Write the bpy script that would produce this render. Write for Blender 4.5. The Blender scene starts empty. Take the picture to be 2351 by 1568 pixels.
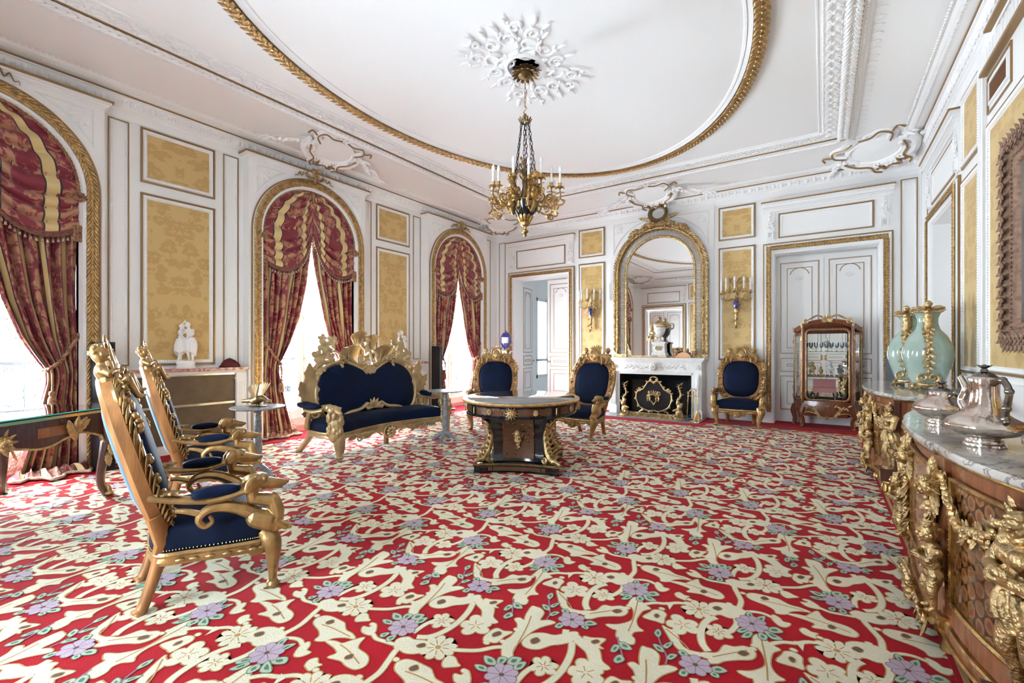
import bpy, math, random
import numpy as np
from mathutils import Vector, Matrix

SC = bpy.context.scene
COL = SC.collection
PI = math.pi
# ---------------------------------------------------------------- camera, world, light, exposure
XW, XB, YW, YF, XR, ZC = -7.05, -6.88, 9.70, -0.90, 1.275, 4.56   # left wall, window breasts, back, front, right wall, ceiling
WIN_Y = (0.74, 4.386, 8.032)
FPX, HORIZON, TH = 1055.0, 802.5, math.atan(714.5 / 1055.0)
cam_d = bpy.data.cameras.new('camera')
cam = bpy.data.objects.new('camera', cam_d)
COL.objects.link(cam)
cam.location = (0, 0, 1.35)
cam.rotation_euler = (PI / 2, 0, TH)
cam_d.sensor_fit = 'HORIZONTAL'
cam_d.sensor_width = 36.0
cam_d.lens = FPX / 2351.0 * 36.0
cam_d.shift_y = (HORIZON - 784.0) / 2351.0
cam_d.clip_start = 0.05
SC.camera = cam
world = bpy.data.worlds.new('world')
SC.world = world
world.use_nodes = True
_bg = world.node_tree.nodes['Background']
_bg.inputs[0].default_value = (0.77, 0.90, 1.0, 1)
_bg.inputs[1].default_value = 15.0
for _i, _y in enumerate(WIN_Y):          # light portals in the three window openings (they only guide the daylight)
    _l = bpy.data.lights.new('window_portal', 'AREA')
    _l.shape = 'RECTANGLE'
    _l.size, _l.size_y = 3.6, 1.6
    _l.cycles.is_portal = True
    _o = bpy.data.objects.new('window_portal', _l)
    COL.objects.link(_o)
    _o.location = (-7.42, _y, 2.1)
    _o.rotation_euler = (0, -PI / 2, 0)
_l = bpy.data.lights.new('window_portal', 'AREA')  # portal for the added glazed door behind the camera
_l.shape = 'RECTANGLE'
_l.size, _l.size_y = 1.5, 3.1
_l.cycles.is_portal = True
_o = bpy.data.objects.new('window_portal', _l)
COL.objects.link(_o)
_o.location = (-2.85, YF - 0.40, 1.56)
_o.rotation_euler = (PI / 2, 0, 0)
SC.view_settings.view_transform = 'Standard'
SC.view_settings.look = 'None'
SC.view_settings.gamma = 1
SC.view_settings.exposure = 3.25
SC.view_settings.use_curve_mapping = False
SC.cycles.max_bounces = 9
SC.cycles.diffuse_bounces = 8
SC.cycles.glossy_bounces = 4
SC.cycles.transparent_max_bounces = 12
SC.cycles.sample_clamp_indirect = 6.0
SC.cycles.caustics_reflective = False
SC.cycles.caustics_refractive = False

# ---------------------------------------------------------------- mesh helpers
random.seed(7)
rng = np.random.default_rng(7)


def A(x):
    return np.asarray(x, dtype=float)


def rotm(rx=0, ry=0, rz=0):
    cx, sx, cy, sy, cz, sz = math.cos(rx), math.sin(rx), math.cos(ry), math.sin(ry), math.cos(rz), math.sin(rz)
    X = np.array([[1, 0, 0], [0, cx, -sx], [0, sx, cx]])
    Y = np.array([[cy, 0, sy], [0, 1, 0], [-sy, 0, cy]])
    Z = np.array([[cz, -sz, 0], [sz, cz, 0], [0, 0, 1]])
    return Z @ Y @ X


def xf(loc=(0, 0, 0), rot=None, s=1.0):
    """affine as (3x3, offset)"""
    R = np.eye(3) if rot is None else (rotm(*rot) if not isinstance(rot, np.ndarray) else rot)
    return (R * A(s), A(loc))          # scale acts on the local axes


def ap(T, v):
    return v if T is None else A(v) @ T[0].T + T[1]


def basis(d, up=(0, 0, 1)):
    d = A(d) / np.linalg.norm(d)
    up = A(up)
    x = np.cross(up, d)
    if np.linalg.norm(x) < 1e-6:
        x = np.cross((1, 0, 0), d)
        if np.linalg.norm(x) < 1e-6:
            x = np.cross((0, 1, 0), d)
    x /= np.linalg.norm(x)
    return np.stack([x, np.cross(d, x), d], axis=1)


class MB:
    """collects shapes into one mesh"""

    def __init__(self):
        self.v, self.f, self.m, self.uv, self.n = [], [], [], [], 0

    def add(self, vf, mat=0, T=None, uv=None):
        v, f = vf
        v = ap(T, A(v))
        self.v.append(v)
        n = self.n
        self.f += [tuple(int(i) + n for i in q) for q in f]
        self.m += [mat] * len(f)
        self.uv.append(np.zeros((len(v), 2)) if uv is None else A(uv))
        self.n += len(v)
        return self

    def mesh(self, name, mats, smooth=True):
        me = bpy.data.meshes.new(name)
        V = np.concatenate(self.v) if self.v else np.zeros((0, 3))
        me.from_pydata(V.tolist(), [], self.f)
        if not isinstance(mats, (list, tuple)):
            mats = [mats]
        for m in mats:
            me.materials.append(m)
        if len(mats) > 1:
            me.polygons.foreach_set('material_index', self.m)
        U = np.concatenate(self.uv)
        if np.any(U):
            lay = me.uv_layers.new(name='uv')
            idx = np.zeros(len(me.loops), dtype=np.int32)
            me.loops.foreach_get('vertex_index', idx)
            lay.data.foreach_set('uv', U[idx].ravel())
        if smooth is True:
            me.polygons.foreach_set('use_smooth', [True] * len(me.polygons))
            me.set_sharp_from_angle(angle=math.radians(38))
        elif smooth == 'all':
            me.polygons.foreach_set('use_smooth', [True] * len(me.polygons))
        me.update()
        return me


def link(name, me, parent=None, loc=(0, 0, 0), rz=0.0):
    o = bpy.data.objects.new(name, me)
    COL.objects.link(o)
    o.location = loc
    o.rotation_euler = (0, 0, rz)
    o.parent = parent
    return o


def part(name, mb, mat, parent=None, smooth=True, label=None, loc=(0, 0, 0)):
    o = link(name, mb.mesh(name, mat, smooth), parent, loc)
    if label:
        o['label'] = label
    return o


def thing(name, label, cat, loc=(0, 0, 0), rz=0.0, group=None):
    o = link(name, None, None, loc, rz)
    o.empty_display_size = 0.1
    o['label'], o['category'] = label, cat
    if group:
        o['group'] = group
    return o


def tag(o, label, cat, group=None):
    o['label'], o['category'] = label, cat
    if group:
        o['group'] = group
    return o


def struct(name, mb, mat, parent=None, smooth=True, label=None):
    o = part(name, mb, mat, parent, smooth)
    if parent is None:
        o['kind'] = 'structure'
        if label:
            o['label'] = label
    return o


def dup(root, loc, rz, label=None, group=None):
    r = root.copy()
    COL.objects.link(r)
    r.location = loc
    r.rotation_euler = (0, 0, rz)
    if label:
        r['label'] = label
    if group:
        r['group'] = group
    for ch in list(root.children):
        c = ch.copy()
        COL.objects.link(c)
        c.parent = r
        for g in list(ch.children):
            d = g.copy()
            COL.objects.link(d)
            d.parent = c
    return r


# ---- primitive shapes: each returns (verts, faces)
def box(c, s):
    c, s = A(c), A(s) / 2
    v = [c + s * A((i, j, k)) for i in (-1, 1) for j in (-1, 1) for k in (-1, 1)]
    return np.array(v), [(0, 1, 3, 2), (4, 6, 7, 5), (0, 4, 5, 1), (2, 3, 7, 6), (0, 2, 6, 4), (1, 5, 7, 3)]


def bbox(x0, x1, y0, y1, z0, z1):
    return box(((x0 + x1) / 2, (y0 + y1) / 2, (z0 + z1) / 2), (x1 - x0, y1 - y0, z1 - z0))


def loft(loops, cu=True, cv=False, cap=False):
    """quads between successive loops (n x k x 3)"""
    L = A(loops)
    n, k = L.shape[:2]
    f = []
    for i in range(n if cv else n - 1):
        a, b = i * k, ((i + 1) % n) * k
        for j in range(k if cu else k - 1):
            j2 = (j + 1) % k
            f.append((a + j, a + j2, b + j2, b + j))
    if cap:
        f.append(tuple(range(k))[::-1])
        f.append(tuple((n - 1) * k + j for j in range(k)))
    return L.reshape(-1, 3), f


def lathe(prof, seg=24, c=(0, 0, 0), squash=(1, 1)):
    t = np.linspace(0, 2 * PI, seg, endpoint=False)
    L = [np.c_[c[0] + r * np.cos(t) * squash[0], c[1] + r * np.sin(t) * squash[1], np.full(seg, c[2] + z)] for r, z in prof]
    return loft(L, cap=True)


def ell(c, r, seg=12, rings=8, rot=None):
    if np.isscalar(r):
        r = (r, r, r)
    ph = np.linspace(-PI / 2, PI / 2, rings + 1)
    th = np.linspace(0, 2 * PI, seg, endpoint=False)
    v = [(0, 0, -1)]
    for p in ph[1:-1]:
        v += [(math.cos(p) * math.cos(t), math.cos(p) * math.sin(t), math.sin(p)) for t in th]
    v.append((0, 0, 1))
    f = [(0, 1 + (j + 1) % seg, 1 + j) for j in range(seg)]
    for i in range(rings - 2):
        a, b = 1 + i * seg, 1 + (i + 1) * seg
        f += [(a + j, a + (j + 1) % seg, b + (j + 1) % seg, b + j) for j in range(seg)]
    a, n = 1 + (rings - 2) * seg, len(v) - 1
    f += [(a + j, a + (j + 1) % seg, n) for j in range(seg)]
    v = A(v) * A(r)
    if rot is not None:
        v = v @ (rotm(*rot) if not isinstance(rot, np.ndarray) else rot).T
    return v + A(c), f


def crv(pts, n=40, closed=False):
    """Catmull-Rom through pts"""
    P = A(pts)
    if closed:
        P = np.concatenate([P[-1:], P, P[:2]])
    else:
        P = np.concatenate([2 * P[:1] - P[1:2], P, 2 * P[-1:] - P[-2:-1]])
    m = len(P) - 3
    u = np.linspace(0, m, n, endpoint=not closed)
    i = np.minimum(u.astype(int), m - 1)
    t = (u - i)[:, None]
    a, b, c, d = P[i], P[i + 1], P[i + 2], P[i + 3]
    return 0.5 * (2 * b + (c - a) * t + (2 * a - 5 * b + 4 * c - d) * t ** 2 + (3 * b - a - 3 * c + d) * t ** 3)


def resample(P, n):
    """even spacing along a polyline"""
    P = A(P)
    s = np.r_[0, np.cumsum(np.linalg.norm(np.diff(P, axis=0), axis=1))]
    u = np.linspace(0, s[-1], n)
    return np.stack([np.interp(u, s, P[:, k]) for k in range(P.shape[1])], axis=1)


def tube(path, r, seg=8, closed=False, flat=None, up=(0, 0, 1), cap=True, prof=None):
    """tube along a path; r scalar or per point; flat=(a,b) scales the section; prof = own section (k x 2)"""
    P = A(path)
    n = len(P)
    R = np.full(n, r) if np.isscalar(r) else np.interp(np.linspace(0, 1, n), np.linspace(0, 1, len(r)), r)
    if closed:
        D = np.roll(P, -1, 0) - np.roll(P, 1, 0)
    else:
        D = np.gradient(P, axis=0)
    D /= np.linalg.norm(D, axis=1)[:, None] + 1e-12
    B = basis(D[0], up)
    x = B[:, 0]
    if prof is None:
        t = np.linspace(0, 2 * PI, seg, endpoint=False)
        S = np.c_[np.cos(t), np.sin(t)] * (A(flat) if flat else 1.0)
    else:
        S = A(prof)
    L = []
    for i in range(n):
        x = x - D[i] * np.dot(x, D[i])
        x /= np.linalg.norm(x)
        y = np.cross(D[i], x)
        L.append(P[i] + R[i] * (S[:, :1] * x + S[:, 1:] * y))
    return loft(L, cap=cap and not closed, cv=closed)


def spiral(c, r0, r1, a0, turns, n=40, plane='xz'):
    t = np.linspace(0, 1, n)
    r = r0 + (r1 - r0) * t
    a = a0 + turns * 2 * PI * t
    u, v = r * np.cos(a), r * np.sin(a)
    z = np.zeros(n)
    P = {'xz': np.c_[u, z, v], 'yz': np.c_[z, u, v], 'xy': np.c_[u, v, z]}[plane]
    return P + A(c)


def prism(poly, h, bev=0.0):
    """2D polygon (k x 2) extruded from z=0 to h with a small chamfer at the top"""
    P = A(poly)
    k = len(P)
    if np.sum(P[:, 0] * np.roll(P[:, 1], -1) - np.roll(P[:, 0], -1) * P[:, 1]) < 0:
        P = P[::-1]
    if bev > 0:
        d1, d0 = np.roll(P, -1, 0) - P, P - np.roll(P, 1, 0)
        d1 /= np.linalg.norm(d1, axis=1)[:, None] + 1e-9
        d0 /= np.linalg.norm(d0, axis=1)[:, None] + 1e-9
        nrm = np.c_[-(d0 + d1)[:, 1], (d0 + d1)[:, 0]]
        nrm /= np.linalg.norm(nrm, axis=1)[:, None] + 1e-9
        Q = P + nrm * bev
        L = [np.c_[P, np.zeros(k)], np.c_[P, np.full(k, h - bev)], np.c_[Q, np.full(k, h)]]
    else:
        L = [np.c_[P, np.zeros(k)], np.c_[P, np.full(k, h)]]
    return loft(L, cap=True)


def offset_poly(P, d):
    P = A(P)
    if np.sum(P[:, 0] * np.roll(P[:, 1], -1) - np.roll(P[:, 0], -1) * P[:, 1]) < 0:
        P = P[::-1]
    d1, d0 = np.roll(P, -1, 0) - P, P - np.roll(P, 1, 0)
    d1 /= np.linalg.norm(d1, axis=1)[:, None] + 1e-9
    d0 /= np.linalg.norm(d0, axis=1)[:, None] + 1e-9
    nrm = np.c_[(d0 + d1)[:, 1], -(d0 + d1)[:, 0]]
    nrm /= np.linalg.norm(nrm, axis=1)[:, None] + 1e-9
    return P + nrm * d


def leaf(l=1.0, w=0.4, lobes=5, curl=0.5, cup=0.15, th=0.06, nt=16, ns=7):
    """carved acanthus leaf growing along +y from the origin, face towards +z, tip curling up"""
    t = np.linspace(0, 1, nt)
    env = np.sin(PI * np.clip(t * 0.93 + 0.06, 0, 1)) ** 0.7
    lob = 1 - 0.32 * np.abs(np.sin(PI * lobes * t)) ** 0.6 * (t > 0.06)
    hw = w / 2 * env * lob
    a = curl * t ** 2
    y = np.cumsum(np.r_[0, np.cos(a[:-1])]) * l / (nt - 1)
    z = np.cumsum(np.r_[0, np.sin(a[:-1])]) * l / (nt - 1)
    s = np.linspace(-1, 1, ns)
    F, Bk = [], []
    for i in range(nt):
        rid = 0.25 * np.cos(s * PI * 2.5) * w * 0.12
        zz = z[i] + th * l * (1 - s ** 2) ** 0.5 * env[i] + cup * hw[i] * s ** 2 + rid * env[i] * 0.4
        F.append(np.c_[s * hw[i], np.full(ns, y[i]), zz])
        Bk.append(np.c_[s[::-1] * hw[i], np.full(ns, y[i]), z[i] + cup * hw[i] * s ** 2 - th * l * 0.25])
    return loft([np.concatenate([a_, b_]) for a_, b_ in zip(F, Bk)], cap=True)


def rosette(r=1.0, n=8, h=0.25, seg=6):
    """petalled flower, face +z"""
    m = MB()
    for i in range(n):
        a = 2 * PI * i / n
        m.add(ell((math.cos(a) * r * 0.58, math.sin(a) * r * 0.58, h * 0.35), (r * 0.42, r * 0.27, h * 0.5), 8, 5, rot=(0, -0.25, a)))
    m.add(ell((0, 0, h * 0.5), (r * 0.26, r * 0.26, h * 0.55), 8, 5))
    return np.concatenate(m.v), m.f


def merge(*vfs):
    m = MB()
    for q in vfs:
        m.add(q)
    return np.concatenate(m.v), m.f


def move(vf, loc=(0, 0, 0), rot=None, s=1.0):
    return ap(xf(loc, rot, s), vf[0]), vf[1]


def orient(vf, loc, d, up=(0, 0, 1), s=1.0):
    """place a shape so that its +y runs along d and its +z (face) along up"""
    d = A(d) / np.linalg.norm(d)
    z = A(up) - d * np.dot(up, d)
    z /= np.linalg.norm(z)
    R = np.stack([np.cross(d, z), d, z], axis=1)
    return A(vf[0]) * s @ R.T + A(loc), vf[1]


def cap_cone(p0, p1, r0, r1, seg=10):
    """capsule with two radii"""
    p0, p1 = A(p0), A(p1)
    d = p1 - p0
    Bm = basis(d)
    L = np.linalg.norm(d)
    t = np.linspace(0, 2 * PI, seg, endpoint=False)
    loops = []
    for a in np.linspace(-PI / 2, 0, 4):
        loops.append((max(r0 * math.cos(a), 1e-4), r0 * math.sin(a)))
    for a in np.linspace(0, PI / 2, 4):
        loops.append((max(r1 * math.cos(a), 1e-4), L + r1 * math.sin(a)))
    return loft([p0 + (np.c_[r * np.cos(t), r * np.sin(t), np.full(seg, z)] @ Bm.T) for r, z in loops], cap=True)


def sculpt(name, shapes, mat, voxel, smooth=2, decimate=None):
    """fuse overlapping shapes into one continuous carved skin"""
    m = MB()
    for q in shapes:
        m.add(q)
    me = m.mesh(name + '_raw', mat, 'all')
    o = bpy.data.objects.new(name + '_tmp', me)
    COL.objects.link(o)
    r = o.modifiers.new('r', 'REMESH')
    r.mode = 'VOXEL'
    r.voxel_size = voxel
    r.use_smooth_shade = True
    if smooth:
        s = o.modifiers.new('s', 'SMOOTH')
        s.factor, s.iterations = 0.5, smooth
    if decimate:
        dm = o.modifiers.new('d', 'DECIMATE')
        dm.ratio = decimate
    dg = bpy.context.evaluated_depsgraph_get()
    out = bpy.data.meshes.new_from_object(o.evaluated_get(dg))
    out.name = name
    bpy.data.objects.remove(o)
    bpy.data.meshes.remove(me)
    if not out.materials:
        out.materials.append(mat)
    return out


def vf_of(me):
    V = np.zeros(len(me.vertices) * 3)
    me.vertices.foreach_get('co', V)
    return V.reshape(-1, 3), [tuple(p.vertices) for p in me.polygons]


# ---------------------------------------------------------------- materials
MAT = {}


def mat(name, col, rough=0.5, metal=0.0, bump=0.0, bscale=40.0, var=0.0, vscale=3.0, spec=0.5, coat=0.0, sheen=0.0, col2=None, distort=0.0, detail=3.0, stretch=None):
    m = bpy.data.materials.new(name)
    m.use_nodes = True
    nt = m.node_tree
    b = nt.nodes['Principled BSDF']
    b.inputs['Roughness'].default_value = rough
    b.inputs['Metallic'].default_value = metal
    b.inputs['Specular IOR Level'].default_value = spec
    b.inputs['Coat Weight'].default_value = coat
    b.inputs['Coat Roughness'].default_value = 0.08
    b.inputs['Sheen Weight'].default_value = sheen
    b.inputs['Base Color'].default_value = (*col, 1)
    if bump or var:
        tc = nt.nodes.new('ShaderNodeTexCoord')
        mp = nt.nodes.new('ShaderNodeMapping')
        nt.links.new(tc.outputs['Object'], mp.inputs[0])
        if stretch:
            mp.inputs['Scale'].default_value = stretch
    if var:
        n = nt.nodes.new('ShaderNodeTexNoise')
        n.inputs['Scale'].default_value = vscale
        n.inputs['Detail'].default_value = detail
        n.inputs['Distortion'].default_value = distort
        nt.links.new(mp.outputs[0], n.inputs['Vector'])
        cr = nt.nodes.new('ShaderNodeValToRGB')
        c2 = col2 if col2 else tuple(c * (1 - var) for c in col)
        cr.color_ramp.elements[0].position, cr.color_ramp.elements[1].position = 0.35, 0.65
        cr.color_ramp.elements[0].color = (*c2, 1)
        cr.color_ramp.elements[1].color = (*col, 1)
        nt.links.new(n.outputs['Fac'], cr.inputs[0])
        nt.links.new(cr.outputs[0], b.inputs['Base Color'])
    if bump:
        n2 = nt.nodes.new('ShaderNodeTexNoise')
        n2.inputs['Scale'].default_value = bscale
        n2.inputs['Detail'].default_value = 3
        nt.links.new(mp.outputs[0], n2.inputs['Vector'])
        bp = nt.nodes.new('ShaderNodeBump')
        bp.inputs['Strength'].default_value = bump
        bp.inputs['Distance'].default_value = 0.01
        nt.links.new(n2.outputs['Fac'], bp.inputs['Height'])
        nt.links.new(bp.outputs[0], b.inputs['Normal'])
    MAT[name] = m
    return m


def nodes_of(name):
    m = mat(name, (0.8, 0.8, 0.8))
    nt = m.node_tree

    def N(t, **kw):
        n = nt.nodes.new('ShaderNode' + t)
        for k, v in kw.items():
            if k.startswith('_'):
                setattr(n, k[1:], v)
            else:
                n.inputs[k.replace('__', ' ')].default_value = v
        return n

    def Lk(a, b):
        nt.links.new(a, b)
    return m, nt.nodes['Principled BSDF'], N, Lk


def ramp(N, stops, interp_='LINEAR'):
    r = N('ValToRGB')
    e = r.color_ramp.elements
    r.color_ramp.interpolation = interp_
    while len(e) > 1:
        e.remove(e[-1])
    e[0].position, e[0].color = stops[0][0], (*stops[0][1], 1)
    for p, c in stops[1:]:
        k = e.new(p)
        k.color = (*c, 1)
    return r


mat('wall_paint', (0.88, 0.875, 0.865), 0.45, bump=0.03, bscale=60)
mat('plaster', (0.905, 0.90, 0.895), 0.6, bump=0.04, bscale=30)
mat('gilt_line', (0.33, 0.19, 0.075), 0.4, 0.4)
mat('gilt', (0.74, 0.53, 0.26), 0.36, 1.0, bump=0.8, bscale=70, var=0.55, vscale=22)
mat('gilt_bronze', (0.58, 0.36, 0.13), 0.3, 1.0, bump=0.35, bscale=55, var=0.5, vscale=14)
mat('gilt_band', (0.62, 0.40, 0.17), 0.38, 0.85, bump=0.6, bscale=60, var=0.4, vscale=20)
mat('gilt_wood', (0.54, 0.33, 0.13), 0.36, 0.72, bump=0.3, bscale=45, var=0.45, vscale=7)
mat('bare_wood', (0.43, 0.185, 0.06), 0.42, 0.15, bump=0.12, bscale=25, var=0.35, vscale=5, stretch=(4, 4, 0.7))
mat('pale_gilt', (0.60, 0.43, 0.22), 0.42, 0.6, bump=0.25, bscale=30, var=0.3, vscale=6)
mat('old_bronze', (0.22, 0.14, 0.06), 0.35, 0.9, bump=0.3, bscale=70)
mat('brass', (0.80, 0.58, 0.25), 0.22, 1.0)
mat('velvet_blue', (0.001, 0.008, 0.036), 0.65, sheen=0.03, bump=0.08, bscale=120, var=0.5, vscale=4, spec=0.15)
mat('marble_white', (0.86, 0.85, 0.83), 0.28, var=0.10, vscale=4, distort=2.5, detail=6)
mat('marble_red', (0.72, 0.52, 0.46), 0.2, var=0.6, vscale=9, distort=2, col2=(0.36, 0.10, 0.07), detail=6)
mat('stone_grey', (0.36, 0.38, 0.40), 0.25, var=0.5, vscale=20, distort=1.5, detail=6)
mat('statue', (0.88, 0.88, 0.87), 0.35)
mat('celadon', (0.29, 0.41, 0.34), 0.08, var=0.25, vscale=7, coat=1.0, col2=(0.38, 0.49, 0.43), bump=0.05, bscale=14)
mat('black_lacquer', (0.008, 0.009, 0.012), 0.12, coat=0.6)
mat('black_box', (0.012, 0.013, 0.017), 0.35)
mat('iron', (0.02, 0.02, 0.022), 0.5, 0.6)
mat('firebox', (0.012, 0.013, 0.014), 0.22, 0.3)
mat('silver', (0.80, 0.76, 0.70), 0.16, 1.0, bump=0.25, bscale=26, var=0.35, vscale=6, col2=(0.55, 0.42, 0.36))
mat('silver_dark', (0.25, 0.22, 0.20), 0.2, 1.0, bump=0.3, bscale=30)
mat('silver_amber', (0.62, 0.36, 0.14), 0.18, 1.0, bump=0.2, bscale=24)
mat('porcelain', (0.85, 0.84, 0.82), 0.15, var=0.2, vscale=25)
mat('candle', (0.86, 0.84, 0.78), 0.5)
mat('bulb', (0.86, 0.90, 0.92), 0.12, coat=0.5)
mat('cobalt', (0.03, 0.03, 0.22), 0.1, coat=1.0)
mat('fringe', (0.26, 0.10, 0.07), 0.8, bump=0.5, bscale=90, var=0.5, vscale=40)
mat('fringe_pale', (0.62, 0.48, 0.36), 0.8, bump=0.5, bscale=90, var=0.4, vscale=40)
mat('rope', (0.22, 0.06, 0.05), 0.75, bump=0.5, bscale=60, var=0.7, vscale=35, col2=(0.42, 0.26, 0.12))
mat('red_cloth', (0.10, 0.012, 0.012), 0.8, bump=0.4, bscale=18)
mat('paper', (0.80, 0.80, 0.79), 0.7)
mat('grille', (0.13, 0.085, 0.045), 0.5, 0.0, bump=0.1, bscale=90, var=0.25, vscale=8)
mat('chrome', (0.72, 0.70, 0.66), 0.2, 1.0)
mat('terracotta', (0.62, 0.36, 0.19), 0.4, 0.55, bump=0.1)
mat('vent_brown', (0.20, 0.075, 0.025), 0.5)
mat('frame_brown', (0.34, 0.20, 0.13), 0.5, 0.25, bump=0.5, bscale=45, var=0.45, vscale=25)
mat('pvc_white', (0.80, 0.83, 0.84), 0.3)
mat('pink_cloth', (0.62, 0.26, 0.25), 0.7)
mat('green_glass_edge', (0.10, 0.55, 0.48), 0.1, coat=1.0)
# ---- patterned materials
def damask():
    m, b, N, L = nodes_of('damask')
    uv = N('UVMap')
    sp = N('SeparateXYZ')
    L(uv.outputs[0], sp.inputs[0])
    fr = N('Math', _operation='PINGPONG')
    fr.inputs[1].default_value = 0.5
    L(sp.outputs[0], fr.inputs[0])
    cb = N('CombineXYZ')
    L(fr.outputs[0], cb.inputs[0])
    L(sp.outputs[1], cb.inputs[1])
    v = N('TexVoronoi', Scale=4.6)
    nz = N('TexNoise', Scale=5.0, Detail=4.0)
    L(cb.outputs[0], nz.inputs['Vector'])
    mx = N('MixRGB', Fac=0.22)
    L(cb.outputs[0], mx.inputs[1])
    L(nz.outputs['Color'], mx.inputs[2])
    L(mx.outputs[0], v.inputs['Vector'])
    w = N('TexNoise', Scale=15.0, Detail=3.0)
    L(cb.outputs[0], w.inputs['Vector'])
    ad = N('Math', _operation='MULTIPLY_ADD')
    L(w.outputs['Fac'], ad.inputs[0])
    ad.inputs[1].default_value = 0.55
    L(v.outputs['Distance'], ad.inputs[2])
    r = ramp(N, [(0.44, (0.63, 0.43, 0.165)), (0.56, (0.555, 0.355, 0.125)), (0.72, (0.54, 0.345, 0.12)), (0.86, (0.65, 0.45, 0.18))])
    L(ad.outputs[0], r.inputs[0])
    L(r.outputs[0], b.inputs['Base Color'])
    b.inputs['Roughness'].default_value = 0.5
    b.inputs['Sheen Weight'].default_value = 0.15
    return m


def brocade():
    m, b, N, L = nodes_of('brocade')
    uv = N('UVMap')
    sp = N('SeparateXYZ')
    L(uv.outputs[0], sp.inputs[0])
    # floral ground
    n1 = N('TexNoise', Scale=4.0, Detail=5.0, Distortion=1.2)
    n1.inputs['Roughness'].default_value = 0.62
    v = N('TexVoronoi', Scale=2.6)
    mp = N('Mapping')
    mp.inputs['Scale'].default_value = (1.0, 1.5, 1)
    L(uv.outputs[0], mp.inputs[0])
    L(mp.outputs[0], n1.inputs['Vector'])
    L(mp.outputs[0], v.inputs['Vector'])
    ad = N('Math', _operation='MULTIPLY_ADD')
    L(v.outputs['Distance'], ad.inputs[0])
    ad.inputs[1].default_value = -0.30
    L(n1.outputs['Fac'], ad.inputs[2])
    r = ramp(N, [(0.26, (0.22, 0.016, 0.034)), (0.33, (0.24, 0.02, 0.038)), (0.38, (0.44, 0.20, 0.115)), (0.60, (0.52, 0.28, 0.15))])
    L(ad.outputs[0], r.inputs[0])
    # ribbon stripes along v
    fr = N('Math', _operation='FRACT')
    L(sp.outputs[0], fr.inputs[0])
    st = ramp(N, [(0.0, (0, 0, 0)), (0.66, (0.5, 0.5, 0.5)), (0.69, (1, 1, 1)), (0.90, (0.5, 0.5, 0.5)), (0.93, (0, 0, 0))], 'CONSTANT')
    L(fr.outputs[0], st.inputs[0])
    rb = ramp(N, [(0.4, (0.02, 0.025, 0.03)), (0.8, (0.70, 0.52, 0.24))], 'CONSTANT')
    L(st.outputs[0], rb.inputs[0])
    msk = N('Math', _operation='GREATER_THAN')
    L(st.outputs[0], msk.inputs[0])
    msk.inputs[1].default_value = 0.2
    mx = N('MixRGB')
    L(msk.outputs[0], mx.inputs[0])
    L(r.outputs[0], mx.inputs[1])
    L(rb.outputs[0], mx.inputs[2])
    L(mx.outputs[0], b.inputs['Base Color'])
    b.inputs['Roughness'].default_value = 0.48
    b.inputs['Sheen Weight'].default_value = 0.2
    bp = N('Bump', Strength=0.2, Distance=0.01)
    L(ad.outputs[0], bp.inputs['Height'])
    L(bp.outputs[0], b.inputs['Normal'])
    return m


def veined(name, base, vein, scale, rough=0.12, wid=0.06):
    m, b, N, L = nodes_of(name)
    tc = N('TexCoord')
    nz = N('TexNoise', Scale=scale * 0.7, Detail=5.0)
    L(tc.outputs['Object'], nz.inputs['Vector'])
    mx = N('MixRGB', Fac=0.35)
    L(tc.outputs['Object'], mx.inputs[1])
    L(nz.outputs['Color'], mx.inputs[2])
    v = N('TexVoronoi', Scale=scale, _feature='DISTANCE_TO_EDGE')
    L(mx.outputs[0], v.inputs['Vector'])
    r = ramp(N, [(0.0, vein), (wid * 0.35, tuple((a + c) / 2 for a, c in zip(base, vein))), (wid, base)])
    L(v.outputs['Distance'], r.inputs[0])
    n2 = N('TexNoise', Scale=scale * 0.5, Detail=4.0)
    L(tc.outputs['Object'], n2.inputs['Vector'])
    r2 = ramp(N, [(0.35, (0.62, 0.60, 0.58)), (0.65, (1, 1, 1))])
    L(n2.outputs['Fac'], r2.inputs[0])
    ml = N('MixRGB', Fac=1.0, _blend_type='MULTIPLY')
    L(r.outputs[0], ml.inputs[1])
    L(r2.outputs[0], ml.inputs[2])
    L(ml.outputs[0], b.inputs['Base Color'])
    b.inputs['Roughness'].default_value = rough
    b.inputs['Coat Weight'].default_value = 0.4
    return m


def wood(name, c1, c2, scale=9.0, rough=0.22, axis=(6, 6, 0.6), coat=0.5):
    m, b, N, L = nodes_of(name)
    tc = N('TexCoord')
    mp = N('Mapping')
    mp.inputs['Scale'].default_value = axis
    L(tc.outputs['Object'], mp.inputs[0])
    n = N('TexNoise', Scale=scale, Detail=5.0, Distortion=0.6)
    L(mp.outputs[0], n.inputs['Vector'])
    r = ramp(N, [(0.3, c1), (0.7, c2)])
    L(n.outputs['Fac'], r.inputs[0])
    L(r.outputs[0], b.inputs['Base Color'])
    b.inputs['Roughness'].default_value = rough
    b.inputs['Coat Weight'].default_value = coat
    return m


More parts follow.
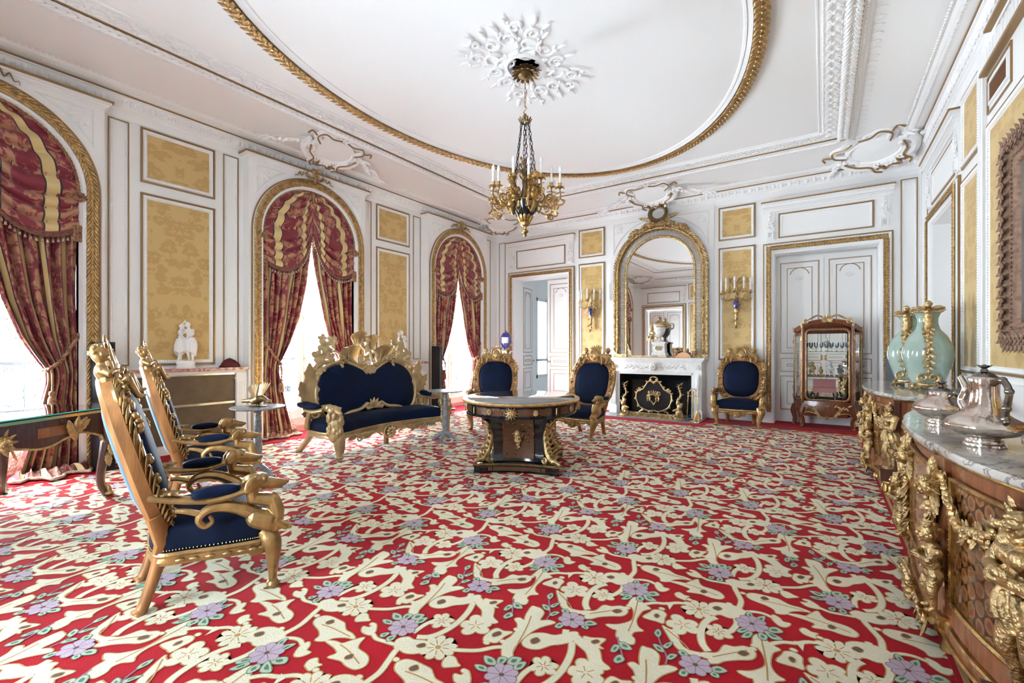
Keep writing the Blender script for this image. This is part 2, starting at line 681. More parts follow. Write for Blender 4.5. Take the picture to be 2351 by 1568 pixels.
def boulle():
    """ebony ground inlaid with copper-red and brass scrolls"""
    m, b, N, L = nodes_of('boulle')
    tc = N('TexCoord')
    nz = N('TexNoise', Scale=9.0, Detail=2.0)
    L(tc.outputs['Object'], nz.inputs['Vector'])
    mx = N('MixRGB', Fac=0.12)
    L(tc.outputs['Object'], mx.inputs[1])
    L(nz.outputs['Color'], mx.inputs[2])
    v = N('TexVoronoi', Scale=9.0)
    L(mx.outputs[0], v.inputs['Vector'])
    w = N('Math', _operation='SINE')
    ml = N('Math', _operation='MULTIPLY')
    ml.inputs[1].default_value = 46.0
    L(v.outputs['Distance'], ml.inputs[0])
    L(ml.outputs[0], w.inputs[0])
    r = ramp(N, [(0.0, (0.16, 0.06, 0.03)), (0.12, (0.10, 0.04, 0.02)), (0.25, (0.01, 0.009, 0.008)), (0.80, (0.012, 0.01, 0.009)), (0.95, (0.30, 0.17, 0.07))])
    L(w.outputs[0], r.inputs[0])
    L(r.outputs[0], b.inputs['Base Color'])
    b.inputs['Roughness'].default_value = 0.25
    b.inputs['Metallic'].default_value = 0.3
    b.inputs['Coat Weight'].default_value = 0.4
    return m


def marquetry():
    """hexagon parquetry: dark outlines on honey wood"""
    m, b, N, L = nodes_of('marquetry')
    uv = N('UVMap')
    acc = None
    for ax, ay in ((1.0, 0.0), (0.5, 0.866), (0.5, -0.866)):
        d = N('VectorMath', _operation='DOT_PRODUCT')
        L(uv.outputs[0], d.inputs[0])
        d.inputs[1].default_value = (ax * 105, ay * 105, 0)
        c = N('Math', _operation='COSINE')
        L(d.outputs['Value'], c.inputs[0])
        if acc is None:
            acc = c.outputs[0]
        else:
            ad = N('Math', _operation='ADD')
            L(acc, ad.inputs[0])
            L(c.outputs[0], ad.inputs[1])
            acc = ad.outputs[0]
    mr_ = N('MapRange')
    L(acc, mr_.inputs[0])
    mr_.inputs[1].default_value, mr_.inputs[2].default_value = -1.5, 3.0
    r = ramp(N, [(0.10, (0.028, 0.009, 0.004)), (0.17, (0.30, 0.13, 0.045)), (0.6, (0.24, 0.09, 0.028)), (0.9, (0.16, 0.055, 0.018))])
    L(mr_.outputs[0], r.inputs[0])
    n = N('TexNoise', Scale=7.0, Detail=3.0)
    L(uv.outputs[0], n.inputs['Vector'])
    r2 = ramp(N, [(0.3, (0.55, 0.5, 0.45)), (0.7, (1.2, 1.1, 1.0))])
    L(n.outputs['Fac'], r2.inputs[0])
    ml = N('MixRGB', Fac=1.0, _blend_type='MULTIPLY')
    L(r.outputs[0], ml.inputs[1])
    L(r2.outputs[0], ml.inputs[2])
    L(ml.outputs[0], b.inputs['Base Color'])
    b.inputs['Roughness'].default_value = 0.2
    b.inputs['Coat Weight'].default_value = 0.7
    return m


def pane(name, tint=(1, 1, 1), rough=0.0, refl=0.5):
    m, b, N, L = nodes_of(name)
    out = [n for n in m.node_tree.nodes if n.type == 'OUTPUT_MATERIAL'][0]
    tr = N('BsdfTransparent')
    tr.inputs[0].default_value = (*tint, 1)
    gl = N('BsdfGlossy', Roughness=rough)
    fr = N('Fresnel', IOR=1.45)
    mu = N('Math', _operation='MULTIPLY')
    mu.inputs[1].default_value = refl
    L(fr.outputs[0], mu.inputs[0])
    mx = N('MixShader')
    L(mu.outputs[0], mx.inputs[0])
    L(tr.outputs[0], mx.inputs[1])
    L(gl.outputs[0], mx.inputs[2])
    L(mx.outputs[0], out.inputs[0])
    return m


def canvas():
    m, b, N, L = nodes_of('canvas')
    tc = N('TexCoord')
    n = N('TexNoise', Scale=1.6, Detail=6.0, Distortion=0.8)
    L(tc.outputs['Object'], n.inputs['Vector'])
    r = ramp(N, [(0.35, (0.05, 0.055, 0.055)), (0.52, (0.12, 0.13, 0.13)), (0.66, (0.20, 0.18, 0.15)), (0.8, (0.30, 0.27, 0.22))])
    L(n.outputs['Fac'], r.inputs[0])
    L(r.outputs[0], b.inputs['Base Color'])
    b.inputs['Roughness'].default_value = 0.3
    return m


def pile(name, col, var=0.25):
    """carpet wool: deep noise relief and soft tonal change"""
    m, b, N, L = nodes_of(name)
    tc = N('TexCoord')
    n = N('TexNoise', Scale=190.0, Detail=2.0)
    L(tc.outputs['Object'], n.inputs['Vector'])
    n2 = N('TexNoise', Scale=2.5, Detail=3.0)
    L(tc.outputs['Object'], n2.inputs['Vector'])
    ad = N('Math', _operation='ADD')
    L(n.outputs['Fac'], ad.inputs[0])
    L(n2.outputs['Fac'], ad.inputs[1])
    r = ramp(N, [(0.35, tuple(c * (1 - var) for c in col)), (0.65, tuple(min(c * (1 + var * 0.6), 1) for c in col))])
    hv = N('Math', _operation='MULTIPLY')
    hv.inputs[1].default_value = 0.5
    L(ad.outputs[0], hv.inputs[0])
    L(hv.outputs[0], r.inputs[0])
    L(r.outputs[0], b.inputs['Base Color'])
    b.inputs['Roughness'].default_value = 0.95
    b.inputs['Sheen Weight'].default_value = 0.06
    b.inputs['Specular IOR Level'].default_value = 0.1
    bp = N('Bump', Strength=0.5, Distance=0.006)
    L(n.outputs['Fac'], bp.inputs['Height'])
    L(bp.outputs[0], b.inputs['Normal'])
    return m


damask()
brocade()
boulle()
marquetry()
canvas()
veined('marble_vein', (0.74, 0.72, 0.68), (0.20, 0.19, 0.19), 9.0)
wood('mahogany', (0.13, 0.035, 0.015), (0.24, 0.075, 0.028))
wood('rosewood', (0.05, 0.016, 0.012), (0.13, 0.045, 0.028), scale=7, rough=0.3)
wood('tulipwood', (0.22, 0.07, 0.03), (0.36, 0.13, 0.05), scale=6, rough=0.25)
pane('glass')
pane('dimmed_glass', (0.26, 0.265, 0.27))  # pane tinted to cut the daylight entering the next room
pane('added_window_glass', (0.40, 0.405, 0.41))  # tint sets how much fill light the added glazed door lets in
pane('vitrine_glass', (0.97, 0.99, 0.98), refl=0.5)
pane('crystal', (0.93, 0.96, 0.96), refl=2.2)
mirror_m = mat('mirror', (0.88, 0.89, 0.89), 0.01, 1.0)
pile('wool_red', (0.42, 0.004, 0.012))
pile('wool_cream', (0.76, 0.70, 0.52), 0.14)
pile('wool_gold', (0.50, 0.30, 0.11), 0.2)
pile('wool_lilac', (0.50, 0.40, 0.47), 0.14)
pile('wool_green', (0.10, 0.22, 0.16), 0.2)
pile('wool_sage', (0.46, 0.52, 0.36), 0.16)
pile('wool_brown', (0.16, 0.10, 0.07), 0.2)
pile('wool_plum', (0.32, 0.19, 0.25), 0.2)
# ================================================================ ROOM SHELL
def wleft(a, z, n):
    return (XW + n, a, z)


def wback(a, z, n):
    return (a, YW - n, z)


def wright(a, z, n):
    return (XR - n, a, z)


def wfront(a, z, n):
    return (a, YF + n, z)


def wmap(W, pts):
    return [W(*p) for p in pts]


def wbox(W, a0, a1, z0, z1, n0, n1):
    v, f = bbox(a0, a1, z0, z1, n0, n1)
    return A([W(*p) for p in v]), f


def rect_loops(W, a0, a1, z0, z1, prof):
    return [[W(a0 + o, z0 + o, n), W(a1 - o, z0 + o, n), W(a1 - o, z1 - o, n), W(a0 + o, z1 - o, n)] for o, n in prof]


def arch_pts(ac, hw, z0, zs, n, W, k=40):
    t = np.linspace(PI, 0, k + 1)
    P = [(ac - hw, z0)] + [(ac + hw * math.cos(x), zs + hw * math.sin(x)) for x in t] + [(ac + hw, z0)]
    return [W(a, z, n) for a, z in P]


def door_pts(a0, a1, zt, o, n, W):
    return [W(a0 + o, 0, n), W(a0 + o, zt - o, n), W(a1 - o, zt - o, n), W(a1 - o, 0, n)]


OCT_F = [(0, 2, 4), (2, 1, 4), (1, 3, 4), (3, 0, 4), (2, 0, 5), (1, 2, 5), (3, 1, 5), (0, 3, 5)]


def bead(p, r):
    p = A(p)
    r = A(r) if not np.isscalar(r) else A((r, r, r))
    return p + A([(1, 0, 0), (-1, 0, 0), (0, 1, 0), (0, -1, 0), (0, 0, 1), (0, 0, -1)]) * r, OCT_F


def bead_line(mb, p0, p1, step, r, mi=0):
    p0, p1 = A(p0), A(p1)
    n = max(1, int(np.linalg.norm(p1 - p0) / step))
    for i in range(n):
        mb.add(bead(p0 + (p1 - p0) * (i + 0.5) / n, r), mi)


WP, PL, GL = MAT['wall_paint'], MAT['plaster'], MAT['gilt_line']


def panel(W, a0, a1, z0, z1, parent, n=0.0, cloth=True, bw=0.022, mold=0.05, beads=True, uvs=0.62):
    """framed wall panel: gilt outer line, beaded white moulding, damask or painted field"""
    mb = MB()
    mb.add(loft(rect_loops(W, a0, a1, z0, z1, [(0, n), (0, n + 0.018), (bw * 0.8, n + 0.022), (bw, n + 0.010)])), 1)
    mb.add(loft(rect_loops(W, a0, a1, z0, z1, [(bw, n + 0.010), (bw + 0.012, n + 0.028), (bw + mold * 0.6, n + 0.024), (bw + mold, n + 0.004)])), 0)
    if beads:
        o = bw + mold * 0.72
        cs = [(a0 + o, z0 + o), (a1 - o, z0 + o), (a1 - o, z1 - o), (a0 + o, z1 - o)]
        for i in range(4):
            p, q = cs[i], cs[(i + 1) % 4]
            bead_line(mb, W(p[0], p[1], n + 0.02), W(q[0], q[1], n + 0.02), 0.026, 0.0105, 0)
    fr = part('panel_frame', mb, [WP, GL], parent)
    o = bw + mold
    f = MB()
    u0, u1 = (-(a1 - a0 - 2 * o) / 2) / uvs, ((a1 - a0 - 2 * o) / 2) / uvs
    f.add((A(rect_loops(W, a0, a1, z0, z1, [(o, n + 0.005)])[0]), [(0, 1, 2, 3)]), 0, uv=[(u0, z0 / uvs), (u1, z0 / uvs), (u1, z1 / uvs), (u0, z1 / uvs)])
    part('panel_field', f, MAT['damask'] if cloth else WP, parent, False, 'gold damask cloth panel' if cloth else None)
    return fr


def slim_panel(W, a0, a1, z0, z1, parent, n=0.0, bw=0.012, ins=0.035):
    mb = MB()
    mb.add(loft(rect_loops(W, a0, a1, z0, z1, [(0, n), (0, n + 0.010), (bw, n + 0.010), (bw, n + 0.002)])), 1)
    mb.add(loft(rect_loops(W, a0, a1, z0, z1, [(bw + 0.006, n), (bw + 0.012, n + 0.010), (ins, n + 0.004), (ins + 0.004, n - 0.002)])), 0)
    o = ins + 0.004
    cs = [(a0 + o, z0 + o), (a1 - o, z0 + o), (a1 - o, z1 - o), (a0 + o, z1 - o)]
    for i in range(4):
        p, q = cs[i], cs[(i + 1) % 4]
        bead_line(mb, W(p[0], p[1], n + 0.004), W(q[0], q[1], n + 0.004), 0.03, 0.007, 0)
    return part('pilaster_panel', mb, [WP, GL], parent)


# ---- floor
fl = MB()
fl.add((A([(XW - .2, YF, 0), (XR + .4, YF, 0), (XR + .4, YW + .4, 0), (XW - .2, YW + .4, 0)]), [(0, 1, 2, 3)]))
floor = struct('floor', fl, MAT['wool_red'], label='fitted red carpet with cream leaves and lilac flowers')
# sub-floor outside (balcony slab strip and next room) so nothing shines from below
sub = MB()
sub.add(bbox(XW - 0.9, XR + 0.8, YF - 0.4, YW + 4.2, -0.3, -0.02))
struct('trim_1', sub, MAT['stone_grey'], label='stone floor slab under the carpet and balcony')

# ---- left wall
wl = MB()
edges = [YF] + [e for y in WIN_Y for e in (y - 1.018, y + 1.018)] + [YW]
for i in range(0, len(edges), 2):
    wl.add((A(wmap(wleft, [(edges[i], 0, 0), (edges[i + 1], 0, 0), (edges[i + 1], 4.6, 0), (edges[i], 4.6, 0)])), [(0, 1, 2, 3)]))
RO, ZS = 0.81, 3.11           # arch opening radius and springing
for y in WIN_Y:
    nb = XB - XW
    wl.add((A(wmap(wleft, [(y - 1.018, 4.19, 0), (y + 1.018, 4.19, 0), (y + 1.018, 4.6, 0), (y - 1.018, 4.6, 0)])), [(0, 1, 2, 3)]))
    k = 40
    t = np.linspace(PI, 0, k + 1)
    lo = [wleft(y + RO * math.cos(x), ZS + RO * math.sin(x), nb) for x in t]
    hi = [wleft(y + RO * math.cos(x), 4.2, nb) for x in t]
    wl.add(loft([lo, hi], cu=False))
    for s in (-1, 1):
        wl.add(wbox(wleft, min(y + s * RO, y + s * 1.018), max(y + s * RO, y + s * 1.018), 0, 4.2, -0.0, nb))
    # reveal to the outside
    wl.add(loft([arch_pts(y, RO, 0, ZS, nb, wleft), arch_pts(y, RO, 0, ZS, -0.42, wleft)], cu=False))
    wl.add((A(wmap(wleft, [(y - 1.018, 4.2, 0), (y + 1.018, 4.2, 0), (y + 1.018, 4.2, nb), (y - 1.018, 4.2, nb)])), [(0, 1, 2, 3)]))
wall_left = struct('wall_left', wl, WP, smooth=False, label='white panelled wall with three arched windows')

for bi, y0 in enumerate((0.0, 3.646, -3.646)):
    if bi == 2:
        slim_panel(wleft, -0.62, -0.40, 1.15, 4.13, wall_left)
        continue
    slim_panel(wleft, 1.829 + y0, 2.032 + y0, 1.15, 4.13, wall_left)
    slim_panel(wleft, 3.10 + y0, 3.305 + y0, 1.15, 4.13, wall_left)
    panel(wleft, 2.145 + y0, 2.99 + y0, 3.447, 4.13, wall_left)
    panel(wleft, 2.145 + y0, 2.99 + y0, 1.144, 3.315, wall_left)
slim_panel(wleft, 9.14, 9.42, 0.3, 4.13, wall_left)
dd = MB()
for (a, b_) in ((1.76, 3.36), (5.41, 7.01), (9.06, 9.69), (-0.89, -0.29)):
    dd.add(wbox(wleft, a, b_, 0, 0.16, 0, 0.02))
part('skirting', dd, WP, wall_left, False)


def acanth_cluster(mb, W, ac, zc, n, size, k, mi=0, spread=2 * PI, a0=0.0):
    """fan of leaves lying on a wall"""
    for i in range(k):
        a = a0 + spread * i / max(k - (0 if spread > 6 else 1), 1)
        l = leaf(size, size * 0.42, 4, 0.35, 0.1, 0.10, 9, 5)
        v = [W(ac + p[0] * math.cos(a) - p[1] * math.sin(a), zc + p[0] * math.sin(a) + p[1] * math.cos(a), n + p[2]) for p in l[0]]
        mb.add((A(v), l[1]), mi)


def spandrel(mb, W, ac, s, n, hw=0.92, zt=4.075, r=1.06, zs=3.11):
    """carved corner of an arch: incised outline and leaf spray"""
    P = []
    a_lo, a_hi = math.acos(min(1, hw / r)), math.asin(min(1, (zt - zs) / r))
    t = np.linspace(a_lo, a_hi, 12)
    P = [(ac + s * r * math.cos(x), zs + r * math.sin(x)) for x in t] + [(ac + s * hw, zt)]
    P = A(P)
    c = P.mean(0) * 0.4 + P[-1] * 0.6
    for w0, w1, nn in ((0.0, 0.07, 0.016),):
        Q = c + (P - c) * (1 - 0.09)
        R_ = c + (P - c) * (1 - 0.16)
        mb.add(loft([[W(a, z, n) for a, z in P], [W(a, z, n + nn) for a, z in Q], [W(a, z, n + 0.001) for a, z in R_]]))
    d = A((ac, zs)) - P[-1]
    ang = math.atan2(-d[0], d[1])
    cx = P[-1] + d / np.linalg.norm(d) * 0.075
    for i in range(5):
        a = ang + (i - 2) * 0.42
        l = leaf(0.22 - 0.03 * abs(i - 2), 0.085, 4, 0.25, 0.1, 0.10, 9, 5)
        mb.add((A([W(cx[0] + p[0] * math.cos(a) - p[1] * math.sin(a), cx[1] + p[0] * math.sin(a) + p[1] * math.cos(a), n + p[2]) for p in l[0]]), l[1]))


def ribbon_bow(mb, W, ac, zc, n, s=1.0):
    """gilt ribbon bow of the window heads"""
    def pt(x, z, q=0.0):
        return W(ac + x * s, zc + z * s, n + q * s)
    mb.add(tube([pt(0.0, 0.03, 0.03), pt(0.0, -0.09, 0.02)], [0.028 * s, 0.018 * s], 8))
    for k in (-1, 1):
        lp = crv([(0, 0), (0.05 * k, 0.06), (0.13 * k, 0.07), (0.15 * k, 0.0), (0.09 * k, -0.04), (0.01 * k, 0)], 26)
        mb.add(tube([pt(x, z, 0.03) for x, z in lp], 0.028 * s, 6, flat=(1, 0.45)))
        lp = crv([(0.02 * k, 0.02), (0.05 * k, 0.10), (0.02 * k, 0.12), (0, 0.04)], 14)
        mb.add(tube([pt(x, z, 0.045) for x, z in lp], 0.02 * s, 6))
        tl = crv([(0.1 * k, -0.02), (0.19 * k, 0.05), (0.235 * k, -0.03), (0.275 * k, 0.02), (0.31 * k, -0.05), (0.345 * k, -0.04), (0.355 * k, -0.08)], 34)
        mb.add(tube([pt(x, z, 0.02) for x, z in tl], [0.022 * s, 0.018 * s, 0.006 * s], 6, flat=(1, 0.4)))
    for i in range(7):
        a = i * 0.9
        mb.add(ell(pt(0.035 * math.cos(a), 0.02 + 0.035 * math.sin(a), 0.05), 0.022 * s, 6, 4))


def laurel_band(mb, pts, nrm, w, step, h=0.02, mi=0):
    """overlapping leaves along a polyline lying on a surface with normal nrm(i)"""
    P = A(pts)
    d = np.linalg.norm(np.diff(P, axis=0), axis=1)
    s = np.r_[0, np.cumsum(d)]
    m = int(s[-1] / step)
    proto = leaf(step * 1.7, w * 0.62, 1, 0.3, 0.0, 0.16, 6, 5)
    for i in range(m):
        u = (i + 0.5) * step
        j = min(np.searchsorted(s, u) - 1, len(P) - 2)
        j = max(j, 0)
        p = P[j] + (P[j + 1] - P[j]) * (u - s[j]) / max(d[j], 1e-9)
        t = (P[j + 1] - P[j]) / max(d[j], 1e-9)
        nn = A(nrm(p) if callable(nrm) else nrm)
        sd = np.cross(nn, t)
        for k in (-1, 1):
            mb.add(orient(proto, p + sd * k * w * 0.20 + nn * h * 0.3, t * 0.9 + sd * k * 0.42, nn), mi)
        if i % 2 == 0:
            mb.add(bead(p + nn * h * 0.9, w * 0.10), mi)


GBND = MAT['gilt_band']
for wi, y in enumerate(WIN_Y):
    nb = XB - XW
    tr = MB()
    # mouldings round the arch: gilt line, white roll, laurel band bed, white inner roll
    def al(hw, n):
        return arch_pts(y, hw, 0.0, ZS, n, wleft)
    tr.add(loft([al(0.985, nb), al(0.985, nb + .018), al(0.968, nb + .018), al(0.968, nb + .006)], cu=False), 1)
    tr.add(loft([al(0.968, nb + .004), al(0.958, nb + .03), al(0.948, nb + .03), al(0.942, nb + .01)], cu=False), 0)
    tr.add(loft([al(0.942, nb + .008), al(0.925, nb + .03), al(0.885, nb + .03), al(0.868, nb + .008)], cu=False), 2)
    tr.add(loft([al(0.868, nb + .006), al(0.855, nb + .03), al(0.825, nb + .03), al(0.81, nb + .0), al(0.80, nb - .03)], cu=False), 0)
    part('arch_moulding', tr, [WP, GL, GBND], wall_left)
    lb = MB()
    laurel_band(lb, arch_pts(y, 0.905, 0.02, ZS, nb + 0.03, wleft, 60), (1, 0, 0), 0.075, 0.05, 0.02)
    part('laurel_band', lb, GBND, wall_left, label='gilt laurel band round a window arch')
    sp = MB()
    for s in (-1, 1):
        spandrel(sp, wleft, y, s, nb)
    # capping cornice of the breast
    cp = MB()
    for (o, z0, z1) in ((0.012, 4.06 + .07, 4.15), (0.03, 4.15, 4.175), (0.055, 4.175, 4.2)):
        cp.add(wbox(wleft, y - 1.018 - o, y + 1.018 + o, z0, z1, 0, nb + o), 0)
    cp.add(wbox(wleft, y - 1.018 - .07, y + 1.018 + .07, 4.2, 4.222, 0, nb + .07), 1)
    part('breast_cap', cp, [WP, GL], wall_left, False)
    part('spandrel', sp, WP, wall_left)
    bw_ = MB()
    ribbon_bow(bw_, wleft, y, 4.14, nb + 0.02, 0.95)
    part('ribbon_bow', bw_, MAT['gilt_band'], wall_left, label='gilt carved ribbon bow')

# ---- back wall
OPEN = 0.757
wb = MB()


def wall_with_doors(mb, W, a0, a1, doors, ztop=4.6, zd=3.11, depth=0.36):
    cuts = [a0] + [e for d in sorted(doors) for e in (d - OPEN, d + OPEN)] + [a1]
    for i in range(0, len(cuts), 2):
        mb.add((A(wmap(W, [(cuts[i], 0, 0), (cuts[i + 1], 0, 0), (cuts[i + 1], ztop, 0), (cuts[i], ztop, 0)])), [(0, 1, 2, 3)]))
    for d in doors:
        mb.add((A(wmap(W, [(d - OPEN, zd, 0), (d + OPEN, zd, 0), (d + OPEN, ztop, 0), (d - OPEN, ztop, 0)])), [(0, 1, 2, 3)]))
        mb.add(loft([wmap(W, [(d - OPEN, 0, n), (d - OPEN, zd, n), (d + OPEN, zd, n), (d + OPEN, 0, n)]) for n in (0, -depth)], cu=False))


D1, D2, FX = -5.735, 0.012, -2.85
wall_with_doors(wb, wback, XW, XR, (D1, D2))
# chimney breast, a slight break forward
wb.add(wbox(wback, FX - 1.08, FX + 1.08, 0, 4.2, 0, 0.03))
wall_back = struct('wall_back', wb, WP, smooth=False, label='white panelled wall with fireplace and two doorways')
for c in (-4.37, -1.37):
    panel(wback, c - .32, c + .32, 3.46, 4.105, wall_back)
    panel(wback, c - .32, c + .32, 1.146, 3.32, wall_back)
for (a, b_) in ((-6.965, -6.775), (1.04, 1.25)):
    slim_panel(wback, a, b_, 0.3, 4.10, wall_back)
sk = MB()
for (a, b_) in ((XW, -6.68), (-4.80, -3.93), (-1.77, -0.93), (0.96, XR)):
    sk.add(wbox(wback, a, b_, 0, 0.17, 0, 0.022))
    sk.add(wbox(wback, a, b_, 0.17, 0.19, 0, 0.012))
for (a, b_) in ((-4.80, -3.93), (-1.77, -0.93)):
    sk.add(wbox(wback, a, b_, 1.01, 1.045, 0, 0.02))
    sk.add(loft(rect_loops(wback, a + .05, b_ - .05, 0.25, 0.95, [(0, 0), (.006, .012), (.02, .012), (.03, .0)])))
part('dado', sk, WP, wall_back, False)
spb = MB()
for s in (-1, 1):
    spandrel(spb, wback, FX, s, 0.03, hw=0.99, zt=4.10, r=1.05, zs=3.06)
part('spandrel', spb, WP, wall_back)

# ---- right wall
wr = MB()
D3 = 7.98
wall_with_doors(wr, wright, YF, YW, (D3,))
wall_right = struct('wall_right', wr, WP, smooth=False, label='white panelled wall behind the two commodes')
panel(wright, 6.25, 6.97, 3.32, 4.10, wall_right)
panel(wright, 6.25, 6.97, 1.10, 3.19, wall_right)
panel(wright, 1.9, 6.03, 1.13, 3.43, wall_right, uvs=0.62)
slim_panel(wright, 9.02, 9.5, 0.3, 4.10, wall_right)
rr = MB()
rr.add(wbox(wright, 6.06, 6.22, 1.05, 4.2, 0, 0.035))
rr.add(wbox(wright, 6.10, 6.18, 1.05, 4.2, 0.035, 0.045))
rr.add(wbox(wright, 1.0, 6.98, 1.02, 1.07, 0, 0.03))
rr.add(wbox(wright, YF, 7.02, 0, 0.17, 0, 0.022))
part('pilaster_strip', rr, WP, wall_right, False)
rg = MB()
rg.add(wbox(wright, 1.0, 6.06, 3.905, 3.935, 0, 0.06), 1)
rg.add(wbox(wright, 1.0, 5.72, 4.15, 4.175, 0.05, 0.10), 1)
rg.add(wbox(wright, 1.0, 6.06, 3.935, 3.96, 0, 0.05), 0)
for i in range(52):                      # fluted frieze above the painting
    rg.add(wbox(wright, 5.96 - i * 0.09, 6.01 - i * 0.09, 3.97, 4.14, 0, 0.03), 0)
part('frieze', rg, [WP, GL], wall_right, False)
vt = MB()
vt.add(loft(rect_loops(wright, 5.37, 6.03, 3.53, 3.87, [(0, 0), (0, .014), (.012, .014), (.012, .004)])), 1)
vt.add(loft(rect_loops(wright, 5.37, 6.03, 3.53, 3.87, [(.06, .0), (.065, .02), (.085, .02), (.085, -.01)])), 0)
vent = part('vent_frame', vt, [WP, GL], wall_right, False)
for i in range(14):
    g_ = MB()
    z = 3.622 + i * 0.0125
    v_, f_ = bbox(5.455, 5.945, z, z + 0.004, 0.0, 0.014)
    g_.add((A([wright(p[0], p[1] + (p[2]) * 0.4, p[2]) for p in v_]), f_))
    part('vent_slat', g_, MAT['vent_brown'], wall_right, False)
g_ = MB()
g_.add(wbox(wright, 5.45, 5.95, 3.61, 3.80, -0.003, 0.0015))
part('vent_back', g_, MAT['rosewood'], wall_right, False)

# ---- front wall (behind the camera, seen in the mirror)
wf = MB()
wall_with_doors(wf, wfront, XW, XR, (D1, FX, D2))  # middle opening holds the added glazed door
wall_front = struct('wall_front', wf, WP, smooth=False, label='white panelled wall with double doors seen in the mirror')
for c in (-4.37, -1.37):
    panel(wfront, c - .32, c + .32, 3.46, 4.105, wall_front)
    panel(wfront, c - .32, c + .32, 1.146, 3.32, wall_front)


def door_case(W, ac, parent):
    a0, a1, zt = ac - 0.936, ac + 0.936, 3.30
    def dl(o, n):
        return door_pts(a0, a1, zt, o, n, W)
    mb = MB()
    mb.add(loft([dl(0, 0), dl(0, .03), dl(.018, .03), dl(.018, .02)], cu=False), 1)
    mb.add(loft([dl(.018, .02), dl(.03, .045), dl(.06, .04), dl(.065, .03)], cu=False), 0)
    mb.add(loft([dl(.065, .03), dl(.075, .045), dl(.11, .045), dl(.118, .03)], cu=False), 2)
    mb.add(loft([dl(.118, .03), dl(.13, .04), dl(.15, .03), dl(.17, .02), dl(.18, -.02)], cu=False), 0)
    for s in (-1, 1):
        a = sorted((ac + s * 0.94, ac + s * 0.76))
        mb.add(wbox(W, a[0], a[1], 0, 0.2, 0, 0.055), 0)
    part('door_casing', mb, [WP, GL, GBND], parent)
    lb = MB()
    laurel_band(lb, [W(*p) for p in ((a0 + .092, 0.2, .045), (a0 + .092, zt - .092, .045), (a1 - .092, zt - .092, .045), (a1 - .092, 0.2, .045))],
                A(W(0, 0, 1)) - A(W(0, 0, 0)), 0.05, 0.045, 0.015)
    part('laurel_band', lb, GBND, parent)
    od = MB()
    od.add(loft(rect_loops(W, ac - .69, ac + .69, 3.385, 3.835, [(0, 0), (0, .016), (.018, .016), (.018, .004)])), 1)
    od.add(loft(rect_loops(W, ac - .69, ac + .69, 3.385, 3.835, [(.02, .004), (.03, .018), (.055, .012), (.06, .0)])), 0)
    for (o, z0, z1, n) in ((0, 3.885, 3.915, .03), (0.0, 3.915, 3.955, .05), (.01, 3.955, 4.0, .075), (.02, 4.0, 4.035, .10)):
        od.add(wbox(W, ac - .93 - o, ac + .93 + o, z0, z1, 0, n), 0)
    od.add(wbox(W, ac - .96, ac + .96, 4.035, 4.055, 0, .115), 1)
    for i in range(62):
        od.add(wbox(W, ac - .93 + i * .03, ac - .915 + i * .03, 3.93, 3.95, .05, .062), 0)
    for s in (-1, 1):                     # flower brackets of the overdoor
        c = ac + s * 0.82
        od.add(wbox(W, c - .075, c + .075, 3.36, 3.89, 0, .02), 0)
        od.add(loft(rect_loops(W, c - .06, c + .06, 3.38, 3.52, [(0, .02), (.01, .05), (.025, .05), (.03, .028), (.04, .05), (.05, .05)])), 0)
        for q in range(9):
            a = q * 2.4
            rr_ = 0.012 + 0.0055 * q
            pz = 3.665 + rr_ * 1.5 * math.sin(a)
            od.add(ell(W(c + rr_ * math.cos(a), pz, .035), 0.026, 6, 4), 0)
        acanth_cluster(od, W, c, 3.62, .03, 0.09, 6)
        for q in range(4):
            od.add(ell(W(c + s * .01 * math.sin(q * 2), 3.76 + q * .035, .035), 0.02 - .002 * q, 6, 4), 0)
    part('overdoor', od, [WP, GL], parent)


for W, ac, pr in ((wback, D1, wall_back), (wback, D2, wall_back), (wright, D3, wall_right), (wfront, D1, wall_front), (wfront, D2, wall_front), (wfront, FX, wall_front)):
    door_case(W, ac, pr)


def door_leaf(w, h=3.08):
    """one panelled leaf in local x 0..w, z 0..h, thickness along y (front face at y=0)"""
    mb = MB()
    mb.add(bbox(0, w, 0, 0.045, 0.0, h), 0)
    def Wl(a, z, n):
        return (a, -n, z)
    for (z0, z1) in ((0.22, 0.86), (0.93, 1.19), (1.27, h - 0.1)):
        mb.add(loft(rect_loops(Wl, 0.07, w - .07, z0, z1, [(0, 0), (0, .008), (.012, .008), (.012, .002)])), 1)
        mb.add(loft(rect_loops(Wl, 0.07, w - .07, z0, z1, [(.02, .0), (.03, .012), (.055, .006), (.06, -.004)])), 0)
        mb.add(loft(rect_loops(Wl, 0.07, w - .07, z0, z1, [(.105, .0), (.105, .007), (.115, .007), (.115, .0)])), 1)
    for (z, s) in ((h - 0.36, 1), (1.42, -1), (0.72, 1)):
        for i in range(5):
            a = (i - 2) * 0.5 + (0 if s < 0 else PI)
            l = leaf(0.09, 0.04, 3, 0.3, 0.1, 0.12, 7, 5)
            mb.add((A([(w / 2 + p[0] * math.cos(a) - p[1] * math.sin(a), -p[2] - .004, z + p[0] * math.sin(a) + p[1] * math.cos(a)) for p in l[0]]), l[1]), 0)
    arc = [(w / 2 + 0.15 * math.cos(t), -0.004, h - 0.36 + 0.15 * math.sin(t)) for t in np.linspace(0.2, PI - 0.2, 14)]
    mb.add(tube(arc, 0.006, 5), 1)
    return mb


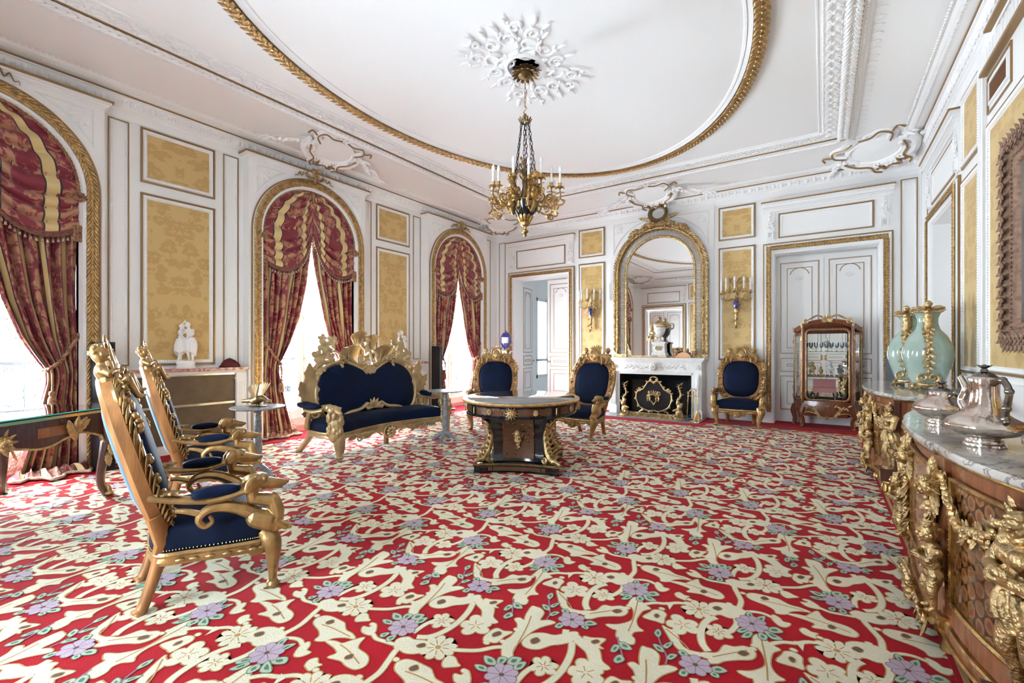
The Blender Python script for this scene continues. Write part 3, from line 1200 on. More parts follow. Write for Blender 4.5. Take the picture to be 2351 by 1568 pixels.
def door_thing(name, label, W, ac, angles=(0, 0)):
    """double door standing in an opening; W gives the wall"""
    root = link(name, None)
    root['kind'] = 'structure'
    root['label'] = label
    o3 = A(W(ac, 0, -0.36))
    ex = A(W(1, 0, 0)) - A(W(0, 0, 0))
    en = A(W(0, 0, 1)) - A(W(0, 0, 0))
    flip = np.cross(ex, (0, 0, 1)) @ en          # -1 or 1
    for k, s in enumerate((-1, 1)):
        o = part('door_leaf', door_leaf(0.752), [WP, GL], root)
        # hinge on the outer jamb
        hp = o3 + ex * s * 0.754
        base = math.atan2(ex[1], ex[0])
        if s > 0:
            o.scale = (-1, 1, 1)
        if flip < 0:
            o.scale = (o.scale[0], -1, 1)
        o.location = hp
        o.rotation_euler = (0, 0, base + angles[k])
        h = MB()
        h.add(ell((0.70, -0.045, 1.05), (0.022, 0.022, 0.03), 10, 6))
        h.add(tube([(0.70, 0, 1.05), (0.70, -0.04, 1.05)], 0.008, 6))
        h.add(bbox(0.68, 0.72, -0.006, 0, 0.96, 1.14))
        part('door_knob', h, MAT['brass'], o)
    return root


door_thing('door_1', 'white double door standing open to a bright room', wback, D1, (math.radians(100), 0))
door_thing('door_2', 'white and gilt closed double door behind the glass cabinet', wback, D2)
door_thing('door_3', 'white double door in the wall past the celadon vases', wright, D3)
door_thing('door_4', 'white double door at the camera end seen in the mirror', wfront, D1)
door_thing('door_5', 'white double door behind the camera position', wfront, D2)
w5 = MB()  # unseen glazed door, added to brighten the back wall with daylight
for (a0, a1, z0, z1) in ((-.757, -.68, 0, 3.11), (.68, .757, 0, 3.11), (-.05, .05, 0, 3.11), (-.68, .68, 0, .25), (-.68, .68, 3.03, 3.11), (-.68, .68, 1.0, 1.06)):
    w5.add(bbox(FX + a0, FX + a1, YF - .36, YF - .30, z0, z1))
w5 = struct('window_5', w5, MAT['pvc_white'], smooth=False, label='tall glazed door added behind the camera to let in more daylight')
for s in (-1, 1):
    part('window_pane', MB().add(bbox(*sorted((FX + s * .05, FX + s * .68)), YF - .34, YF - .335, .25, 3.03)), MAT['added_window_glass'], w5, False)

# next room beyond the open door
nr = MB()
x0, x1, y0, y1 = -7.05, -4.2, YW + 0.36, 13.6
nr.add((A([(x0, y0, 0), (x1, y0, 0), (x1, y1, 0), (x0, y1, 0)]), [(0, 1, 2, 3)]))
nr.add((A([(x0, y1, 0), (x1, y1, 0), (x1, y1, 4), (x0, y1, 4)]), [(0, 1, 2, 3)]))
nr.add((A([(x1, y0, 0), (x1, y1, 0), (x1, y1, 4), (x1, y0, 4)]), [(0, 1, 2, 3)]))
nr.add((A([(x0, y0, 4), (x1, y0, 4), (x1, y1, 4), (x0, y1, 4)]), [(0, 1, 2, 3)]))
for (a, b_, z0, z1) in ((y0, 11.7, 0, 4), (12.4, y1, 0, 4), (11.7, 12.4, 2.9, 4), (11.7, 12.4, 0, 0.5)):
    nr.add((A([(x0, a, z0), (x0, b_, z0), (x0, b_, z1), (x0, a, z1)]), [(0, 1, 2, 3)]))
nr.add((A([(x0, y0, 0), (D1 - OPEN, y0, 0), (D1 - OPEN, y0, 4), (x0, y0, 4)]), [(0, 1, 2, 3)]))
nr.add((A([(x1, y0, 0), (D1 + OPEN, y0, 0), (D1 + OPEN, y0, 4), (x1, y0, 4)]), [(0, 1, 2, 3)]))
nr.add((A([(D1 - OPEN, y0, 3.11), (D1 + OPEN, y0, 3.11), (D1 + OPEN, y0, 4), (D1 - OPEN, y0, 4)]), [(0, 1, 2, 3)]))
struct('wall_next_room', nr, WP, smooth=False, label='white walls of the room beyond the open door')
nw = MB()
for (a0, a1, z0, z1) in ((11.7, 11.78, .5, 2.9), (12.32, 12.4, .5, 2.9), (11.7, 12.4, .5, .6), (11.7, 12.4, 1.0, 1.07), (11.7, 12.4, 2.8, 2.9)):
    nw.add(bbox(-7.12, -7.05, a0, a1, z0, z1))
w4 = struct('window_4', nw, MAT['pvc_white'], smooth=False, label='pale window frame in the room beyond the door')
part('window_pane', MB().add(bbox(-7.10, -7.095, 11.7, 12.4, .5, 2.9)), MAT['dimmed_glass'], w4, False)

# ---- cornice, cove and ceiling
def rl(x0, x1, y0, y1, z):
    return [(x0, y0, z), (x1, y0, z), (x1, y1, z), (x0, y1, z)]


def pl(p, z):
    return rl(XW + p, XR - p, YF + p, YW - p, z)


IX0, IX1, IY0, IY1 = -5.56, 0.0, 0.60, 8.21


def il(w, z):
    return rl(IX0 - w, IX1 + w, IY0 - w, IY1 + w, z)


co = MB()
co.add(loft([pl(p, z) for p, z in ((0, 4.14), (.012, 4.15), (.012, 4.24), (.03, 4.255), (.035, 4.27), (.05, 4.275), (.10, 4.37), (.12, 4.375), (.125, 4.388))]), 0)
co.add(loft([pl(p, z) for p, z in ((.125, 4.388), (.137, 4.388), (.137, 4.404), (.13, 4.404))]), 1)
co.add(loft([pl(p, z) for p, z in ((.13, 4.404), (.2, 4.412), (.26, 4.43), (.29, 4.452), (.36, 4.456), (.40, 4.462))]), 0)
cove = [pl(.40 + .0 * u, 4.462) for u in (0,)]
for u in np.linspace(0.0, 1.0, 8):
    a, b_ = A(pl(.40, 0)), A(il(.40, 0))
    q = a + (b_ - a) * u
    q[:, 2] = 4.462 + (4.525 - 4.462) * math.sin(u * PI / 2)
    cove.append(q)
co.add(loft(cove), 0)
co.add(loft([il(w, z) for w, z in ((.40, 4.525), (.37, 4.51), (.32, 4.505), (.315, 4.495))]), 0)
co.add(loft([il(w, z) for w, z in ((.315, 4.495), (.29, 4.49), (.288, 4.5))]), 1)
co.add(loft([il(w, z) for w, z in ((.288, 4.5), (.26, 4.485), (.22, 4.485), (.2, 4.5))]), 0)
co.add(loft([il(w, z) for w, z in ((.2, 4.5), (.195, 4.492), (.175, 4.492), (.17, 4.505))]), 1)
co.add(loft([il(w, z) for w, z in ((.17, 4.505), (.165, 4.515), (.02, 4.53), (.0, 4.53), (-.005, 4.555), (-.04, 4.555), (-.045, 4.548), (-.055, 4.548), (-.06, ZC))]), 0)
cornice = struct('trim_2', co, [PL, GL], smooth=False, label='white plaster cornice and coved border with gilt lines')


def ring_edges(loop):
    L_ = A(loop)
    return [(L_[i], L_[(i + 1) % 4]) for i in range(4)]


eg = MB()
for (p, q) in ring_edges(pl(.075, 4.325)):
    d = q - p
    n = int(np.linalg.norm(d) / 0.125)
    e = np.abs(d) / np.linalg.norm(d)
    inn = A((abs(e[1]), abs(e[0]), 0))
    for i in range(n):
        c = p + d * (i + 0.5) / n
        eg.add(ell(c + A((0, 0, .004)), e * 0.030 + inn * 0.032 + A((0, 0, .045)), 8, 6))
        for s in (-.5,):
            eg.add(bead(c + d * s / n, e * 0.012 + inn * 0.03 + A((0, 0, .042))))
        arc = [c + e * 0.043 * math.cos(t) + A((0, 0, 0.035 - .075 * math.sin(t))) for t in np.linspace(0, PI, 7)]
        eg.add(tube(arc, 0.009, 4))
part('egg_and_dart', eg, PL, cornice, label='row of egg and dart ornament')
dn = MB()
for loop, st, r in ((pl(.32, 4.448), 0.05, (.016, .016, .012)), (il(.0, 4.527), 0.045, (.014, .014, .014)), (il(.345, 4.505), .04, (.012, .012, .01)), (pl(.235, 4.41), 0.055, (.02, .02, .01)), (il(.155, 4.512), .03, .009), (pl(.02, 4.26), 0.06, .01)):
    for (p, q) in ring_edges(loop):
        bead_line(dn, p, q, st, r)
part('dentil_rows', dn, PL, cornice)
fz = MB()
lf1 = leaf(0.12, 0.07, 3, 0.7, 0.2, 0.10, 8, 5)
for (p, q) in ring_edges(il(.09, 4.522)):
    d = q - p
    n = int(np.linalg.norm(d) / 0.17)
    e = d / np.linalg.norm(d)
    sd = np.cross(e, (0, 0, -1))
    for i in range(n):
        c = p + d * (i + .5) / n
        for k in (-1, 1):
            fz.add(orient(lf1, c + sd * k * .01, sd * k * .45 + e * 0.8, (0, 0, -1)))
            sp_ = [c - e * .05 + sd * k * 0.035 + e * 0.022 * math.cos(t) * (1 - t / 9) + sd * k * 0.022 * math.sin(t) * (1 - t / 9) + A((0, 0, -.012)) for t in np.linspace(0, 6.5, 14)]
            fz.add(tube(sp_, .007, 4))
        fz.add(ell(c + A((0, 0, -.012)), .018, 6, 4))
part('leaf_frieze', fz, PL, cornice, label='band of plaster leaf scrolls')
lg = MB()
for (p, q) in ring_edges(il(.24, 4.486)):
    laurel_band(lg, [p, q], (0, 0, -1), .075, .075, .02)
for (p, q) in ring_edges(il(.40, 4.52)):
    d = q - p
    n = int(np.linalg.norm(d) / 0.14)
    e = d / np.linalg.norm(d)
    sd = np.cross(e, (0, 0, -1))
    out = sd if np.dot(sd, (p + q) / 2 - A(((IX0 + IX1) / 2, (IY0 + IY1) / 2, 0))) > 0 else -sd
    for i in range(n):
        lg.add(orient(leaf(0.10, 0.10, 3, 0.1, 0.1, 0.05, 7, 5), p + d * (i + .5) / n, out, (0, 0, -1)))
part('laurel_roll', lg, PL, cornice)

ce = MB()
ce.add((A(il(-.05, ZC)), [(0, 1, 2, 3)]))
OC, OA, OB = A((-2.82, 4.42)), 2.37, 3.43
tt = np.linspace(0, 2 * PI, 160, endpoint=False)


def ovl(d, z):
    return np.c_[OC[0] + (OA + d) * np.cos(tt), OC[1] + (OB + d) * np.sin(tt), np.full(160, z)]


ce.add(loft([ovl(d, z) for d, z in ((-.16, ZC), (-.155, ZC - .012), (-.13, ZC - .02), (-.12, ZC - .012), (-.10, ZC - .02), (-.075, ZC - .03), (-.06, ZC - .02))]))
ceiling = struct('ceiling', ce, PL, label='white ceiling with oval gilt moulding')
ov = MB()
ov.add(loft([ovl(d, z) for d, z in ((-.06, ZC), (-.055, ZC - .035), (-.02, ZC - .05), (.03, ZC - .05), (.05, ZC - .03), (.06, ZC))]))
part('oval_ring', ov, GBND, ceiling, label='brown gilt oval ceiling ring')
ol = MB()
pr = leaf(0.10, 0.06, 2, 0.4, 0.1, 0.14, 7, 5)
for i in range(240):
    a = 2 * PI * i / 240
    c = A((OC[0] + OA * math.cos(a), OC[1] + OB * math.sin(a), ZC - .048))
    t = A((-OA * math.sin(a), OB * math.cos(a), 0))
    t /= np.linalg.norm(t)
    sd = np.cross(t, (0, 0, -1))
    for k in (-1, 1):
        ol.add(orient(pr, c + sd * k * .012, t * .8 + sd * k * .6, (0, 0, -1)))
    ol.add(bead(c + A((0, 0, -.012)), .014))
part('oval_leaves', ol, GBND, ceiling)

# thin roof slab and facade skin: keep daylight to the windows
rf = MB()
rf.add(bbox(XW - .5, XR + .5, YF - .5, YW + .5, 4.62, 4.8))
rf.add(bbox(XR + .42, XR + .6, YF - .5, YW + .5, -.2, 4.8))
rf.add(bbox(XW - .5, FX - OPEN, YF - .6, YF - .42, -.2, 4.8))
rf.add(bbox(FX + OPEN, XR + .6, YF - .6, YF - .42, -.2, 4.8))
rf.add(bbox(FX - OPEN, FX + OPEN, YF - .6, YF - .42, 3.11, 4.8))
rf.add(bbox(-4.18, XR + .6, YW + .42, YW + .6, -.2, 4.8))
rf.add(bbox(XW - .5, -4.1, YW + .36, 13.9, 4.02, 4.2))
struct('trim_3', rf, WP, smooth=False, label='building shell around the salon')
# ================================================================ WINDOWS, BALCONIES, CURTAINS
PV = MAT['pvc_white']


def french_window(idx, y, label):
    root = link('window_%d' % idx, None)
    root['kind'] = 'structure'
    root['label'] = label
    xa, xb = -7.27, -7.20
    f = MB()
    for s in (-1, 1):
        f.add(bbox(xa, xb, *sorted((y + s * .81, y + s * .75)), 0.22, ZS + .1))
    f.add(bbox(xa, xb, y - .81, y + .81, 3.06, 3.14))
    f.add(loft([[(x, y + r * math.cos(t), ZS + r * math.sin(t)) for t in np.linspace(0, PI, 30)] for x, r in ((xa, .81), (xa, .74), (xb, .74), (xb, .81))], cu=False))
    f.add(bbox(xa, xb, y - .03, y + .03, 3.1, ZS + .78))
    f.add(bbox(-7.40, -7.19, y - .81, y + .81, 0.0, 0.225))
    f.add(bbox(-7.40, -7.165, y - .81, y + .81, 0.09, 0.115))
    f.add(bbox(-7.40, -7.17, y - .81, y + .81, 0.205, 0.235))
    part('window_frame', f, PV, root, False)
    for s in (-1, 1):
        l = MB()
        i, o = y + s * .012, y + s * .745
        a, b_ = sorted((i, o))
        st = 0.075
        l.add(bbox(xa + .01, xb + .012, a, a + st, .235, 3.06))
        l.add(bbox(xa + .01, xb + .012, b_ - st, b_, .235, 3.06))
        for z0, z1 in ((.235, .36), (1.0, 1.07), (2.98, 3.06)):
            l.add(bbox(xa + .01, xb + .008, a + st, b_ - st, z0, z1))
        lo = part('window_leaf', l, PV, root, False)
        for z0, z1 in ((.36, 1.0), (1.07, 2.98)):
            g = MB()
            g.add(bbox(xa + .032, xa + .038, a + st, b_ - st, z0, z1))
            part('window_pane', g, MAT['glass'], lo, False)
    g = MB()
    tt_ = np.linspace(0, PI, 30)
    g.add(([(xa + .03, y + .74 * math.cos(t), ZS + .74 * math.sin(t)) for t in tt_], [tuple(range(30))]))
    part('window_pane', g, MAT['glass'], root, False)
    h = MB()
    h.add(tube([(xb + .03, y, .3), (xb + .03, y, 3.0)], .009, 6))
    for z in (.45, 1.2, 1.9, 2.7):
        h.add(ell((xb + .035, y, z), (.02, .025, .05), 8, 6))
        for k in (-1, 1):
            h.add(orient(leaf(.09, .05, 3, .3, .1, .1, 7, 5), (xb + .025, y, z), (0, .1, k), (1, 0, 0)))
    h.add(tube(crv([(xb + .04, y, 1.9), (xb + .07, y + .03, 1.86), (xb + .07, y + .05, 1.78)], 10), [.012, .01, .014], 6))
    part('window_bolt', h, MAT['brass'], root)
    return root


for i, y in enumerate(WIN_Y):
    french_window(i + 1, y, ['arched french window nearest the writing desk', 'arched french window behind the sofa', 'arched french window beside the back corner'][i])


def balcony(y, label):
    root = thing('balcony_railing', label, 'railing', (-7.66, y, 0), group='iron balcony railings outside the windows')
    r = MB()
    for z, h in ((1.19, .022), (1.02, .012), (.33, .014)):
        r.add(bbox(-h * .7, h * .7, -1.0, 1.0, z - h, z + h))
    for a in (-1.0, -.5, .5, 1.0):
        r.add(tube([(0, a, 0), (0, a, 1.19)], .012, 6))
    part('rail', r, MAT['iron'], root, False)
    s = MB()
    for i in range(8):
        c = -0.875 + i * .25
        for k in (-1, 1):
            P = spiral((0, c + k * .05, 1.105), .052, .012, -PI / 2 * k, 1.4 * k, 22, 'yz')
            s.add(tube(P, .008, 5))
    for c in (-.75, 0, .75):
        q = .26 if c == 0 else .2
        for rr_ in (q, q * .62):
            s.add(tube([(0, c + rr_ * math.cos(t), .675 + rr_ * 1.15 * math.sin(t)) for t in np.linspace(0, 2 * PI, 30, endpoint=False)], .010, 5, closed=True))
        s.add(move(rosette(.09, 8, .05), (0.01, c, .675), (0, PI / 2, 0)))
        for k in range(8):
            a = k * PI / 4
            s.add(tube([(0, c + q * .62 * math.cos(a), .675 + q * .7 * math.sin(a)), (0, c + q * math.cos(a), .675 + q * 1.15 * math.sin(a))], .008, 5))
    for c in (-.42, .42):
        for k in (-1, 1):
            P = spiral((0, c, .675 + k * .17), .13, .02, PI / 2 * k, 1.5 * (1 if c > 0 else -1), 28, 'yz')
            s.add(tube(P, [.011, .008], 5))
    part('scrollwork', s, MAT['iron'], root)


for i, y in enumerate(WIN_Y):
    balcony(y, ['iron balcony railing outside the window by the writing desk', 'iron balcony railing outside the window behind the sofa', 'iron balcony railing outside the window at the back corner'][i])

IN_Z = [0.0, .35, .74, 1.0, 1.12, 1.3, 1.47, 1.87, 2.54, 2.96, 3.5]
IN_H = [-.30, -.40, -.49, -.545, -.535, -.43, -.345, -.215, -.07, -.01, -.01]


def drape(y, s, name, label, puddle=0.18, grp='brocade curtains at the windows'):
    root = thing(name, label, 'curtain', (-6.97, y, 0), group=grp)
    nt, ns = 84, 73
    zs = np.linspace(3.45, 0.05, nt - 10)
    S = np.linspace(0, 1, ns)
    rows, uvs = [], []
    for z in zs:
        hi = np.interp(z, IN_Z, IN_H)
        ho = -.79
        waist = math.exp(-((z - 1.12) / .28) ** 2)
        amp = .052 * (1 - .35 * waist) * (0.75 + .25 * (z < 2.6))
        h = ho + (hi - ho) * (S + .012 * np.sin(2 * PI * 6 * S))
        ph = 2 * PI * 6.5 * S + .5 * math.sin(z * 2.1) + .3 * math.sin(z * 5 + 1)
        x = amp * np.sin(ph) + .018 * np.sin(ph * 2.3 + z) + .055 * waist * np.sin(PI * S) + .02
        rows.append(np.c_[x, -s * h, np.full(ns, z)])
        uvs.append(np.c_[S * 4.2 + .18, np.full(ns, z / .55)])
    base = rows[-1]
    for k in range(1, 11):                       # the hem breaks and spreads on the floor
        u = k / 10
        rip = np.sin(2 * PI * 6.5 * S + 1.3 * u * 3)
        hx = base[:, 1] + (-s) * 0 + (base[:, 1] - base[:, 1].mean()) * .35 * u
        rows.append(np.c_[base[:, 0] * (1 - u) + puddle * (u ** .8) * (1 + .25 * np.sin(2 * PI * 2.2 * S + .7)) * (.5 + .5 * np.sin(PI * S) ** .5) + .02 * rip,
                          hx, .012 + .055 * np.abs(np.sin(u * PI)) * (1 + .6 * rip) + .03 * (1 - u)])
        uvs.append(np.c_[S * 4.2 + .18, np.full(ns, (0.05 - u * .25) / .55)])
    m = MB()
    v, f = loft(rows, cu=False)
    m.add((v, f), 0, uv=np.concatenate(uvs))
    part('drapery', m, MAT['brocade'], root, 'all')
    fr = MB()
    zz = np.arange(3.2, .05, -.024)
    for j, z in enumerate(zz):
        hi = np.interp(z, IN_Z, IN_H)
        p = A((.03 + .012 * math.sin(j * 1.7), -s * (hi + .012), z))
        for c in range(3):
            fr.add(bead(p + A((0, -s * (.012 + .021 * c), -.008 * c + .006 * (j % 2))), (.014, .010, .012)))
    part('lace_edge', fr, MAT['fringe_pale'], root)
    hm = MB()
    last = rows[-1]
    for j in range(0, ns - 1):
        for q in (0, .5):
            p = last[j] * (1 - q) + last[j + 1] * q
            hm.add(ell(p + A((.012, 0, .018)), (.026, .017, .017), 6, 4))
    part('hem_fringe', hm, MAT['fringe_pale'], root)
    tb = MB()
    hk = A((.06, -s * -.80, 1.50))
    lp = crv([hk, (.10, s * .72, 1.36), (.125, s * .64, 1.22), (.10, s * .545, 1.13), (.02, s * .53, 1.12)], 40)
    for k in range(2):
        tw = [p + A((.013 * math.cos(i * .9 + k * PI), .0, .013 * math.sin(i * .9 + k * PI))) for i, p in enumerate(lp)]
        tb.add(tube(tw, .015, 6))
    tb.add(ell(hk, (.02, .02, .04), 8, 6))
    dr = crv([lp[26], lp[26] + A((.05, 0, -.12)), lp[26] + A((.03, 0, -.3))], 10)
    tb.add(tube(dr, .012, 6))
    tb.add(lathe([(.0, .06), (.025, .05), (.03, .02), (.02, 0), (.035, -.02), (.045, -.15), (.0, -.15)], 12, dr[-1]))
    part('tie_back', tb, MAT['rope'], root)
    return root


def swag_pt(a, b, s):
    if a < .62:
        t = math.radians(91 + 89 * a / .62)
        p0 = A((.825 * math.cos(t), ZS + .825 * math.sin(t)))
    else:
        p0 = A((-.80, ZS - (a - .62) / .38 * (ZS - 2.72)))
    p2 = A((.03 * min(1, a * 4), 3.90 - .50 * a))
    sag = .74 * a ** .8
    c = A((p0[0] * .2 - .02, (p0[1] + p2[1]) / 2 - sag))
    q = (1 - b) ** 2 * p0 + 2 * b * (1 - b) * c + b * b * p2
    return q


def valance(y, label):
    root = thing('swag_valance', label, 'curtain', (-6.93, y, 0), group='swagged valances in the window arches')
    na, nb_ = 64, 40
    for s in (-1, 1):
        rows, uvs = [], []
        for i in range(na):
            a = i / (na - 1)
            r, u = [], []
            for j in range(nb_):
                b = j / (nb_ - 1)
                q = swag_pt(a, b, s)
                dp = .034 * math.sin(2 * PI * 8.5 * a ** .9 + 1.2 * b) * (math.sin(PI * min(1, b * 1.1 + .08)) * .85 + .25) + .05 * math.sin(PI * b) * a
                dz = .012 * math.cos(2 * PI * 8.5 * a ** .9 + 1.2 * b)
                r.append((dp + .02, -s * q[0], q[1] + dz * (a > .02)))
                u.append((b * 2.15 + .38, a * 2.4))
            rows.append(r)
            uvs += u
        m = MB()
        m.add(loft(rows, cu=False), 0, uv=uvs)
        part('swag', m, MAT['brocade'], root, 'all')
        hem = A(rows[-1])
        fb = MB()
        fb.add(loft([hem + A((.01, 0, .025)), hem + A((.022, 0, 0)), hem + A((.018, 0, -.045)), hem + A((.004, 0, -.045))], cu=False))
        d = np.linalg.norm(np.diff(hem, axis=0), axis=1)
        ss = np.r_[0, np.cumsum(d)]
        for u in np.arange(.02, ss[-1], .043):
            p = A([np.interp(u, ss, hem[:, k]) for k in range(3)])
            fb.add(tube([p + A((.012, 0, -.04)), p + A((.012, 0, -.075))], .005, 4), 0)
            fb.add(lathe([(.0, .012), (.011, .008), (.009, 0), (.014, -.02), (.0, -.024)], 6, p + A((.012, 0, -.085))), 1)
        part('tassel_fringe', fb, [MAT['fringe'], MAT['fringe_pale']], root)
        tp = MB()
        e = hem[0]
        for k in range(3):
            for q in range(4):
                tp.add(lathe([(.0, .0), (.018, -.01), (.02, -.05), (.0, -.055)], 6, e + A((.035, -s * (.012 + .026 * (k - 1)), .03 - q * .045))))
        part('end_tassel', tp, MAT['rope'], root)
        part('rosette', MB().add(move(rosette(.06, 10, .05), e + A((.04, 0, .34)), (0, PI / 2, 0))), MAT['rope'], root)
    rp = MB()
    P = [(.045, .795 * math.cos(t), ZS + .795 * math.sin(t)) for t in np.linspace(-.05, PI + .05, 170)]
    for k in range(2):
        rp.add(tube([A(p) + A((.008 * math.cos(i * 1.1 + k * PI), .008 * math.sin(i * 1.1 + k * PI) * math.cos(PI * i / 170), .008 * math.sin(i * 1.1 + k * PI) * math.sin(PI * i / 170))) for i, p in enumerate(P)], .010, 5))
    rp.add(ell((.05, 0, 3.82), (.03, .02, .10), 8, 6))
    part('cord', rp, MAT['rope'], root)
    return root


for i, y in enumerate(WIN_Y):
    w = ['window by the writing desk', 'middle window behind the sofa', 'window by the back corner'][i]
    drape(y, -1, 'curtain', 'red brocade curtain on the left of the ' + w)
    drape(y, 1, 'curtain', 'red brocade curtain on the right of the ' + w, .36 if i == 0 else .15)
    valance(y, 'draped red swags with tassel fringe in the ' + w)
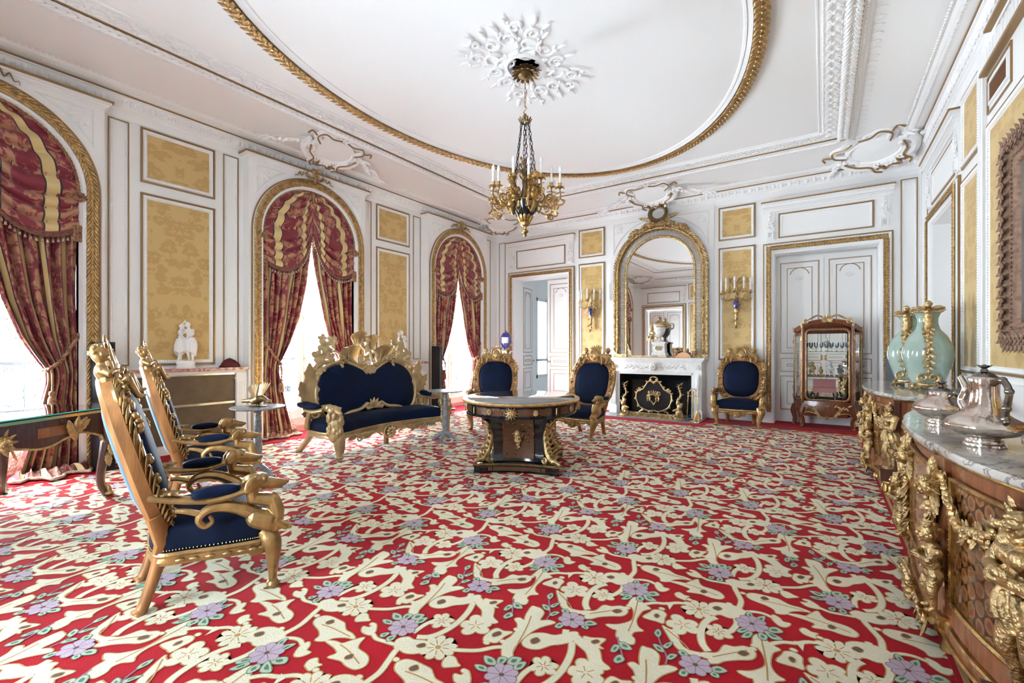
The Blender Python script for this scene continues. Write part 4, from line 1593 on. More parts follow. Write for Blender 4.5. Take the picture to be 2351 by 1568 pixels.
# ================================================================ CARPET PATTERN (one repeat, laid out over the floor)
TXC, TYC = 0.585, 1.45
CARPET = [
    ('f','c',[(51,1069)],(0.085,9,'star')),
    ('p','c',[(90,1069),(83,1146),(112,1189),(162,1207),(221,1205),(254,1173),(235,1103),(194,1075),(154,1080),(120,1063)],1),
    ('p','b',[(109,1122),(124,1150),(147,1139),(134,1112)],1),
    ('s','c',[(221,1184),(221,1275),(196,1346),(171,1408),(158,1481)],0.012),
    ('s','c',[(242,1172),(289,1204),(332,1213),(371,1201)],0.009),
    ('p','c',[(372,1189),(374,1229),(402,1216),(420,1190),(451,1190),(437,1148),(407,1140)],1),
    ('s','c',[(583,1089),(531,1072),(480,1028),(424,999),(376,944)],0.01),
    ('p','c',[(475,1044),(510,984),(512,1048)],0),
    ('p','c',[(317,991),(314,934),(323,891),(338,895),(364,858),(381,799),(372,756),(334,706),(287,676),(328,660),(348,662),(362,620),(391,591),(420,590),(450,603),(442,642),(421,661),(423,696),(455,726),(429,740),(408,768),(396,809),(397,881),(408,908),(425,936),(393,953),(366,977),(351,1011)],1),
    ('s','c',[(138,1043),(108,991),(99,919),(107,844),(128,782),(159,742)],0.015),
    ('s','c',[(223,1088),(233,1039),(225,981),(204,927)],0.012),
    ('f','c',[(171,921)],(0.062,6,'leafy')),
    ('p','c',[(129,702),(154,729),(186,746),(202,771),(212,829),(251,840),(287,871),(322,867),(338,833),(326,789),(282,758),(231,714),(208,679),(172,660),(172,688),(152,688)],1),
    ('p','b',[(271,803),(287,831),(312,826),(296,796)],1),
    ('p','c',[(-65,820),(-40,813),(-4,808),(17,783),(35,741),(65,709),(103,704),(137,712),(142,689),(104,675),(57,678),(17,707),(-21,757)],1),
    ('f','c',[(15,880)],(0.082,5,'leafy')),
    ('p','c',[(417,842),(435,900),(444,933),(477,948),(507,929),(510,886),(517,842),(484,841),(455,837)],1),
    ('p','b',[(462,885),(468,904),(484,892),(476,868)],1),
    ('f','c',[(475,967)],(0.018,6,'dot')),
    ('f','c',[(173,1214)],(0.018,6,'dot')),
    ('f','c',[(401,1030)],(0.018,6,'dot')),
    ('f','c',[(326,900)],(0.018,6,'dot')),
    ('f','c',[(323,874)],(0.018,6,'dot')),
    ('s','l',[(528,722),(549,682),(582,632),(605,589),(611,547)],0.004),
    ('p','g',[(512,779),(506,740),(530,717),(533,753)],1),
    ('p','g',[(527,651),(556,620),(584,626),(556,656)],1),
    ('p','g',[(568,663),(588,659),(597,715),(578,696)],1),
    ('p','g',[(18,593),(37,590),(51,634),(27,628)],1),
    ('s','l',[(373,611),(394,567),(422,524),(438,496)],0.004),
    ('p','g',[(384,498),(402,503),(406,549),(381,548)],1),
    ('p','g',[(393,577),(420,543),(458,561),(420,590)],1),
    ('p','g',[(419,445),(438,439),(455,474),(432,497),(418,477)],1),
    ('p','g',[(260,1165),(274,1187),(296,1138),(282,1122)],1),
    ('p','g',[(311,1154),(340,1187),(340,1136),(320,1123)],1),
    ('p','g',[(356,1070),(394,1113),(426,1088),(388,1057)],1),
    ('p','g',[(348,1052),(389,1046),(428,1023),(387,1001)],1),
    ('p','g',[(335,1021),(367,1009),(361,967),(334,981)],1),
    ('p','g',[(241,980),(272,1030),(289,1018),(263,972)],1),
    ('p','g',[(268,937),(286,999),(307,996),(297,951)],1),
    ('f','l',[(295,1079)],(0.072,8,'petal')),
    ('p','g',[(50,663),(66,684),(92,662),(70,643)],1),
    ('p','g',[(89,518),(92,555),(117,555),(115,519)],1),
    ('p','g',[(190,618),(212,659),(251,650),(223,618)],1),
    ('p','g',[(197,609),(225,606),(227,586),(201,586)],1),
    ('f','l',[(133,614)],(0.066,7,'petal')),
    ('s','c',[(145,528),(160,494),(175,461)],0.014),
    ('p','c',[(20,334),(23,401),(68,443),(124,459),(174,526),(205,536),(215,478),(180,421),(142,385),(113,335),(81,313),(46,310)],1),
    ('p','b',[(48,364),(61,394),(85,379),(69,346)],1),
    ('p','c',[(203,524),(255,504),(311,500),(348,463),(377,414),(424,389),(381,350),(350,338),(330,382),(296,429),(253,451),(212,475)],1),
    ('s','c',[(210,463),(243,382),(260,278),(251,180),(223,118),(176,85)],0.014),
    ('s','c',[(138,95),(138,167),(150,222),(170,254)],0.011),
    ('f','c',[(184,245)],(0.062,6,'leafy')),
    ('p','c',[(239,526),(273,538),(330,566),(324,509),(349,495),(299,481),(265,469)],1),
    ('p','b',[(285,514),(301,538),(315,528),(300,503)],1),
    ('f','c',[(349,310)],(0.08,5,'leafy')),
    ('p','c',[(435,279),(445,347),(488,350),(527,367),(513,314),(511,262),(476,246),(452,239)],1),
    ('p','b',[(459,303),(473,334),(492,320),(475,288)],1),
    ('p','c',[(508,613),(489,605),(504,528),(521,480),(493,484),(477,462),(510,437),(533,395),(541,334),(532,285),(556,239),(594,194),(635,202),(614,238),(597,277),(596,339),(599,407),(618,475),(660,545),(622,548),(587,524),(572,587),(540,614)],1),
    ('p','g',[(522,155),(564,164),(597,138),(558,121)],1),
    ('p','g',[(523,88),(562,104),(593,88),(554,71)],1),
    ('p','g',[(-4,185),(29,198),(31,151),(11,147)],1),
    ('p','g',[(40,215),(80,232),(81,184),(48,172)],1),
    ('p','g',[(79,193),(109,223),(116,180),(92,155)],1),
    ('p','g',[(23,8),(46,32),(51,1),(34,-11)],1),
    ('p','g',[(67,4),(84,41),(100,8),(87,-17)],1),
    ('f','l',[(67,101)],(0.07,8,'petal')),
    ('p','c',[(114,18),(140,61),(179,62),(227,86),(265,86),(286,60),(267,7),(222,-24),(185,-25),(147,-26)],1),
    ('p','b',[(223,41),(238,68),(258,57),(242,35)],1),
    ('f','c',[(311,85)],(0.085,9,'star')),
    ('s','c',[(355,98),(419,133),(476,172),(521,227),(556,254)],0.01),
    ('s','c',[(132,1438),(82,1429),(31,1420),(-13,1434)],0.009),
    ('p','c',[(486,1447),(515,1458),(517,1496),(560,1461),(574,1426),(542,1414),(510,1419)],1),
    ('p','c',[(431,1278),(473,1301),(512,1308),(531,1345),(560,1395),(575,1358),(601,1327),(654,1322),(694,1310),(722,1273),(707,1234),(659,1226),(614,1233),(578,1224),(541,1215),(552,1253),(515,1269),(473,1273)],1),
    ('p','b',[(20,1261),(31,1287),(50,1271),(35,1250)],1),
    ('p','c',[(236,1359),(250,1395),(290,1410),(343,1413),(383,1413),(406,1400),(441,1381),(490,1380),(533,1362),(486,1344),(444,1309),(430,1273),(389,1252),(376,1283),(340,1306),(294,1317),(258,1329)],1),
    ('p','b',[(306,1369),(318,1396),(340,1381),(324,1359)],1),
    ('p','c',[(493,1159),(509,1185),(539,1168),(564,1170),(554,1148),(557,1121),(528,1123),(507,1131)],1),
    ('p','c',[(387,65),(416,76),(452,55),(472,46),(442,18),(420,3),(396,24)],1),
    ('f','c',[(529,283)],(0.018,6,'dot')),
    ('f','c',[(472,234)],(0.018,6,'dot')),
    ('f','c',[(533,395)],(0.018,6,'dot')),
    ('f','c',[(565,1311)],(0.018,6,'dot')),
    ('f','c',[(216,1373)],(0.018,6,'dot')),
    ('f','c',[(508,34)],(0.018,6,'dot')),
    ('f','c',[(572,1138)],(0.018,6,'dot')),
]


def carpet_tile():
    """flat shapes of one repeat: list of (layer, material, polygon in metres)"""
    out = []

    def fill(P, m, edge=None, ew=.005, layer=1):
        if edge is not None:
            out.append((layer - .5, edge, offset_poly(P, ew)))
        out.append((layer, m, A(P)))
    MI = {'c': 0, 'o': 1, 'l': 2, 'g': 3, 's': 4, 'b': 5, 'p': 6}
    for kind, col, pts, ex in CARPET:
        P = A(pts) / 1000.0
        if kind == 'p':
            Q = crv(P, len(P) * (4 if len(P) < 8 else 3), True) if ex else P
            if col == 'c':
                fill(Q, 0, 1, .006, 1)
                c = Q.mean(0)
                d = Q - c
                far = Q[np.argmax(np.linalg.norm(d, axis=1))]
                if len(P) > 12:                        # centre vein of the big leaves
                    opp = 2 * c - far
                    ln = crv([far * .8 + c * .2, c + A((.004, .006)), opp * .45 + c * .55], 8)
                    out.append((2, 1, ribbon2d(ln, .0035)))
            elif col == 'b':
                fill(Q, 5, 1, .005, 2.6)
            else:
                fill(Q, 4, 3, .004, 3)
                c = Q.mean(0)
                out.append((3.4, 3, c + (Q - c) * A((.45, .45))))
        elif kind == 's':
            ln = crv(P, 6 * len(P))
            if col == 'l':
                out.append((3, 6, ribbon2d(ln, ex)))
            else:
                out.append((.5, 1, ribbon2d(ln, ex + .005)))
                out.append((1.2, 0, ribbon2d(ln, ex)))
        else:
            r, n, sty = ex
            c = P[0]
            t = np.linspace(0, 2 * PI, n * 10, endpoint=False)
            if sty == 'star':
                rr_ = r * (.68 + .32 * np.abs(np.cos(t * n / 2)) ** .7)
                Q = c + np.c_[np.cos(t), np.sin(t)] * rr_[:, None]
                fill(Q, 0, 1, .006, 1.4)
                for i in range(n):
                    a = 2 * PI * (i + .5) / n
                    u = A((math.cos(a), math.sin(a)))
                    out.append((2, 1, ribbon2d(A([c + u * r * .25, c + u * r * .62]), .0025)))
                out.append((2.1, 1, c + np.c_[np.cos(t), np.sin(t)] * r * .16))
            elif sty == 'leafy':
                rr_ = r * (.5 + .5 * np.abs(np.cos((t + .3) * n / 2)) ** .55)
                rr_ *= 1 + .10 * np.sin(3 * t + 1)
                Q = c + np.c_[np.cos(t), np.sin(t)] * rr_[:, None]
                fill(Q, 0, 1, .006, 1.4)
                for i in range(n):
                    a = 2 * PI * i / n - .3
                    u = A((math.cos(a), math.sin(a)))
                    out.append((2, 1, ribbon2d(A([c + u * r * .1, c + u * r * .5]), .0025)))
            elif sty == 'petal':
                rr_ = r * (.74 + .26 * np.abs(np.cos(t * n / 2)) ** .8)
                Q = c + np.c_[np.cos(t), np.sin(t)] * rr_[:, None]
                fill(Q, 2, 6, .004, 3.8)
                for i in range(n):
                    a = 2 * PI * (i + .5) / n
                    u = A((math.cos(a), math.sin(a)))
                    out.append((4.2, 6, ribbon2d(A([c + u * r * .12, c + u * r * .72]), .0018)))
                tt_ = np.linspace(0, 2 * PI, 10, endpoint=False)
                out.append((4.4, 5, c + np.c_[np.cos(tt_), np.sin(tt_)] * .011))
            else:
                tt_ = np.linspace(0, 2 * PI, 10, endpoint=False)
                fill(c + np.c_[np.cos(tt_), .8 * np.sin(tt_)] * r * .8, 0, 1, .005, 1)
    return [(l_, m_, ccw(P_)) for l_, m_, P_ in out]


def ccw(P):
    return P[::-1] if np.sum(P[:, 0] * np.roll(P[:, 1], -1) - np.roll(P[:, 0], -1) * P[:, 1]) < 0 else P


def ribbon2d(P, hw):
    P = A(P)
    d = np.gradient(P, axis=0)
    d /= np.linalg.norm(d, axis=1)[:, None] + 1e-9
    n = np.c_[-d[:, 1], d[:, 0]] * hw
    return np.concatenate([P + n, (P - n)[::-1]])


tile = carpet_tile()
CX0, CX1, CY0, CY1 = -6.58, 1.27, -0.9, 9.03
cv, cf, cm, nv = [], [], [], 0
for ti, (lay, m, P) in enumerate(tile):
    c = P.mean(0)
    lo, hi = P.min(0), P.max(0)
    z = 0.0012 + lay * 0.0007 + ti * 1.2e-6
    for i in range(math.floor((CX0 - hi[0]) / TXC) - 1, math.ceil((CX1 - lo[0]) / TXC) + 1):
        for j in range(math.floor((CY0 - hi[1]) / TYC) - 1, math.ceil((CY1 - lo[1]) / TYC) + 1):
            o = A((i * TXC, j * TYC))
            if lo[0] + o[0] < CX0 - .06 or hi[0] + o[0] > CX1 or lo[1] + o[1] < CY0 or hi[1] + o[1] > CY1 + .05:
                continue
            if hi[1] + o[1] > 8.55 and -3.95 < c[0] + o[0] < -1.75:
                continue
            Q = P + o
            cv.append(np.c_[Q, np.full(len(Q), z)])
            cf.append(tuple(range(nv, nv + len(Q))))
            cm.append(m)
            nv += len(Q)
me = bpy.data.meshes.new('carpet_pattern')
me.from_pydata(np.concatenate(cv).tolist(), [], cf)
for k in ('wool_cream', 'wool_gold', 'wool_lilac', 'wool_green', 'wool_sage', 'wool_brown', 'wool_plum'):
    me.materials.append(MAT[k])
me.polygons.foreach_set('material_index', cm)
me.update()
cp_ = link('carpet_pattern', me, floor)
cp_['kind'] = 'stuff'
cp_['label'] = 'cream leaf scrolls and lilac flowers woven in the carpet'
bd = MB()
for (x0, x1, y0, y1) in ((XW, CX0, YF, CY1), (XW, XR, CY1, YW), (-3.9, -1.8, 8.6, CY1), (0.45, 0.52, YF, CY1)):
    bd.add(bbox(x0, x1, y0, y1, .0, .0052))
part('carpet_border', bd, MAT['wool_red'], floor, False)
bl = MB()
bl.add(bbox(.470, .492, YF, CY1 - .08, .0, .0062))
bl.add(bbox(-1.7, .492, CY1 - .1, CY1 - .08, .0, .0062))
part('carpet_line', bl, MAT['wool_gold'], floor, False)
# ================================================================ CARVED FIGURES AND SEAT FURNITURE
def head_shapes(c, r, f=(0, 1, 0), hair=True, beard=False, up=(0, 0, 1)):
    """head with face; c centre, r half-height, f facing"""
    c = A(c)
    f = A(f) / np.linalg.norm(f)
    sd = np.cross(f, up)
    sd /= np.linalg.norm(sd)
    u = np.cross(sd, f)
    R = np.stack([sd, f, u], axis=1)

    def L(x, y, z):
        return c + R @ (A((x, y, z)) * r)
    out = [ell(c, A((.80, .88, 1.0)) * r, 14, 10, rot=R), ell(L(0, .34, -.40), A((.56, .52, .52)) * r, 10, 8, rot=R)]
    out += [ell(L(0, .95, -.12), A((.13, .17, .20)) * r, 8, 6, rot=R), ell(L(0, .85, .22), A((.55, .18, .13)) * r, 8, 6, rot=R)]
    for s in (-1, 1):
        out += [ell(L(s * .40, .66, -.26), A((.27, .24, .25)) * r, 8, 6, rot=R), ell(L(s * .80, .0, -.08), A((.12, .16, .24)) * r, 8, 6, rot=R)]
        out += [ell(L(s * .30, .80, .06), A((.13, .07, .08)) * r, 6, 5, rot=R)]
    out += [ell(L(0, .84, -.46), A((.22, .10, .07)) * r, 8, 6, rot=R), ell(L(0, .80, -.60), A((.18, .10, .07)) * r, 8, 6, rot=R), ell(L(0, .72, -.80), A((.22, .17, .16)) * r, 8, 6, rot=R)]
    if hair:
        g = np.random.default_rng(3)
        for i in range(26):
            a, b = g.uniform(0, 2 * PI), g.uniform(.15, 1.45)
            d = A((math.cos(a) * math.cos(b), math.sin(a) * math.cos(b), math.sin(b)))
            if d[1] > .45 and d[2] < .72:
                continue
            out.append(ell(L(*(d * A((.86, .92, 1.02)))), A((.24, .24, .20)) * r, 7, 5))
    if beard:
        for i in range(12):
            a = PI * i / 11
            out.append(ell(L(.55 * math.cos(a), .45 + .25 * math.sin(a), -.72 - .25 * math.sin(a)), A((.2, .2, .3)) * r, 7, 5))
    return out


def fingers(p, d, n, r, l):
    """five short unequal fingers from a palm at p pointing along d"""
    p, d, n = A(p), A(d) / np.linalg.norm(d), A(n)
    s = np.cross(d, n)
    s /= np.linalg.norm(s) + 1e-9
    o = []
    for k, q in enumerate((.85, 1.0, .95, .75)):
        b = p + s * (k - 1.5) * r * 1.9
        m_ = b + d * l * .5 * q
        o.append(cap_cone(b, m_, r, r * .9, 7))
        o.append(cap_cone(m_, m_ + (d - n * .5) * l * .5 * q, r * .9, r * .75, 7))
    o.append(cap_cone(p - s * r * 2.5 - d * l * .3, p - s * r * 4 + d * l * .3, r * 1.1, r * .85, 7))
    return o


def putto(s=1.0, arms='lap', wings=False, look=(0, 1, 0), legs='sit', side=1):
    """plump child figure, unit height about 1, seated, facing +y; returns shapes"""
    o = head_shapes((0, .06, .82), .17, look)
    o += [cap_cone((0, .02, .58), (0, .04, .72), .085, .075), ell((0, 0, .50), (.175, .135, .16), 12, 8), ell((0, .035, .33), (.17, .155, .17), 12, 8), ell((0, 0, .17), (.19, .17, .14), 12, 8)]
    if arms == 'lap':
        A_ = [((.26, .06, .38), (.13, .25, .33)), ((-.26, .06, .38), (-.10, .26, .28))]
    elif arms == 'up':
        A_ = [((.30, .02, .64), (.22, .06, .90)), ((-.27, .08, .40), (-.16, .26, .36))]
    elif arms == 'wide':
        A_ = [((.36, .02, .50), (.56, .04, .56)), ((-.36, .02, .50), (-.56, .04, .56))]
    else:
        A_ = [((.24, .12, .44), (.02, .24, .46)), ((-.24, .12, .42), (0, .23, .40))]
    for k, (e, h) in zip((1, -1), A_):
        o += [ell((k * .165, 0, .55), (.085, .085, .085), 8, 6), cap_cone((k * .17, 0, .55), e, .072, .06), cap_cone(e, h, .062, .042), ell(h, (.05, .05, .045), 8, 6)]
        dd_ = A(h) - A(e)
        o += fingers(A(h) + dd_ / np.linalg.norm(dd_) * .03, dd_, (0, 0, 1), .014, .06)
    if legs == 'sit':
        for k in (1, -1):
            kn = A((k * .16, .36, .19 + .05 * (k == side)))
            ft = A((k * .14, .40 + .04 * (k == side), -.12))
            o += [cap_cone((k * .10, .03, .14), kn, .115, .085), cap_cone(kn, ft, .085, .048), ell(ft + A((0, .05, -.02)), (.045, .09, .04), 8, 6)]
    elif legs == 'stand':
        for k in (1, -1):
            kn = A((k * .11, .06 + .05 * (k == side), -.12))
            ft = A((k * .11, .02, -.42))
            o += [cap_cone((k * .09, .01, .14), kn, .115, .085), cap_cone(kn, ft, .085, .045), ell(ft + A((0, .06, -.02)), (.045, .09, .035), 8, 6)]
    else:                                        # tapering scaled tail
        P = crv([(0, 0, .15), (0, .05, -.1), (.05 * side, .02, -.32), (.12 * side, -.02, -.5)], 10)
        o.append(tube(P, [.17, .15, .10, .05], 10))
    if wings:
        for k in (1, -1):
            for q in range(3):
                o.append(ell((k * (.16 + .06 * q), -.14 - .02 * q, .62 + .05 * q), (.05, .035, .18 - .03 * q), 8, 6, rot=(0, k * (.5 + .25 * q), 0)))
    return [(A(v) * s, f) for v, f in o]


GW, BWD, VB = MAT['gilt_wood'], MAT['bare_wood'], MAT['velvet_blue']
mat('velvet_back', (0.035, 0.16, 0.26), 0.7, sheen=0.5, bump=0.3, bscale=30, var=0.3, vscale=9, stretch=(1, 1, .25))


def cushion(outline, z0, z1, crown=.04, n_in=5):
    """upholstered pad over a plan outline (k x 2)"""
    P = A(outline)
    c = P.mean(0)
    L = [np.c_[P, np.full(len(P), z0)]]
    for q, s in ((.25, 1.012), (.6, 1.015), (.85, 1.0), (1.0, .97)):
        L.append(np.c_[c + (P - c) * s, np.full(len(P), z0 + (z1 - z0) * q)])
    for i in range(1, n_in):
        s = .97 * (1 - i / n_in)
        L.append(np.c_[c + (P - c) * s, np.full(len(P), z1 + crown * (1 - (1 - i / n_in) ** 2.2))])
    return loft(L, cap=True)


def cabriole(foot, knee, top, r=.045, seg=10):
    """carved cabriole leg from foot to knee to seat rail"""
    f, k, t = A(foot), A(knee), A(top)
    out = A((k - f) * (1, 1, 0))
    P = crv([t, k, f * .55 + k * .45 - out * .55, f * .9 + k * .1 - out * .35 + A((0, 0, .0)), f + A((0, 0, .02)) + out * .25], 22)
    m = [tube(P, [r * 1.35, r * 1.5, r * 1.0, r * .62, r * .55, r * .75], seg), ell(f + A((0, 0, .028)) + out * .3, (r * .95, r * .95, .028), 10, 6)]
    return merge(*m)


def chair_protos():
    root = thing('gilt_armchair', 'x', 'armchair')
    # back plane
    o0, vd, wd = A((0, -.25, .40)), A((0, -.315, .949)), A((0, .949, .315))

    def B(u, v, w=0.0):
        return o0 + A((u, 0, 0)) + vd * v + wd * w
    n = 56
    th = np.linspace(0, 2 * PI, n, endpoint=False)

    def inner(s=1.0):
        c, si = np.cos(th), np.sin(th)
        u = .29 * np.sign(c) * np.abs(c) ** .72 * (1 + .06 * si)
        v = .42 + .335 * np.sign(si) * np.abs(si) ** .72
        return np.c_[u * s, .42 + (v - .42) * s]

    def outer(d=0.0):
        c, si = np.cos(th), np.sin(th)
        u = (.385 + d) * np.sign(c) * np.abs(c) ** .78 * (1 + .10 * si)
        v = .43 + (.46 + d) * np.sign(si) * np.abs(si) ** .8
        v = np.where((v < .06) & (np.abs(u) < .3), v, v)
        return np.c_[u, np.maximum(v, -.03)]
    fr = MB()
    fr.add(loft([[B(u, v, w) for u, v in pts] for pts, w in ((inner(1.0), .03), (inner(1.06), .055), (outer(-.03), .05), (outer(0), .02), (outer(0), -.035), (outer(-.03), -.06), (inner(1.05), -.06), (inner(1.0), -.03))], cv=True))
    # stiles down to the rear legs
    for s in (-1, 1):
        fr.add(tube([B(s * .27, .12, -.005), B(s * .235, -.04, -.01), (s * .225, -.262, .30)], [.052, .055, .05], 10, flat=(.8, 1.1)))
    part('back_frame', fr, BWD, root)
    # carved fruit, leaves and flowers round the frame
    g = np.random.default_rng(11)
    cvg = MB()
    mid = (inner(1.06) + outer(-.02)) / 2
    for i in range(n):
        u, v = mid[i]
        if v < .02:
            continue
        c = B(u, v, .045)
        out = B(*outer(.0)[i], .03) - B(*inner(1.0)[i], .03)
        tg = np.cross(out, wd)
        tg /= np.linalg.norm(tg)
        a = g.uniform(-.9, .9)
        cvg.add(orient(leaf(.10, .055, 4, .6, .15, .12, 8, 5), c - wd * .005, out / np.linalg.norm(out) * .35 + tg * (a + .9), wd))
        if i % 2 == 0:
            for q in range(3):
                cvg.add(ell(c + tg * g.uniform(-.025, .025) + out * g.uniform(-.2, .35) + wd * .02, g.uniform(.014, .024), 7, 5))
        if i % 6 == 3:
            cvg.add(orient(rosette(.042, 6, .035), c + wd * .018 + out * .15, tg, wd))
        # edge scallops seen from the side
        e = B(*outer(.0)[i], -.01)
        cvg.add(orient(leaf(.10, .055, 3, .5, .2, .12, 8, 5), e + wd * .035, tg * (1 if u > 0 else -1) * (1 if u > 0 else 1) * .9 + wd * .25, out + wd * .6))
    part('back_carving', cvg, GW, root, label='gilt carved leaves and fruit')
    # crest: oval shield with shell and two seated children
    cr = MB()
    Rw = np.stack([A((1, 0, 0)), wd, vd], axis=1)     # local x, y(front), z(up)

    def P3(x, y, z):
        return o0 + Rw @ A((x, y, z))
    cr.add(ell(P3(0, .03, .905), (.065, .035, .085), 14, 10, rot=Rw))
    cr.add(tube([P3(.085 * math.cos(t), .04, .905 + .11 * math.sin(t)) for t in np.linspace(0, 2 * PI, 28, endpoint=False)], .017, 7, closed=True))
    for k in range(7):
        a = (k - 3) * .36
        cr.add(orient(leaf(.085, .035, 2, .6, .1, .2, 7, 5), P3(.05 * math.sin(a), .03, .985), Rw @ A((math.sin(a), .05, math.cos(a))), wd))
    for s in (-1, 1):
        cr.add(tube([P3(*p) for p in spiral((s * .13, .03, .86), .06, .012, PI / 2, -1.5 * s, 24)], [.018, .010], 7))
        cr.add(orient(leaf(.16, .08, 5, .8, .2, .10), P3(s * .16, .02, .84), Rw @ A((s, .1, -.25)), wd))
        cr.add(tube([P3(*p) for p in spiral((s * .29, .02, .74), .055, .01, PI / 2, -1.4 * s, 22)], [.017, .008], 7))
    part('crest', cr, GW, root)
    for s in (-1, 1):
        me = sculpt('crest_child', [orient_r(q, P3(s * .205, -.01, .75), Rw, .275) for q in putto(1, 'chest', legs='sit', look=(-.35 * s, .9, 0), side=s)], GW, .0042, 1)
        link('crest_child', me, root)['label'] = 'gilt carved child seated on the chair crest'
    # upholstery of the back
    vc = MB()
    vc.add(loft([[B(u, v, w) for u, v in inner(s)] for s, w in ((1.03, .03), (1.0, .05), (.9, .075), (.7, .088), (.35, .093), (.02, .094))], cap=True))
    part('back_cushion', vc, VB, root, 'all')
    vr = MB()
    vr.add(loft([[B(u, v, w) for u, v in inner(s)] for s, w in ((1.05, -.055), (1.0, -.07), (.85, -.085), (.4, -.09), (.02, -.09))], cap=True))
    part('back_lining', vr, MAT['velvet_back'], root, 'all', 'pale blue velvet on the rear of the back')
    # seat
    so = crv([(-.24, -.29), (0, -.315), (.24, -.29), (.30, -.12), (.355, .12), (.365, .27), (.28, .315), (0, .345), (-.28, .315), (-.365, .27), (-.355, .12), (-.30, -.12)], 72, True)
    sc_ = MB()
    sc_.add(cushion(so, .295, .435, .055))
    part('seat_cushion', sc_, VB, root, 'all')
    rl_ = MB()
    c0 = so.mean(0)

    def rim(s, z):
        return np.c_[c0 + (so - c0) * s, z if not np.isscalar(z) else np.full(len(so), z)]
    low = np.array([.235 - .05 * math.exp(-((x / .13) ** 2)) * (y > .2) - .02 * math.cos(x * 18) * (y > .2) for x, y in so])
    rl_.add(loft([rim(.97, .30), rim(1.03, .305), rim(1.045, .29), rim(1.02, .275), rim(1.03, low + .02), rim(1.0, low), rim(.95, low + .01), rim(.94, .30)], cv=True))
    for i in range(0, 72, 2):                     # leaf carving on the rail
        p = rim(1.03, .26)[i]
        t = rim(1.03, .26)[(i + 1) % 72] - p
        nn = A((p[0], p[1], 0)) / np.linalg.norm(p[:2])
        if p[1] > -.2:
            rl_.add(orient(leaf(.05, .03, 3, .4, .1, .2, 6, 5), p + nn * .004, t, nn))
    rl_.add(orient(rosette(.06, 8, .05), (0, .365, .225), (0, 0, 1), (0, 1, 0)))
    for s in (-1, 1):
        rl_.add(tube(spiral((s * .11, .36, .24), .04, .008, 0, 1.4 * s, 20), [.013, .007], 6))
        rl_.add(orient(leaf(.12, .06, 4, .4, .1, .12, 8, 5), (s * .14, .355, .25), (s, 0, .1), (0, 1, 0)))
    part('seat_rail', rl_, GW, root)
    nl = MB()
    for i in range(72):
        for q in (0, .5):
            p = rim(1.018, .315)[i] * (1 - q) + rim(1.018, .315)[(i + 1) % 72] * q
            nl.add(bead(p, .0055))
    part('nail_trim', nl, MAT['brass'], root)
    for s in (-1, 1):
        l = MB()
        l.add(cabriole((s * .335, .335, 0), (s * .365, .325, .26), (s * .335, .28, .34), .042))
        l.add(orient(leaf(.16, .075, 4, -.3, .1, .10), (s * .36, .345, .33), (s * .1, .1, -1), (s * .5, .85, 0)))
        l.add(tube(spiral((s * .372, .31, .275), .032, .006, PI / 2, 1.3, 18, 'yz'), [.012, .007], 6))
        part('leg', l, GW, root)
        l = MB()
        l.add(tube(crv([(s * .225, -.255, .33), (s * .225, -.285, .22), (s * .22, -.345, .05), (s * .22, -.375, .0)], 14), [.048, .036, .030, .036], 10))
        l.add(ell((s * .22, -.37, .02), (.034, .042, .02), 8, 6))
        part('leg', l, BWD, root)
        # arm: rail, pad, hound
        a_ = MB()
        bk = B(s * .33, .23, .0)
        pth = crv([bk, (s * .375, -.12, .578), (s * .395, .03, .572), (s * .40, .17, .592)], 24)
        a_.add(tube(pth, [.035, .028, .030, .026], 10, flat=(1.25, .7)))
        a_.add(orient(leaf(.17, .08, 5, .4, .1, .10), bk + A((s * .01, .01, .012)), (s * .25, 1, -.1), (0, .1, 1)))
        # scaly tail scroll under the arm
        tl = crv([(s * .375, .24, .44), (s * .385, .13, .50), (s * .385, .03, .525), (s * .38, -.045, .515), (s * .38, -.085, .475), (s * .38, -.055, .435), (s * .38, -.015, .45), (s * .38, -.03, .485)], 44)
        a_.add(tube(tl, [.044, .034, .027, .022, .018, .012, .010], 9))
        a_.add(tube(crv([(s * .38, -.07, .50), (s * .375, -.14, .525), (s * .36, -.20, .535)], 10), [.018, .012], 7))
        part('arm', a_, GW, root)
        pd = MB()
        po = crv([(-.03, -.11), (0, -.125), (.03, -.11), (.036, 0), (.03, .11), (0, .125), (-.03, .11), (-.036, 0)], 32, True)
        v_, f_ = cushion(po, 0, .028, .022, 4)
        v_ = A([(p[0] + s * (.39 - .0), p[1] + .005, p[2] + np.interp(p[1], (-.12, 0, .12), (.598, .593, .603)) - .004) for p in v_])
        pd.add((v_, f_))
        ob = part('arm_pad', pd, VB, root, 'all')
        X = s * .385
        hs = [cap_cone((X, .34, .375), (X, .345, .45), .046, .050), cap_cone((X, .345, .45), (X, .325, .51), .050, .044), cap_cone((X, .325, .51), (X, .265, .525), .042, .036),
              cap_cone((X, .265, .525), (X, .205, .54), .036, .033), cap_cone((X, .205, .54), (X, .20, .60), .034, .038),
              ell((X, .225, .628), (.044, .062, .042), 12, 8), cap_cone((X, .26, .620), (X, .395, .598), .034, .018), cap_cone((X, .27, .598), (X, .375, .580), .020, .012), ell((X, .412, .602), (.014, .014, .012), 8, 6), ell((X, .268, .652), (.03, .03, .016), 8, 6),
              cap_cone((X, .30, .40), (X, .22, .43), .06, .055), cap_cone((X, .36, .36), (X, .405, .365), .026, .022)]
